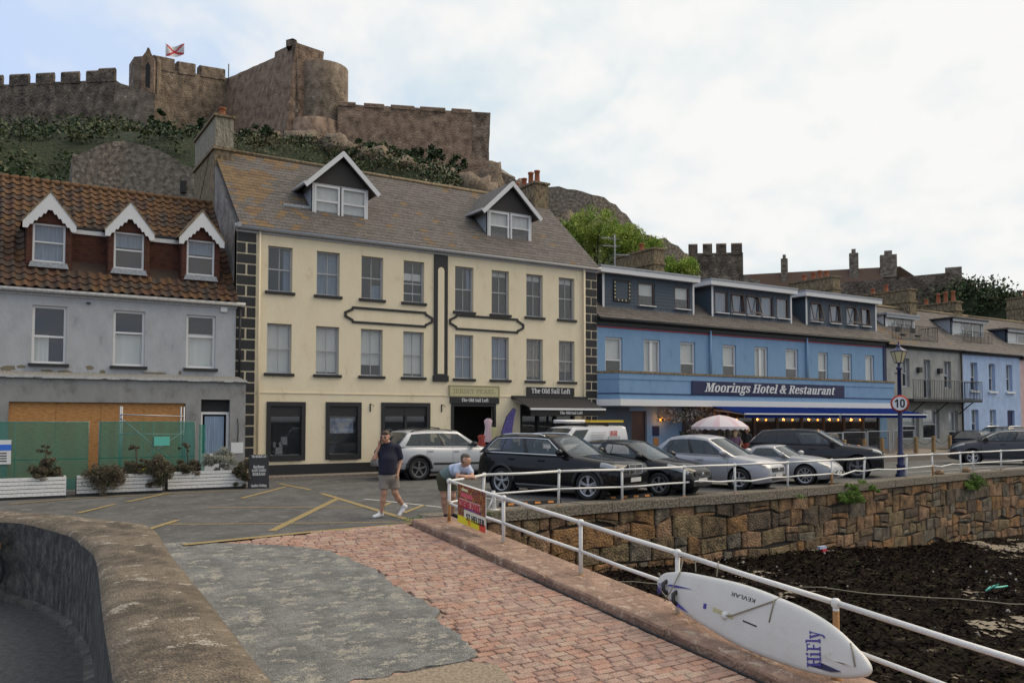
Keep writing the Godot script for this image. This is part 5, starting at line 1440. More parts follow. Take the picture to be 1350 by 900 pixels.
func castle() -> void:
	M.castle = noisy([0.08, C(0.046, 0.036, 0.027), 0.3, C(0.116, 0.087, 0.062), 0.55, C(0.193, 0.147, 0.105), 0.78, C(0.254, 0.196, 0.145), 0.9, C(0.370, 0.301, 0.228), 0.97, C(0.647, 0.560, 0.456)], 0.014, Vector3(0.1, 0.07, 0.1), 0.95, 1.0, 81, 8, false, 0.08)
	M.castle_pink = noisy([0.08, C(0.075, 0.051, 0.036), 0.35, C(0.178, 0.121, 0.084), 0.6, C(0.260, 0.178, 0.123), 0.85, C(0.342, 0.243, 0.172), 0.97, C(0.491, 0.392, 0.297)], 0.014, Vector3(0.1, 0.075, 0.1), 0.95, 1.0, 82, 8, false, 0.08)
	M.castle_dark = noisy([0.08, C(0.029, 0.023, 0.018), 0.35, C(0.079, 0.061, 0.046), 0.6, C(0.144, 0.110, 0.083), 0.82, C(0.223, 0.174, 0.128), 0.93, C(0.479, 0.406, 0.319), 0.98, C(0.797, 0.696, 0.561)], 0.016, Vector3(0.1, 0.045, 0.1), 0.95, 1.0, 83, 8, false, 0.08)
	M.ruin = noisy([0.1, C(0.054, 0.045, 0.034), 0.4, C(0.154, 0.126, 0.099), 0.7, C(0.262, 0.217, 0.170), 0.95, C(0.508, 0.434, 0.345)], 0.025, 0.13, 0.95, 1.0, 84, 8, false, 0.1)
	M.hill = noisy([0.1, C(0.009, 0.017, 0.005), 0.45, C(0.017, 0.028, 0.007), 0.7, C(0.027, 0.033, 0.011), 0.88, C(0.048, 0.043, 0.021), 0.97, C(0.096, 0.086, 0.060)], 0.03, 0.06, 0.95, 1.0, 85, 6)
	M.rock = noisy([0.1, C(0.055, 0.042, 0.031), 0.4, C(0.132, 0.100, 0.075), 0.65, C(0.209, 0.165, 0.123), 0.85, C(0.286, 0.200, 0.106), 0.97, C(0.396, 0.330, 0.264)], 0.04, 0.12, 0.95, 1.0, 86, 6, false, 0.08)
	M.brown_roof = noisy(var3(C(0.14, 0.085, 0.06), 0.3), 0.05, Vector3(0.3, 0.9, 0.3), 0.9, 0.5, 87, 6)
	for p in [[0.5, 20.3, -75], [4.4, 33.5, -114], [5.5, 22.0, -80], [0.7, 34.5, -118], [12.5, 36.5, -112], [19.7, 35.0, -104], [24.6, 32.5, -97], [27.9, 34.0, -98], [32.5, 35.0, -98], [38.2, 33.6, -94], [40.5, 31.4, -91], [44.0, 30.2, -91], [48.0, 30.2, -91], [50.5, 23.2, -79], [59.1, 24.5, -82], [64, 20.5, -79], [72.3, 17.0, -79], [82.5, 15.0, -76], [79.9, 12.0, -60.1], [70, 13.0, -68], [81.9, 12.5, -48.2], [91.7, 16.6, -51.2], [92.6, 16.2, -49.4], [93.6, 15.4, -47.6], [95.4, 14.0, -43.9], [100, 12.0, -40], [-20, 33, -118], [-25, 20, -78], [10, 16.5, -72], [15, 17, -72], [8, 17.5, -76], [12, 17.5, -75], [-50, 30, -120], [30, 42, -125], [60, 30, -105], [56, 31.0, -90], [90, 18, -95], [105, 19, -75], [30, 12.5, -62], [45, 12, -62], [60, 11, -60], [10, 12, -60], [20, 25, -80], [33, 26, -82], [28, 22, -76]]:
		hill_pts.append(Vector3(p[0], p[1], p[2]))
	for i in 12: hill_pts.append(Vector3(-50 + i * 15, 2.5, -47.0))
	for i in 8: hill_pts.append(Vector3(-60 + i * 25, 25, -180.0))
	var mb := MB.new(true)
	var st := 2.5
	var H := {}
	for i in 82:
		for j in 58:
			var x := -70.0 + i * st; var z := -182.0 + j * st
			H[Vector2i(i, j)] = Vector3(x, hill_y(x, z) + 0.7 * nz(x * 3.5, z * 3.5, 1) + 0.5 * nz(x * 12, z * 12, 6), z)
	for i in 81:
		for j in 57:
			mb.quad(H[Vector2i(i, j + 1)], H[Vector2i(i + 1, j + 1)], H[Vector2i(i + 1, j)], H[Vector2i(i, j)])
	struct(mb, "hill", M.hill)
	var c := thing("castle", "large medieval stone castle with battlements crowning the hill", "castle")
	# long western curtain with battlements
	var A0 := Vector3(-14, 45.0, -131.0); var A1 := Vector3(0.6, 45.0, -124.9); var A2 := Vector3(12.8, 45.0, -115.3)
	rampart(c, "curtain_wall", A0, A1, 30, 31, 2.5, M.castle_dark, 0.6); rampart(c, "curtain_wall", A1, A2, 32, 34, 2.5, M.castle_dark, 0.6)
	for k in 5:
		var f0: float = [-0.03, 0.08, 0.315, 0.535, 0.755][k]; var f1: float = [0.015, 0.25, 0.47, 0.69, 0.86][k]
		merlon(c, A1.lerp(A2, f0), A1.lerp(A2, f1), 1.3, 0.3, M.castle_dark)
	merlon(c, A1.lerp(A2, 0.86), A2, 1.55, 0.4, M.castle_dark)
	for k in 4: merlon(c, A0.lerp(A1, k * 0.25), A0.lerp(A1, k * 0.25 + 0.19), 1.0, 0.9, M.castle_dark)
	rampart(c, "curtain_wall", Vector3(12.8, 44.7, -115.3), Vector3(16.9, 42.5, -110.7), 33, 34, 3.0, M.castle, 0.5)
	# turret with a bell gable
	mb = MB.new()
	mb.prism(Vector3(0, 40, 0), Vector3(1, 0, 0), Vector3(0, 0, 1), Vector3(0, 9.3, 0), PackedVector2Array([Vector2(15.1, -120.5), Vector2(15.3, -117.5), Vector2(16.5, -116.5), Vector2(17.9, -115.9), Vector2(19.5, -119), Vector2(17, -121.5)]))
	put(mb, "turret", M.castle, c)
	mb = MB.new()
	mb.prism(Vector3(0, 0, -115.75), Vector3(0.92, 0, 0.39), Vector3.UP, Vector3(-0.2, 0, 0.47), PackedVector2Array([Vector2(17.6, 42.5), Vector2(19.2, 41.5), Vector2(19.2, 48.6), Vector2(18.65, 49.6), Vector2(18.5, 50.1), Vector2(18.3, 50.1), Vector2(18.15, 49.6), Vector2(17.6, 48.8)]))
	var bg := put(mb, "bell_gable", M.castle_pink, c)
	bg.position = Vector3(-0.1, -0.2, -7.0)
	mb = MB.new()
	mb.prism(Vector3(0, 0, -115.75), Vector3(0.92, 0, 0.39), Vector3.UP, Vector3(-0.22, 0, 0.52), PackedVector2Array([Vector2(18.15, 45.0), Vector2(18.7, 44.8), Vector2(18.7, 47.7), Vector2(18.42, 48.2), Vector2(18.15, 47.8)]))
	var ni := put(mb, "niche", M.black_hole, bg)
	rampart(c, "curtain_wall", Vector3(17.9, 48.2, -117.0), Vector3(28.0, 50.4, -120.8), 34, 37, 3.0, M.castle, 0.5)
	merlon(c, Vector3(17.7, 48.3, -117), Vector3(20.3, 48.7, -117.9), 1.7, 1.0, M.castle); merlon(c, Vector3(20.9, 48.8, -118.1), Vector3(23.2, 49.3, -119), 1.5, 1.0, M.castle); merlon(c, Vector3(24.0, 49.5, -119.3), Vector3(27.5, 50.2, -120.6), 1.4, 1.0, M.castle)
	# the prow: long battered face rising to a broken corner
	rampart(c, "bastion_face", Vector3(28.0, 50.4, -120.8), Vector3(30.8, 49.2, -107.7), 37, 34, 4.0, M.castle_pink, 1.6)
	rampart(c, "bastion_face", Vector3(30.8, 49.9, -107.7), Vector3(31.9, 49.3, -102.2), 34, 34, 4.0, M.castle_pink, 1.6)
	rampart(c, "bastion_face", Vector3(31.9, 49.3, -102.2), Vector3(33.6, 47.6, -105.5), 33, 34, 0.5, M.castle_dark, 0.7, 0.3)
	merlon(c, Vector3(31.9, 49.2, -102.4), Vector3(32.9, 48.8, -104.0), 0.7, 1.2, M.castle_dark)
	# round tower
	mb = MB.new(true)
	var tc := Vector3(36.0, 0, -103.9)
	mb.lathe(tc, Vector3.UP, [Vector2(3.9, 32), Vector2(3.75, 36), Vector2(3.45, 39.4), Vector2(3.3, 39.8), Vector2(3.25, 43), Vector2(3.25, 47.3), Vector2(2.5, 47.5), Vector2(0, 47.6)], 28)
	put(mb, "round_tower", M.castle, c)
	mb = MB.new(true)
	mb.lathe(tc + Vector3(-1.2, 0, 1.2), Vector3.UP, [Vector2(4.6, 32), Vector2(3.6, 37), Vector2(3.2, 39.5), Vector2(1.0, 40.2)], 24)
	put(mb, "tower_skirt", M.castle_pink, c)
	# eastern curtain
	var E0 := Vector3(36.5, 41.6, -99.6); var E1 := Vector3(52.2, 41.7, -93.4)
	rampart(c, "curtain_wall", E0, E1, 31, 28, 3.5, M.castle_pink, 0.7, 0.12)
	for k in [[0.0, 0.13], [0.19, 0.34], [0.39, 0.565], [0.61, 0.8], [0.85, 1.0]]: merlon(c, E0.lerp(E1, k[0]), E0.lerp(E1, k[1]), 0.42, 1.2, M.castle_pink)
	rampart(c, "return_wall", Vector3(52.2, 41.7, -93.4), Vector3(55.0, 41.5, -100.0), 28, 30, 2.5, M.castle, 0.6)
	rampart(c, "lower_bastion", Vector3(47.6, 34.2, -91.2), Vector3(51.8, 34.4, -89.0), 27, 27, 5.0, M.castle_pink, 0.4, 0.3)
	rampart(c, "stub_wall", Vector3(54.4, 37.4, -94.5), Vector3(55.3, 37.2, -94.2), 32, 32, 2.0, M.castle, 0.2)
	# broken wall running down the ridge
	var F := [Vector3(53.5, 35.0, -93.0), Vector3(54.6, 33.4, -90.0), Vector3(57.1, 31.2, -87.4), Vector3(59.5, 31.3, -86.0), Vector3(62.1, 30.8, -84.4), Vector3(64.0, 30.5, -83.4), Vector3(66.7, 29.8, -83.2), Vector3(69.5, 28.4, -83.3), Vector3(72.2, 26.5, -83.4), Vector3(75.7, 26.0, -83), Vector3(78.9, 24.5, -82.6), Vector3(81.9, 23.4, -84)]
	var rw := thing("ridge_ruin", "broken dark stone wall stepping down the ridge right of the castle", "ruined wall")
	for i in F.size() - 1: rampart(rw, "wall_length", F[i], F[i + 1], F[i].y - 9, F[i + 1].y - 9, 3.0, M.ruin, 0.5, 0.55)
	var gt := thing("gate_tower", "square battlemented tower at the right end of the castle ridge", "tower")
	var G0 := Vector3(81.9, 25.0, -85.0); var G1 := Vector3(87.0, 24.8, -79.8)
	rampart(gt, "tower_wall", G0, G1, 15, 15, 5.0, M.castle_dark, 0.3)
	for k in [[0.0, 0.17], [0.265, 0.44], [0.51, 0.7], [0.785, 0.985]]: merlon(gt, G0.lerp(G1, k[0]), G0.lerp(G1, k[1]), 1.35, 0.8, M.castle_dark)
	rampart(gt, "lower_wall", Vector3(84.5, 21.6, -82.0), Vector3(88.8, 21.2, -78.5), 14, 14, 2.0, M.ruin, 0.6, 0.4)
	# roofs beyond
	var lg := thing("castle_lodge", "long low stone building with brown roof and thin chimneys on the skyline", "building")
	mb = MB.new()
	var r0 := Vector3(92.0, 22.9, -84.6); var r1 := Vector3(104.7, 22.8, -68.2); var ev := Vector3(-2.6, -2.2, -1.8)
	mb.quad(r0 + ev, r1 + ev, r1, r0)
	mb.quad(r1 - Vector3(ev.x, 2.2, ev.z) , r0 - Vector3(ev.x, 2.2, ev.z), r0, r1)
	put(mb, "roof", M.brown_roof, lg)
	rampart(lg, "lodge_wall", r0 + ev + Vector3(0.3, 0, 0.2), r1 + ev + Vector3(0.3, 0, 0.2), 15, 13, 5.0, M.ruin, 0.0)
	for q in [[0.28, 1.9, 0.35], [0.72, 2.1, 0.45], [0.93, 1.6, 0.8]]:
		var p := r0.lerp(r1, q[0])
		mb = MB.new()
		mb.prism(p + Vector3(0, -1.5, 0), Vector3(0.61, 0, 0.79), Vector3(-0.79, 0, 0.61), Vector3(0, 1.5 + q[1], 0), PackedVector2Array([Vector2(-q[2] * 1.3, -0.6), Vector2(q[2] * 1.3, -0.6), Vector2(q[2] * 1.3, 0.6), Vector2(-q[2] * 1.3, 0.6)]))
		mb.prism(p + Vector3(0, q[1], 0), Vector3(0.61, 0, 0.79), Vector3(-0.79, 0, 0.61), Vector3(0, 0.6, 0), PackedVector2Array([Vector2(-q[2] * 0.6, -0.3), Vector2(q[2] * 0.6, -0.3), Vector2(q[2] * 0.6, 0.3), Vector2(-q[2] * 0.6, 0.3)]))
		put(mb, "chimney", M.ruin, lg)
	var iw := thing("hillside_wall", "high dark retaining wall climbing behind the terrace roofs", "wall")
	rampart(iw, "wall_length", Vector3(79.0, 17.4, -66.0), Vector3(90.7, 18.4, -52.9), 8, 9, 3.0, M.castle_dark, 0.2)
	rampart(iw, "wall_length", Vector3(90.7, 18.4, -52.9), Vector3(92.2, 17.0, -51.0), 9, 10, 3.0, M.castle_dark, 0.2)
	mb = MB.new()
	mb.prism(Vector3(99.0, 14, -57.5), Vector3(0.5, 0, 0.86), Vector3(-0.86, 0, 0.5), Vector3(0, 6.4, 0), PackedVector2Array([Vector2(-0.9, -0.6), Vector2(0.9, -0.6), Vector2(0.9, 0.6), Vector2(-0.9, 0.6)]))
	put(mb, "chimney", M.ruin, iw)
	# lower ruin left
	var lr := thing("lower_ruin", "ragged grey ruined wall standing on the slope below the castle, left", "ruined wall")
	var R := [Vector3(5.6, 24.1, -77.8), Vector3(6.5, 24.3, -77.6), Vector3(7.5, 25.0, -77.4), Vector3(9.5, 25.7, -77.2), Vector3(11.0, 25.4, -76.4), Vector3(12.8, 24.3, -75.2), Vector3(15.5, 22.6, -73.5)]
	for i in R.size() - 1: rampart(lr, "wall_length", R[i], R[i + 1], 14, 14, 2.0, M.ruin, 0.25, 0.25)
	rampart(lr, "wall_length", Vector3(5.6, 24.1, -80.5), Vector3(5.6, 24.1, -77.8), 14, 14, 1.5, M.ruin, 0.1, 0.2)
	boxpart(lr, "opening", Vector3(13.5, 21.2, -75.0), Vector3(13.9, 22.2, -74.2), M.black_hole)
	# rock outcrops
	for q in [[31.0, 35.2, -97.0, 2.6, 1.6, "under the round tower"], [34.2, 33.6, -93.5, 3.0, 1.9, "left of the left dormer gable"], [37.5, 32.6, -91.5, 2.6, 1.8, "behind the left dormer gable"], [41.5, 31.0, -89.5, 3.4, 2.0, "right of left dormer"], [45.0, 30.2, -88.6, 3.0, 1.7, "between the two dormer gables"], [24.6, 34.0, -100.0, 3.0, 2.2, "leftmost of all"], [28.5, 34.5, -99.0, 2.2, 2.2, "at the foot of the bastion"], [49.0, 29.5, -87.0, 3.0, 2.4, "near the right dormer"], [56.5, 29.0, -88.0, 3.2, 2.6, "left of the right chimney pots"], [60.5, 25.2, -83.2, 3.0, 2.6, "behind the right chimney"], [52.5, 31.5, -90.0, 2.2, 3.0, "by curtain wall's right end"]]:
		var ctr := Vector3(q[0], q[1] - 0.6, q[2])
		mb = MB.new(true)
		var ns := 18; var nr := 10
		var pt := func(i: int, j: int) -> Vector3:
			var a := TAU * (i % ns) / ns; var e := PI * (float(j) / nr - 0.5)
			var d := Vector3(cos(a) * cos(e), sin(e), sin(a) * cos(e))
			var k := 1.0 + 0.55 * nz(d.x * 45 + q[0] * 10, d.y * 45, d.z * 45) + 0.3 * nz(d.x * 130, d.y * 130 + q[2], d.z * 130)
			return ctr + Vector3(d.x * q[3], d.y * q[4], d.z * q[3]) * k
		for i in ns:
			for j in nr: mb.quad(pt.call(i + 1, j), pt.call(i, j), pt.call(i, j + 1), pt.call(i + 1, j + 1))
		var ro := thing("rock_outcrop", "weathered rock outcrop on the slope below the castle walls, " + q[5], "rock", Vector3.ZERO, 0.0, "rocks below the castle")
		put(mb, "rock", M.rock, ro)
	# scrub
	mb = MB.new()
	var greens := [C(0.022, 0.04, 0.012), C(0.03, 0.055, 0.014), C(0.045, 0.07, 0.018), C(0.06, 0.075, 0.025), C(0.085, 0.075, 0.03)]
	for i in 2300:
		var x := rng.randf_range(-18, 98); var z := rng.randf_range(-118, -48)
		var y := hill_y(x, z)
		if y < 12.5 or nz(x * 7, z * 7, 20) < -0.25: continue
		if x > 4.0 and x < 16.0 and z > -80.0 and z < -66.0: continue
		if x > 52 and x < 91 and z < -76: continue
		if x > 28 and x < 50 and z < -93.5 and rng.randf() < 0.9: continue
		var rr := rng.randf_range(0.7, 1.8)
		var gi := greens.slice(0, 3) if nz(x * 5, z * 5, 50) < 0.1 else greens.slice(1, 5)
		leaves(mb, Vector3(x, y + rr * 0.3, z), Vector3(rr * 1.3, rr * 0.8, rr * 1.3), 80, 0.42, gi, 0.0, 0.6)
	for i in 420:
		var x := rng.randf_range(20, 53); var z := rng.randf_range(-97, -78)
		var rr := rng.randf_range(0.35, 1.1)
		leaves(mb, Vector3(x, hill_y(x, z) + rr * 0.3, z), Vector3(rr * 1.4, rr * 0.7, rr * 1.4), 60, 0.3, [greens[rng.randi() % 5], greens[4], C(0.13, 0.1, 0.04)], 0.0, 0.4)
	for q in [[21.0, 37.0, -106.5, 1.6, 2.6], [17.3, 38, -109.5, 1.2, 3.0], [44.5, 33.5, -90.0, 2.3, 1.6], [41.5, 33.2, -91.8, 2.6, 1.8], [38.5, 34.6, -94.0, 2.4, 1.5], [47.2, 31.8, -88.5, 1.6, 2.0], [27.2, 35.3, -98.3, 2.2, 1.4], [25.0, 34.6, -98.5, 1.8, 1.3]]:
		clump_leaves(mb, Vector3(q[0], q[1], q[2]), Vector3(q[3], q[4], q[3]), 16, 80, 0.4, greens.slice(0, 3), 0.0, 0.6)
	for i in 160:
		var f := rng.randf()
		var p := Vector3(91.5, 17.2, -51.3).lerp(Vector3(96.5, 13.4, -42.5), f)
		leaves(mb, p + Vector3(rng.randf_range(-4, 1), -rng.randf() * 4.0, rng.randf_range(-1, 1)), Vector3(0.9, 0.7, 0.9), 60, 0.35, greens.slice(0, 3), 0.0, 0.6)
	var sc := put(mb, "hillside_scrub", M.leaf)
	sc.set_meta("kind", "stuff"); sc.set_meta("label", "dark green scrub and bracken covering the castle hill"); sc.set_meta("category", "scrub")
	# bright feathery trees behind the roofs
	var lime := [C(0.2, 0.29, 0.03), C(0.26, 0.35, 0.04), C(0.14, 0.22, 0.025), C(0.32, 0.38, 0.06)]
	for q in [[43.0, -55.6, 17.2, 3.6, 2.2, "wide feathery lime green tree right of the cream building's chimney"], [46.0, -53.6, 15.9, 2.1, 1.7, "lower feathery green tree just left of the hotel's television aerial"], [51.5, -54.8, 15.2, 1.6, 1.4, "small round lime green tree between hotel chimney and gate tower"], [41.3, -57.0, 17.0, 2.0, 1.6, "lime green tree crown touching the cream building's right chimney"]]:
		var t := thing("feathery_tree", q[5], "tree", Vector3(q[0], 0, q[1]), 0.0, "feathery trees behind the roofs")
		var gy := hill_y(q[0], q[1])
		mb = MB.new(true)
		mb.tube([Vector3(0, gy - 1.0, 0), Vector3(0.2, gy + 2.0, 0.1), Vector3(-0.1, q[2] - 0.8, 0)], [0.28, 0.2, 0.1], 8)
		for k in 6:
			var a := TAU * k / 6.0
			mb.tube([Vector3(0.1, lerpf(gy, q[2], 0.55), 0), Vector3(cos(a) * q[3] * 0.45, q[2] - 0.4, sin(a) * q[3] * 0.45), Vector3(cos(a) * q[3] * 0.8, q[2] + 0.3, sin(a) * q[3] * 0.8)], [0.1, 0.06, 0.02], 5)
		put(mb, "trunk", M.bark, t)
		mb = MB.new()
		for k in int(38 * q[3]):
			var d := Vector3(rng.randfn(), rng.randfn() * 0.7 + 0.2, rng.randfn()).normalized()
			var p: Vector3 = Vector3(0, q[2], 0) + d * Vector3(q[3], q[4], q[3]) * pow(rng.randf(), 0.4)
			var rr := rng.randf_range(0.4, 0.75)
			leaves(mb, p, Vector3(rr, rr * 1.1, rr), 110, 0.3, [lime[rng.randi() % 4], lime[rng.randi() % 4]], -0.9, 0.22)
		put(mb, "crown", M.leaf, t)
	# flag
	var fl := thing("flag", "white flag with red diagonal cross flying above the castle", "flag", Vector3(19.5, 0, -119.6))
	tubepart(fl, "flagpole", [Vector3(0, 47, 0), Vector3(0, 52.9, 0)], 0.07, M.white, 6)
	M.flag_white = flat(0.62, 0.62, 0.62, 0.8); M.flag_red = flat(0.5, 0.03, 0.04, 0.8)
	var wv := func(u: float, v: float) -> Vector3:
		return Vector3(u * 2.3, 52.7 - (1.0 - v) * 1.55 * (1.0 - 0.25 * u) + 0.55 * u * u - 0.3 * sin(u * 5.0) * 0.3 - 0.75 * (1 - v) * (u * 0.4), 0.25 * sin(u * 7.0 + v * 1.5))
	var f1 := MB.new(true); var f2 := MB.new(true)
	for i in 24:
		for j in 16:
			var u := (i + 0.5) / 24.0; var v := (j + 0.5) / 16.0
			var red := absf(u - v) < 0.11 or absf(u - (1.0 - v)) < 0.11
			(f2 if red else f1).quad(wv.call(i / 24.0, j / 16.0), wv.call((i + 1) / 24.0, j / 16.0), wv.call((i + 1) / 24.0, (j + 1) / 16.0), wv.call(i / 24.0, (j + 1) / 16.0))
	var cl := put(f2, "red_cross", M.flag_red, fl); var fw := put(f1, "white_field", M.flag_white, cl); fw.set_meta("kind", "stuff")
	var an := thing("castle_mast", "thin mast on the castle battlements right of the flag", "mast", Vector3(28.0, 0, -120.5))
	tubepart(an, "pole", [Vector3(0, 48, 0), Vector3(0, 52.3, 0)], 0.08, M.iron, 5)
	# television aerial on the hotel roof
	var ae := thing("television_aerial", "metal television aerial standing above the hotel's left dormer", "aerial", Vector3(28.2, 0, -34.8))
	tubepart(ae, "mast", [Vector3(0, 8.6, 0), Vector3(0, 11.9, 0)], 0.03, M.lead, 5)
	for q in [[11.7, -0.9, 0.1], [11.3, -0.8, 0.2], [10.9, 0.0, 1.0]]:
		mb = MB.new()
		mb.tube([Vector3(q[1], q[0] - 0.1, 0), Vector3(q[2], q[0], 0)], 0.015, 4)
		for k in 6: mb.tube([Vector3(lerpf(q[1], q[2], k / 5.0), q[0] - 0.05, -0.25), Vector3(lerpf(q[1], q[2], k / 5.0), q[0] - 0.05, 0.25)], 0.008, 4)
		put(mb, "antenna", M.lead, ae)

# ---------------------------------------------------------------- vehicles
func mats_c() -> void:
	M.car_glass = flat(0.05, 0.07, 0.075, 0.02); M.car_glass.transparency = BaseMaterial3D.TRANSPARENCY_ALPHA; M.car_glass.albedo_color.a = 0.45
	M.car_glass_dark = flat(0.012, 0.014, 0.016, 0.03); M.car_glass_dark.transparency = BaseMaterial3D.TRANSPARENCY_ALPHA; M.car_glass_dark.albedo_color.a = 0.85
	M.tyre = flat(0.018, 0.018, 0.019, 0.85)
	M.alloy = flat(0.42, 0.42, 0.43, 0.35, 0.6)
	M.alloy_dark = flat(0.16, 0.16, 0.165, 0.4, 0.6)
	M.plastic = flat(0.022, 0.022, 0.024, 0.65)
	M.chrome = flat(0.6, 0.6, 0.6, 0.15, 0.9)
	M.lens = flat(0.26, 0.275, 0.29, 0.1); M.lens.clearcoat_enabled = true
	M.red_lens = flat(0.35, 0.012, 0.01, 0.15)
	M.seat = flat(0.05, 0.05, 0.052, 0.9)
	M.plate_w = flat(0.55, 0.55, 0.52, 0.5); M.plate_y = flat(0.5, 0.33, 0.03, 0.5); M.plate_t = flat(0.02, 0.02, 0.02, 0.6)
	M.p_black = paint(0.008, 0.008, 0.009, 0.0); M.p_black2 = paint(0.011, 0.011, 0.012, 0.0)
	M.p_silver = paint(0.42, 0.43, 0.45, 0.35); M.p_silver2 = paint(0.36, 0.36, 0.38, 0.4); M.p_silver3 = paint(0.3, 0.305, 0.32, 0.4)
	M.p_char = paint(0.018, 0.018, 0.021, 0.1); M.p_grey = paint(0.05, 0.05, 0.058, 0.3); M.p_navy = paint(0.015, 0.022, 0.035, 0.2); M.p_white = paint(0.62, 0.62, 0.62, 0.0)

func paint(r: float, g: float, b: float, metal: float) -> StandardMaterial3D:
	var m := flat(r, g, b, 0.45, metal)
	m.metallic_specular = 0.15
	m.clearcoat_enabled = true; m.clearcoat = 0.6; m.clearcoat_roughness = 0.05
	return m

func key(k: Array, x: float) -> float:
	var n := k.size()
	if x <= k[0][0]: return k[0][1]
	if x >= k[n - 1][0]: return k[n - 1][1]
	for i in n - 1:
		if x <= k[i + 1][0]:
			var t: float = (x - k[i][0]) / (k[i + 1][0] - k[i][0])
			var a: float = k[maxi(i - 1, 0)][1]; var d: float = k[mini(i + 2, n - 1)][1]
			var v := cubic_interpolate(k[i][1], k[i + 1][1], a, d, t)
			return clampf(v, minf(k[i][1], k[i + 1][1]) - 0.01, maxf(k[i][1], k[i + 1][1]) + 0.01)
	return 0.0

# body section point: x along, row v (0..9), side s
func bsec(S: Dictionary, x: float, v: float, s: float) -> Vector3:
	var d: float = S.xf - x
	var T := key(S.top, d); var w: float = key(S.wid, d) * S.W * 0.5
	var b0 := key(S.bot, d)
	var arch := 0.0
	for ax in [S.xa, S.xb]:
		var q: float = S.ra * S.ra - (x - ax) * (x - ax)
		if q > 0: arch = maxf(arch, S.wr + sqrt(q))
	var h := T - b0
	var cr: float = S.get("crown", 0.05) * key(S.wid, d)
	var ky := [b0, b0 + 0.1 * h, b0 + 0.38 * h, b0 + 0.6 * h, b0 + 0.78 * h, b0 + 0.93 * h, T, T + cr * 0.6, T + cr * 0.92, T + cr]
	var kz := [0.93, 0.985, 1.0, 0.998, 0.985, 0.955, 0.88, 0.6, 0.3, 0.0]
	var i := mini(int(v), 8); var f := v - i
	var y0: float = maxf(ky[i], arch + 0.006 * i); var y1: float = maxf(ky[i + 1], arch + 0.006 * (i + 1))
	return Vector3(x, lerpf(y0, y1, f), s * w * lerpf(kz[i], kz[i + 1], f))

func bpatch(S: Dictionary, mb: MB, x0: float, x1: float, v0: float, v1: float, s: float, off: float, nx := 6, nv := 4) -> void:
	var P := []
	for i in nx + 1:
		var c := []
		for j in nv + 1:
			var x := lerpf(x0, x1, float(i) / nx); var v := lerpf(v0, v1, float(j) / nv)
			var p := bsec(S, x, v, s)
			var du := bsec(S, x + 0.02, v, s) - bsec(S, x - 0.02, v, s); var dv := bsec(S, x, minf(v + 0.1, 8.9), s) - bsec(S, x, v - 0.1, s)
			var n := du.cross(dv).normalized() * (-s)
			if n.z * s < 0 and n.x < 0.3: n = -n
			var edge := 1.0 if (i > 0 and i < nx and j > 0 and j < nv) else 0.3
			c.append(p + n * off * edge)
		P.append(c)
	for i in nx:
		for j in nv:
			if s > 0: mb.quad(P[i][j], P[i + 1][j], P[i + 1][j + 1], P[i][j + 1])
			else: mb.quad(P[i + 1][j], P[i][j], P[i][j + 1], P[i + 1][j + 1])

func side_pt(S: Dictionary, u: float, r: float, s: float) -> Vector3:
	var b := Vector3(lerpf(S.c0, S.a0, u), lerpf(S.yc0, S.ya0, u), 0)
	var t := Vector3(lerpf(S.c1, S.a1, u), lerpf(S.yc1, S.ya1, u) + S.arc * 4.0 * u * (1.0 - u), 0)
	var p := b.lerp(t, r)
	var wb: float = S.W * 0.5 * 0.925 * lerpf(S.get("wrear", 1.0), S.get("wfront", 1.0), u); var wt: float = S.W * 0.5 * S.get("wt", 0.74)
	p.z = s * (lerpf(wb, wt, r) + 0.035 * 4.0 * r * (1.0 - r))
	return p

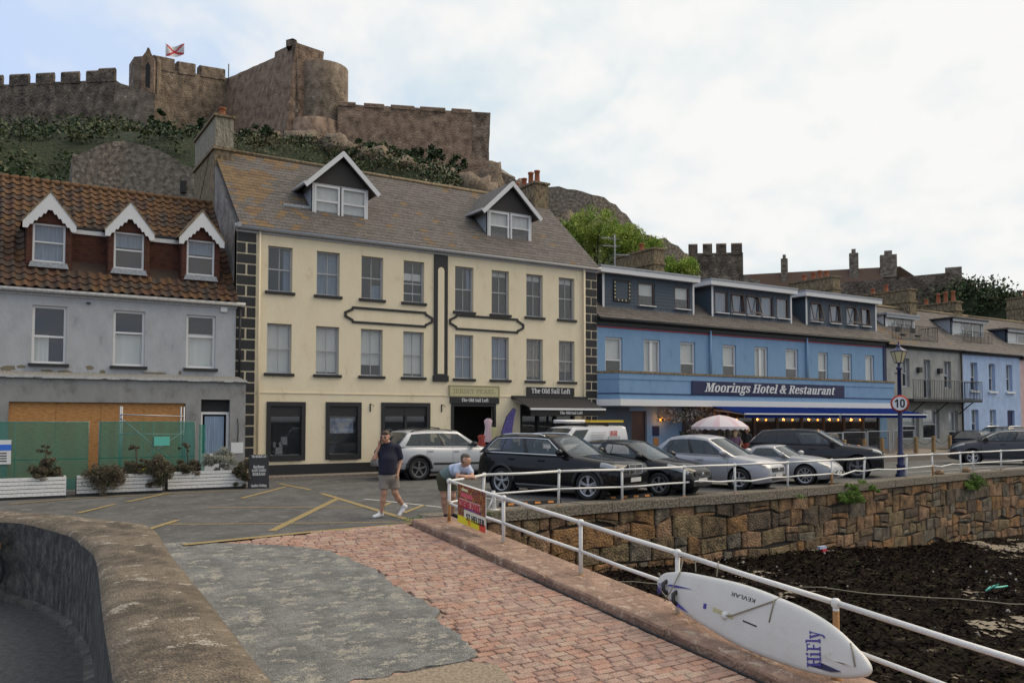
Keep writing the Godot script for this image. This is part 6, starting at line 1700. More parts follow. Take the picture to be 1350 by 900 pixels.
func car(called: String, label: String, pos: Vector3, head: Vector2, S: Dictionary, group := "") -> Node3D:
	var t := thing(called, label, S.get("cat", "car"), pos, atan2(-head.y, head.x), group)
	S.xa = S.wb * 0.5; S.xb = -S.wb * 0.5; S.xf = S.xa + S.fo; S.xr = S.xf - S.L
	S.ra = S.wr + S.get("gap", 0.055)
	for k in ["a0", "a1", "c1", "c0"]: S[k] = S.xf - S[k]
	var xs := []
	for i in 57: xs.append(lerpf(S.xr, S.xf, i / 56.0))
	for e in [0.01, 0.03, 0.06]: xs.append(S.xr + e); xs.append(S.xf - e)
	for ax in [S.xa, S.xb]:
		for i in 13: xs.append(ax - S.ra * cos(PI * i / 12.0) * 0.9999)
		xs.append(ax - S.ra - 0.004); xs.append(ax + S.ra + 0.004)
	xs.sort()
	var mb := MB.new(true)
	for i in xs.size() - 1:
		if xs[i + 1] - xs[i] < 0.001: continue
		for s in [-1.0, 1.0]:
			for v in 9:
				if v >= 6 and xs[i] > S.c0 + 0.02 and xs[i + 1] < S.a0 + 0.02: continue
				var a := bsec(S, xs[i], v, s); var b := bsec(S, xs[i + 1], v, s); var c := bsec(S, xs[i + 1], v + 1, s); var d := bsec(S, xs[i], v + 1, s)
				if s > 0: mb.quad(a, b, c, d)
				else: mb.quad(b, a, d, c)
	for e in [S.xr, S.xf]:
		for v in 9:
			var a := bsec(S, e, v, 1); var b := bsec(S, e, v + 1, 1); var c := bsec(S, e, v + 1, -1); var d := bsec(S, e, v, -1)
			if e == S.xf: mb.quad(a, d, c, b)
			else: mb.quad(a, b, c, d)
	# roof
	var nz_ := 8; var nu := 14
	for i in nu:
		for j in nz_:
			var g := func(ii: int, jj: int) -> Vector3:
				var e := side_pt(S, float(ii) / nu, 1.0, 1.0)
				var q := lerpf(-1.0, 1.0, float(jj) / nz_)
				return Vector3(e.x + (0.10 * (1 - q * q) * pow(float(ii) / nu, 4.0)) - (0.06 * (1 - q * q) * pow(1.0 - float(ii) / nu, 4.0)), e.y + 0.055 * (1.0 - q * q * q * q), e.z * q)
			mb.quad(g.call(i, j + 1), g.call(i + 1, j + 1), g.call(i + 1, j), g.call(i, j))
	var glassy := []
	# sides
	var wins: Array = S.wins
	var r0 := 0.07; var r1 := 0.87
	var ub := [0.0, 1.0]
	for w in wins: ub.append(w[0]); ub.append(w[1])
	ub.sort()
	var rb := [0.0, r0, r1, 1.0]
	for s in [-1.0, 1.0]:
		for i in ub.size() - 1:
			if ub[i + 1] - ub[i] < 0.001: continue
			for j in 3:
				var cu: float = (ub[i] + ub[i + 1]) * 0.5
				var tgt := mb
				if j == 1:
					for w in wins:
						if cu > w[0] and cu < w[1]:
							tgt = MB.new(true); glassy.append(["window", tgt, M.car_glass_dark if w.size() > 2 else M.car_glass])
					if tgt == mb and cu > wins[0][0] and cu < wins[-1][1]:
						tgt = MB.new(true); glassy.append(["pillar", tgt, M.plastic])
				var n := maxi(1, int((ub[i + 1] - ub[i]) * 12)); var m := 4 if j == 1 else 1
				for a in n:
					for b in m:
						var u0 := lerpf(ub[i], ub[i + 1], float(a) / n); var u1 := lerpf(ub[i], ub[i + 1], float(a + 1) / n)
						var q0 := lerpf(rb[j], rb[j + 1], float(b) / m); var q1 := lerpf(rb[j], rb[j + 1], float(b + 1) / m)
						if s > 0: tgt.quad(side_pt(S, u0, q0, s), side_pt(S, u1, q0, s), side_pt(S, u1, q1, s), side_pt(S, u0, q1, s))
						else: tgt.quad(side_pt(S, u1, q0, s), side_pt(S, u0, q0, s), side_pt(S, u0, q1, s), side_pt(S, u1, q1, s))
	# windscreen and rear screen
	for e in 2:
		var u := 1.0 - e
		var fwd := 1.0 if e == 0 else -1.0
		var gb := 0.2 if e == 0 else 0.1
		var sp := func(q: float, r: float) -> Vector3:
			var p := side_pt(S, u, r, 1.0)
			return Vector3(p.x + fwd * lerpf(gb, 0.1 if e == 0 else 0.06, r) * (1 - q * q), p.y + lerpf(0.0, 0.055, r) * (1 - q * q * q * q), p.z * q)
		var qb := [-1.0, -0.93, 0.93, 1.0]; var rbb := [0.0, 0.04 if e == 0 else S.get("rs0", 0.12), 0.93, 1.0]
		for i in 3:
			for j in 3:
				var mid := i == 1 and j == 1
				var tgt := mb
				if mid and not (S.get("blind_rear", false) and e == 1):
					tgt = MB.new(true); glassy.append(["windscreen" if e == 0 else "rear_window", tgt, M.car_glass_dark if S.get("dark_rear", false) and e == 1 else M.car_glass])
				var n := 10 if i == 1 else 1; var m := 5 if j == 1 else 1
				for a in n:
					for b in m:
						var q0 := lerpf(qb[i], qb[i + 1], float(a) / n); var q1 := lerpf(qb[i], qb[i + 1], float(a + 1) / n)
						var p0 := lerpf(rbb[j], rbb[j + 1], float(b) / m); var p1 := lerpf(rbb[j], rbb[j + 1], float(b + 1) / m)
						if e == 0: tgt.quad(sp.call(q1, p0), sp.call(q0, p0), sp.call(q0, p1), sp.call(q1, p1))
						else: tgt.quad(sp.call(q0, p0), sp.call(q1, p0), sp.call(q1, p1), sp.call(q0, p1))
	var body := put(mb, "body", S.paint, t)
	for g in glassy: put(g[1], g[0], g[2], t)
	# underbody, cabin floor, seats
	mb = MB.new()
	mb.box2(Vector3(S.xb + S.ra + 0.02, 0.2, -S.W * 0.44), Vector3(S.xa - S.ra - 0.02, 0.42, S.W * 0.44))
	mb.box2(Vector3(S.xr + 0.12, 0.26, -S.W * 0.3), Vector3(S.xf - 0.15, 0.44, S.W * 0.3))
	put(mb, "underbody", M.plastic, t)
	for k in S.get("seats", 2):
		for s in [-1.0, 1.0]:
			mb = MB.new()
			var sx: float = S.a0 - 1.05 - k * 0.85
			mb.box(Vector3(sx, 0.62, s * 0.36), Vector3(0.5, 0.16, 0.48)); mb.box(Vector3(sx - 0.3, 0.95, s * 0.36), Vector3(0.13, 0.62, 0.46), Basis(Vector3(0, 0, 1), 0.22)); mb.box(Vector3(sx - 0.4, 1.34, s * 0.36), Vector3(0.1, 0.16, 0.24), Basis(Vector3(0, 0, 1), 0.2))
			if S.H - 0.2 > 1.3: put(mb, "seat", M.seat, t)
	mb = MB.new()
	mb.box2(Vector3(S.a0 - 0.45, 0.7, -S.W * 0.42), Vector3(S.a0 + 0.1, S.ya0 - 0.05, S.W * 0.42))
	put(mb, "dashboard", M.plastic, t)
	# wheels
	for ax in [S.xa, S.xb]:
		for s in [-1.0, 1.0]:
			var zc: float = s * (S.W * 0.5 - 0.115)
			var R: float = S.wr; var rr: float = R * S.get("rim", 0.7)
			mb = MB.new(true)
			mb.lathe(Vector3(ax, R, zc), Vector3(0, 0, s), [Vector2(rr, -0.1), Vector2(R * 0.93, -0.105), Vector2(R, -0.08), Vector2(R, 0.08), Vector2(R * 0.95, 0.105), Vector2(rr * 1.02, 0.1), Vector2(rr * 0.97, 0.06), Vector2(rr * 0.95, -0.06)], 28)
			var wh := put(mb, "wheel", M.tyre, t)
			mb = MB.new()
			mb.lathe(Vector3(ax, R, zc), Vector3(0, 0, s), [Vector2(rr, 0.1), Vector2(rr * 0.9, 0.092), Vector2(rr * 0.88, 0.05)], 24)
			mb.lathe(Vector3(ax, R, zc), Vector3(0, 0, s), [Vector2(rr * 0.24, 0.03), Vector2(rr * 0.22, 0.085), Vector2(0, 0.092)], 14)
			var ns: int = S.get("spokes", 5)
			for k in ns:
				var a := TAU * k / ns + 0.3
				var sw: float = rr * (1.9 / ns)
				if S.get("twin", false):
					for off in [-0.13, 0.13]:
						var dd := Vector3(cos(a + off), sin(a + off), 0)
						mb.box(Vector3(ax, R, zc + s * 0.075) + dd * rr * 0.56, Vector3(rr * 0.74, sw * 0.3, 0.028), Basis(dd, Vector3(-dd.y, dd.x, 0), Vector3(0, 0, 1)))
				else:
					var dd := Vector3(cos(a), sin(a), 0)
					mb.box(Vector3(ax, R, zc + s * 0.075) + dd * rr * 0.56, Vector3(rr * 0.74, sw * 0.55, 0.03), Basis(dd, Vector3(-dd.y, dd.x, 0), Vector3(0, 0, 1)))
			put(mb, "rim", S.get("rimm", M.alloy), wh)
			mb = MB.new(true)
			mb.lathe(Vector3(ax, R, zc), Vector3(0, 0, s), [Vector2(rr * 0.93, 0.0), Vector2(0, 0.0)], 20)
			put(mb, "brake_disc", M.plastic, wh)
			mb = MB.new(true)
			mb.lathe(Vector3(ax, R, zc), Vector3(0, 0, s), [Vector2(S.ra + 0.02, 0.09), Vector2(S.ra + 0.02, -0.2), Vector2(0, -0.2)], 20)
			put(mb, "wheel_arch", M.plastic, t)
			if S.get("cladding", false):
				mb = MB.new(true)
				var pts := []
				for k in 15:
					var a := PI * k / 14.0
					var px: float = ax - cos(a) * (S.ra + 0.02)
					var p := bsec(S, ax - cos(a) * S.ra * 0.99, 1.0, s)
					pts.append(Vector3(px, R + sin(a) * (S.ra + 0.02), s * (S.W * 0.5 * key(S.wid, S.xf - px) + 0.004)))
				mb.tube(pts, 0.045, 6)
				put(mb, "arch_trim", M.plastic, t)
	# lights
	var hl: Array = S.get("head", [0.06, 0.5, 4.6, 6.0])
	var tl: Array = S.get("tail", [0.03, 0.3, 4.8, 6.0])
	for s in [-1.0, 1.0]:
		mb = MB.new(true); bpatch(S, mb, S.xf - hl[1], S.xf - hl[0], hl[2], hl[3], s, 0.012)
		put(mb, "headlight", M.lens, t)
		mb = MB.new(true); bpatch(S, mb, S.xr + tl[0], S.xr + tl[1], tl[2], tl[3], s, 0.012)
		put(mb, "tail_light", M.red_lens, t)
		# mirror
		mb = MB.new(true)
		var mx: float = S.a0 - 0.28; var mp := side_pt(S, 0.93, 0.1, s)
		mb.lathe(Vector3(mp.x - 0.02, mp.y + 0.06, mp.z + s * 0.13), Vector3(0.3, 0, s), [Vector2(0, -0.12), Vector2(0.07, -0.1), Vector2(0.095, 0.0), Vector2(0.08, 0.09), Vector2(0, 0.12)], 12)
		mb.tube([mp, Vector3(mp.x, mp.y + 0.02, mp.z + s * 0.08)], 0.03, 6)
		put(mb, "mirror", S.get("mirm", S.paint), t)
		# doors: seam lines and handles
		for dx in S.get("seams", []):
			var pts := []
			var xx: float = S.xf - dx
			for k in 9:
				var p := bsec(S, xx, 0.4 + 5.6 * k / 8.0, s)
				pts.append(p + Vector3(0, 0, s * 0.001))
			mb = MB.new(); mb.tube(pts, 0.0045, 4)
			put(mb, "door_seam", M.plastic, t)
		for dx in S.get("handles", []):
			var p := bsec(S, S.xf - dx, 4.35, s)
			mb = MB.new(); mb.box(p + Vector3(0, 0, s * 0.018), Vector3(0.2, 0.03, 0.03))
			put(mb, "door_handle", S.get("handm", S.paint), t)
		if S.get("chrome_line", false):
			var pts := []
			for k in 13: pts.append(side_pt(S, lerpf(wins[0][0], wins[-1][1], k / 12.0), r0 - 0.02, s) + Vector3(0, 0, s * 0.006))
			for k in range(1, 5): pts.append(side_pt(S, wins[-1][1] + 0.008, lerpf(r0, r1, k / 4.0), s) + Vector3(0, 0, s * 0.006))
			for k in 13: pts.append(side_pt(S, lerpf(wins[-1][1], wins[0][0], k / 12.0), r1 + 0.02, s) + Vector3(0, 0, s * 0.006))
			for k in range(1, 5): pts.append(side_pt(S, wins[0][0] - 0.01, lerpf(r1, r0, k / 4.0), s) + Vector3(0, 0, s * 0.006))
			mb = MB.new(true); mb.tube(pts, 0.018, 6)
			put(mb, "window_trim", M.chrome, t)
		if S.get("rails", false):
			var pts := []
			for k in 11: pts.append(side_pt(S, lerpf(0.06, 0.88, k / 10.0), 1.0, s) + Vector3(0, 0.06 if k > 0 and k < 10 else 0.02, -s * 0.06))
			mb = MB.new(true); mb.tube(pts, 0.02, 6)
			put(mb, "roof_rail", S.get("railm", M.chrome), t)
		if S.get("sill", false):
			mb = MB.new(true); bpatch(S, mb, S.xb + S.ra + 0.05, S.xa - S.ra - 0.05, 0.15, 0.75, s, 0.012, 8, 2)
			put(mb, "sill_trim", S.sill, t)
		if S.get("rub", false):
			mb = MB.new(true); bpatch(S, mb, S.xb + S.ra + 0.1, S.xa - S.ra - 0.1, 1.6, 1.95, s, 0.02, 8, 2)
			put(mb, "rub_strip", M.plastic, t)
		if S.get("lowtrim", false):
			mb = MB.new(true); bpatch(S, mb, S.xr + 0.05, S.xb - S.ra - 0.03, 0.0, 1.6, s, 0.008, 5, 2)
			put(mb, "bumper_trim", M.plastic, t)
	# front face
	var fy := key(S.top, 0.05)
	mb = MB.new()
	var gw: float = S.W * S.get("gw", 0.3)
	var gy: float = S.get("gy", fy - 0.12); var gh: float = S.get("gh", 0.16)
	var gx: float = S.xf + 0.006
	mb.box2(Vector3(gx - 0.05, gy - gh * 0.5, -gw * 0.5), Vector3(gx, gy + gh * 0.5, gw * 0.5))
	var gr := put(mb, "grille", M.plastic, t)
	mb = MB.new()
	if S.get("kidney", false):
		for s in [-1.0, 1.0]:
			var zz: float = s * gw * 0.26
			mb.tube([Vector3(gx, gy - gh * 0.5, zz - gw * 0.2), Vector3(gx, gy + gh * 0.5, zz - gw * 0.22), Vector3(gx, gy + gh * 0.5, zz + gw * 0.22), Vector3(gx, gy - gh * 0.5, zz + gw * 0.2), Vector3(gx, gy - gh * 0.5, zz - gw * 0.2)], 0.016, 6)
			for k in 7: mb.box(Vector3(gx + 0.004, gy, zz + gw * (k - 3) * 0.055), Vector3(0.014, gh * 0.9, 0.012))
	else:
		for k in 3: mb.box(Vector3(gx + 0.004, gy + gh * (k - 1) * 0.32, 0), Vector3(0.014, 0.014, gw * 0.96))
		mb.lathe(Vector3(gx, gy, 0), Vector3.RIGHT, [Vector2(0.055, 0), Vector2(0.05, 0.02), Vector2(0, 0.025)], 14)
	put(mb, "grille_chrome", M.chrome, gr)
	mb = MB.new()
	mb.box2(Vector3(S.xf - 0.05, 0.28, -S.W * 0.3), Vector3(S.xf + 0.004, 0.42, S.W * 0.3))
	put(mb, "lower_intake", M.plastic, t)
	mb = MB.new(); mb.box(Vector3(S.xf + 0.014, S.get("py", 0.5), 0), Vector3(0.012, 0.11, 0.5))
	put(mb, "number_plate", M.plate_w, t)
	mb = MB.new(); mb.box(Vector3(S.xr - 0.008, S.get("ry", 0.78), 0), Vector3(0.016, 0.11, 0.5))
	put(mb, "number_plate", M.plate_y, t)
	if S.get("roofbars", false):
		for u in [0.25, 0.62]:
			var a := side_pt(S, u, 1.0, -1) + Vector3(0, 0.1, 0.03); var b := side_pt(S, u, 1.0, 1) + Vector3(0, 0.1, -0.03)
			mb = MB.new(true); mb.tube([a, (a + b) * 0.5 + Vector3(0, 0.03, 0), b], 0.022, 6)
			put(mb, "roof_bar", M.plastic, t)
	return t

func suv(p: Material) -> Dictionary:
	var L := 4.7
	return {"paint": p, "L": L, "W": 1.88, "H": 1.66, "wb": 2.84, "fo": 0.86, "wr": 0.37, "rim": 0.72,
		"top": [[0, 0.66], [0.03, 0.8], [0.12, 0.9], [0.35, 0.97], [0.9, 1.03], [1.45, 1.09], [2.4, 1.1], [3.6, 1.13], [4.35, 1.14], [4.58, 1.08], [4.66, 0.9], [L, 0.66]],
		"wid": [[0, 0.7], [0.04, 0.8], [0.2, 0.92], [0.5, 0.985], [0.95, 1.0], [2.4, 0.985], [3.7, 1.0], [4.3, 0.97], [4.6, 0.88], [L, 0.8]],
		"bot": [[0, 0.36], [0.3, 0.26], [1.2, 0.27], [3.4, 0.28], [4.2, 0.34], [L, 0.45]],
		"a0": 1.38, "a1": 2.18, "c1": 4.1, "c0": 4.55, "ya0": 1.08, "yc0": 1.13, "ya1": 1.56, "yc1": 1.56, "arc": 0.045,
		"wins": [[0.075, 0.235], [0.25, 0.515], [0.56, 0.93]], "seams": [1.42, 2.5, 3.5], "handles": [2.35, 3.35], "crown": 0.05, "gy": 0.78, "gh": 0.24, "gw": 0.42, "py": 0.52}

func hatch(p: Material) -> Dictionary:
	var L := 4.2
	return {"paint": p, "L": L, "W": 1.77, "H": 1.47, "wb": 2.58, "fo": 0.86, "wr": 0.315, "rim": 0.68,
		"top": [[0, 0.5], [0.03, 0.62], [0.12, 0.72], [0.4, 0.83], [0.8, 0.9], [1.2, 0.96], [2.2, 0.98], [3.3, 1.02], [3.95, 1.03], [4.1, 0.95], [4.17, 0.8], [L, 0.55]],
		"wid": [[0, 0.62], [0.04, 0.74], [0.2, 0.88], [0.5, 0.97], [0.9, 1.0], [2.2, 0.99], [3.4, 1.0], [3.9, 0.95], [4.12, 0.85], [L, 0.76]],
		"bot": [[0, 0.24], [0.3, 0.19], [1.2, 0.2], [3.0, 0.21], [3.8, 0.26], [L, 0.36]],
		"a0": 1.12, "a1": 2.0, "c1": 3.55, "c0": 4.05, "ya0": 0.95, "yc0": 1.02, "ya1": 1.37, "yc1": 1.35, "arc": 0.06,
		"wins": [[0.1, 0.2], [0.215, 0.5], [0.545, 0.93]], "seams": [1.2, 2.25, 3.2], "handles": [2.1, 3.05], "crown": 0.06, "gy": 0.58, "gh": 0.12, "gw": 0.5, "py": 0.42, "ry": 0.7}

func cars() -> void:
	mats_c()
	var h := Vector2(0.33, 0.944)
	var s := suv(M.p_black)
	s.kidney = true; s.chrome_line = true; s.rails = true; s.spokes = 5; s.twin = true; s.sill = M.alloy; s.cladding = true; s.gw = 0.36; s.head = [0.1, 0.5, 4.2, 5.6]
	car("black_suv", "black four by four with chrome window trim parked nose to the quay railing", Vector3(13.42, 0, -18.85), h, s)
	s = hatch(M.p_black2)
	s.spokes = 5; s.twin = true; s.head = [0.08, 0.62, 4.2, 5.9]; s.chrome_line = false
	car("black_hatchback", "black hatchback between the black four by four and the silver hatchback", Vector3(15.75, 0, -18.65), h, s)
	s = hatch(M.p_silver2)
	s.H = 1.55; s.ya1 = 1.46; s.yc1 = 1.45; s.arc = 0.075; s.spokes = 5; s.rimm = M.alloy; s.head = [0.12, 0.62, 4.6, 6.2]; s.L = 3.9; s.a0 = 1.05; s.a1 = 1.95; s.c1 = 3.25; s.c0 = 3.8; for k in s.top: k[0] *= 3.9 / 4.2
	for k in s.wid: k[0] *= 3.9 / 4.2
	car("silver_hatchback", "silver rounded hatchback parked beside the small silver roadster", Vector3(19.12, 0, -18.95), h, s)
	# roadster
	s = hatch(M.p_silver3)
	s.L = 3.95; s.W = 1.72; s.H = 1.24; s.wb = 2.33; s.fo = 0.8; s.wr = 0.31; s.rim = 0.76; s.spokes = 10
	s.top = [[0, 0.42], [0.03, 0.52], [0.15, 0.62], [0.5, 0.76], [0.95, 0.83], [1.35, 0.86], [2.2, 0.85], [3.0, 0.88], [3.55, 0.85], [3.85, 0.76], [3.93, 0.6], [3.95, 0.5]]
	s.wid = [[0, 0.6], [0.05, 0.74], [0.25, 0.9], [0.7, 1.0], [1.3, 0.97], [2.2, 0.96], [3.0, 1.0], [3.6, 0.93], [3.85, 0.82], [3.95, 0.7]]
	s.a0 = 1.3; s.a1 = 1.88; s.c1 = 2.55; s.c0 = 3.05; s.ya0 = 0.84; s.yc0 = 0.87; s.ya1 = 1.16; s.yc1 = 1.13; s.arc = 0.03; s.wins = [[0.25, 0.9]]; s.seats = 1; s.seams = [1.35, 2.55]; s.handles = [2.4]; s.gy = 0.4; s.gh = 0.1; s.gw = 0.34; s.head = [0.14, 0.5, 4.8, 6.3]; s.py = 0.36
	car("silver_roadster", "small low silver roadster parked before the large dark four by four", Vector3(22.15, 0, -18.95), Vector2(0.36, 0.933), s)
	s = suv(M.p_char)
	s.L = 4.85; s.W = 1.98; s.dark_rear = true; s.wins = [[0.06, 0.28, 1], [0.3, 0.55, 1], [0.58, 0.93]]; s.rimm = M.alloy_dark; s.spokes = 5; s.twin = true; s.wr = 0.385; s.ya1 = 1.62; s.yc1 = 1.6; s.H = 1.76; s.wt = 0.78
	for k in s.top: k[1] += 0.05
	s.ya0 = 1.13; s.yc0 = 1.2; s.mirm = M.plastic; s.head = [0.06, 0.36, 4.6, 5.9]
	car("charcoal_suv", "large charcoal four by four with dark rear glass beside the lamp post", Vector3(26.0, 0, -20.45), Vector2(0.58, 0.815), s)
	s = suv(M.p_silver)
	s.L = 4.85; s.W = 1.93; s.wb = 2.93; s.wr = 0.385; s.cladding = true; s.rub = true; s.lowtrim = true; s.rimm = M.alloy_dark; s.spokes = 5; s.roofbars = true; s.rails = true; s.railm = M.plastic; s.ya1 = 1.61; s.yc1 = 1.6; s.tail = [0.03, 0.32, 4.4, 5.9]; s.mirm = M.plastic
	car("silver_suv", "silver four by four with roof bars standing outside the cream building", Vector3(13.95, 0, -26.85), Vector2(1.0, 0.0), s)
	s = hatch(M.p_grey)
	s.L = 4.15; s.H = 1.56; s.wb = 2.6; s.wr = 0.34; s.cladding = true; s.spokes = 5; s.twin = true; s.rimm = M.alloy; s.sill = M.alloy
	for k in s.top: k[1] += 0.1
	s.ya0 = 1.06; s.yc0 = 1.14; s.ya1 = 1.47; s.yc1 = 1.44; s.mirm = M.plastic; s.head = [0.06, 0.55, 4.8, 6.0]; s.wt = 0.76
	car("grey_crossover", "dark grey crossover facing left at the right edge of the car park", Vector3(39.9, 0, -21.1), Vector2(-0.6, -0.8), s)
	s = hatch(M.p_navy)
	s.tail = [0.02, 0.3, 4.8, 6.2]; s.dark_rear = true; s.ry = 0.75
	car("navy_hatchback", "dark blue hatchback seen from behind outside the grey balcony house", Vector3(47.0, 0, -26.2), Vector2(0.97, -0.22), s)
	s = suv(M.p_black2)
	s.rails = true
	car("black_estate", "black vehicle roof showing above the grey crossover by the pale blue house", Vector3(52.2, 0, -26.9), Vector2(1.0, 0.0), s)
	# panel van
	s = hatch(M.p_white)
	s.cat = "van"; s.L = 4.25; s.W = 1.8; s.H = 1.84; s.wr = 0.32; s.blind_rear = true
	s.top = [[0, 0.62], [0.04, 0.78], [0.2, 0.92], [0.5, 1.02], [0.95, 1.12], [2.0, 1.13], [4.1, 1.14], [4.2, 1.08], [4.25, 0.95]]
	s.wid = [[0, 0.7], [0.05, 0.8], [0.25, 0.92], [0.6, 0.99], [2.2, 1.0], [4.1, 1.0], [4.25, 0.96]]
	s.a0 = 0.85; s.a1 = 1.65; s.c1 = 4.15; s.c0 = 4.22; s.ya0 = 1.1; s.yc0 = 1.13; s.ya1 = 1.72; s.yc1 = 1.76; s.arc = 0.03; s.wt = 0.84; s.wins = [[0.7, 0.93]]; s.seams = [1.2, 2.1]; s.handles = [1.95]; s.mirm = M.plastic
	var v := car("white_van", "white panel van with ladders on its roof rack behind the black four by four", Vector3(19.3, 0, -26.45), Vector2(-1.0, 0.0), s)
	M.red_print = flat(0.5, 0.04, 0.03, 0.6); M.yellow_tank = flat(0.6, 0.42, 0.03, 0.6)
	text("BR", 0.2, 0.004, M.red_print, v, Transform3D(Basis(Vector3.UP, PI), Vector3(-1.35, 1.52, -0.85)), "Droid Serif", 700)
	for k in 4: boxpart(v, "print_line", Vector3(-0.95, 1.28 + k * 0.09, -0.9), Vector3(-0.25, 1.3 + k * 0.09, -0.875), M.trim_grey)
	boxpart(v, "print_panel", Vector3(-1.62, 1.2, -0.9), Vector3(-1.08, 1.42, -0.878), M.trim_grey)
	for xx in [-0.2, -1.2]:
		boxpart(v, "roof_bar", Vector3(xx - 0.03, 1.8, -0.7), Vector3(xx + 0.03, 1.93, 0.7), M.plastic)
	tubepart(v, "pipe_carrier", [Vector3(1.25, 1.98, -0.55), Vector3(-0.15, 1.98, -0.55)], 0.07, M.upvc, 10)
	var ld := MB.new()
	for zz in [-0.3, -0.68]: ld.box2(Vector3(-1.95, 1.94, zz - 0.03), Vector3(-0.3, 2.03, zz + 0.03))
	for k in 8: ld.box2(Vector3(-1.85 + k * 0.2, 1.96, -0.65), Vector3(-1.81 + k * 0.2, 2.0, -0.33))
	put(ld, "ladder", M.yellow_tank, v)

# ---------------------------------------------------------------- people
func capsule_field(prims: Array, cell: float, k: float, clips := []) -> ArrayMesh:
	var lo := Vector3(1e9, 1e9, 1e9); var hi := -lo
	for p in prims:
		var r := maxf(p[2], p[3])
		for e in [p[0], p[1]]:
			lo = lo.min(e - Vector3.ONE * r); hi = hi.max(e + Vector3.ONE * r)
	lo -= Vector3.ONE * cell * 3.0; hi += Vector3.ONE * cell * 3.0
	var nx := int((hi.x - lo.x) / cell) + 1; var ny := int((hi.y - lo.y) / cell) + 1; var nzz := int((hi.z - lo.z) / cell) + 1
	var f := PackedFloat32Array(); f.resize(nx * ny * nzz); f.fill(1.0)
	for p in prims:
		var a: Vector3 = p[0]; var b: Vector3 = p[1]
		var ra: float = p[2]; var rb: float = p[3]
		var sc: Vector3 = p[4] if p.size() > 4 else Vector3.ONE
		var m := maxf(ra, rb) * maxf(1.0, maxf(sc.x, sc.z)) + k + cell * 2.0
		var l: Vector3 = (a.min(b) - Vector3.ONE * m - lo) / cell; var h: Vector3 = (a.max(b) + Vector3.ONE * m - lo) / cell
		var ab := (b - a) / sc; var L2 := maxf(ab.length_squared(), 1e-8)
		for z in range(maxi(0, int(l.z)), mini(nzz, int(h.z) + 1)):
			for y in range(maxi(0, int(l.y)), mini(ny, int(h.y) + 1)):
				var base := (z * ny + y) * nx
				for x in range(maxi(0, int(l.x)), mini(nx, int(h.x) + 1)):
					var q := (lo + Vector3(x, y, z) * cell - a) / sc
					var t := clampf(q.dot(ab) / L2, 0.0, 1.0)
					var d := (q - ab * t).length() - lerpf(ra, rb, t)
					var o := f[base + x]
					var hh := maxf(k - absf(o - d), 0.0) / k
					f[base + x] = minf(o, d) - hh * hh * k * 0.25
	for c in clips:
		for z in nzz:
			for y in ny:
				for x in nx:
					var i := (z * ny + y) * nx + x
					if f[i] < 0.1: f[i] = maxf(f[i], c[0].dot(lo + Vector3(x, y, z) * cell) - c[1])
	var vid := PackedInt32Array(); vid.resize(f.size()); vid.fill(-1)
	var V := PackedVector3Array(); var N := PackedVector3Array(); var I := PackedInt32Array()
	var sy := nx; var sz := nx * ny
	for z in nzz - 1:
		for y in ny - 1:
			for x in nx - 1:
				var i := z * sz + y * sy + x
				var c := [f[i], f[i + 1], f[i + sy], f[i + sy + 1], f[i + sz], f[i + sz + 1], f[i + sz + sy], f[i + sz + sy + 1]]
				var neg := 0
				for v in c:
					if v < 0.0: neg += 1
				if neg == 0 or neg == 8: continue
				var s := Vector3.ZERO; var cnt := 0
				for e in [[0, 1], [2, 3], [4, 5], [6, 7], [0, 2], [1, 3], [4, 6], [5, 7], [0, 4], [1, 5], [2, 6], [3, 7]]:
					var u: float = c[e[0]]; var w: float = c[e[1]]
					if (u < 0.0) != (w < 0.0):
						var t := u / (u - w)
						var p0 := Vector3(e[0] & 1, (e[0] >> 1) & 1, e[0] >> 2); var p1 := Vector3(e[1] & 1, (e[1] >> 1) & 1, e[1] >> 2)
						s += p0.lerp(p1, t); cnt += 1
				vid[i] = V.size()
				V.append(lo + (Vector3(x, y, z) + s / cnt) * cell)
				N.append(Vector3(c[1] + c[3] + c[5] + c[7] - c[0] - c[2] - c[4] - c[6], c[2] + c[3] + c[6] + c[7] - c[0] - c[1] - c[4] - c[5], c[4] + c[5] + c[6] + c[7] - c[0] - c[1] - c[2] - c[3]).normalized())
	for z in range(1, nzz - 1):
		for y in range(1, ny - 1):
			for x in range(1, nx - 1):
				var i := z * sz + y * sy + x
				var n0 := f[i] < 0.0
				for ax in 3:
					var j: int = i + [1, sy, sz][ax]
					if n0 == (f[j] < 0.0): continue
					var u: int = [sy, sz, 1][ax]; var w: int = [sz, 1, sy][ax]
					var a := vid[i]; var b := vid[i - u]; var c := vid[i - u - w]; var d := vid[i - w]
					if a < 0 or b < 0 or c < 0 or d < 0: continue
					if n0: I.append_array([a, c, b, a, d, c])
					else: I.append_array([a, b, c, a, c, d])
	var arr := []; arr.resize(Mesh.ARRAY_MAX)
	arr[Mesh.ARRAY_VERTEX] = V; arr[Mesh.ARRAY_NORMAL] = N; arr[Mesh.ARRAY_INDEX] = I
	var am := ArrayMesh.new()
	am.add_surface_from_arrays(Mesh.PRIMITIVE_TRIANGLES, arr)
	return am

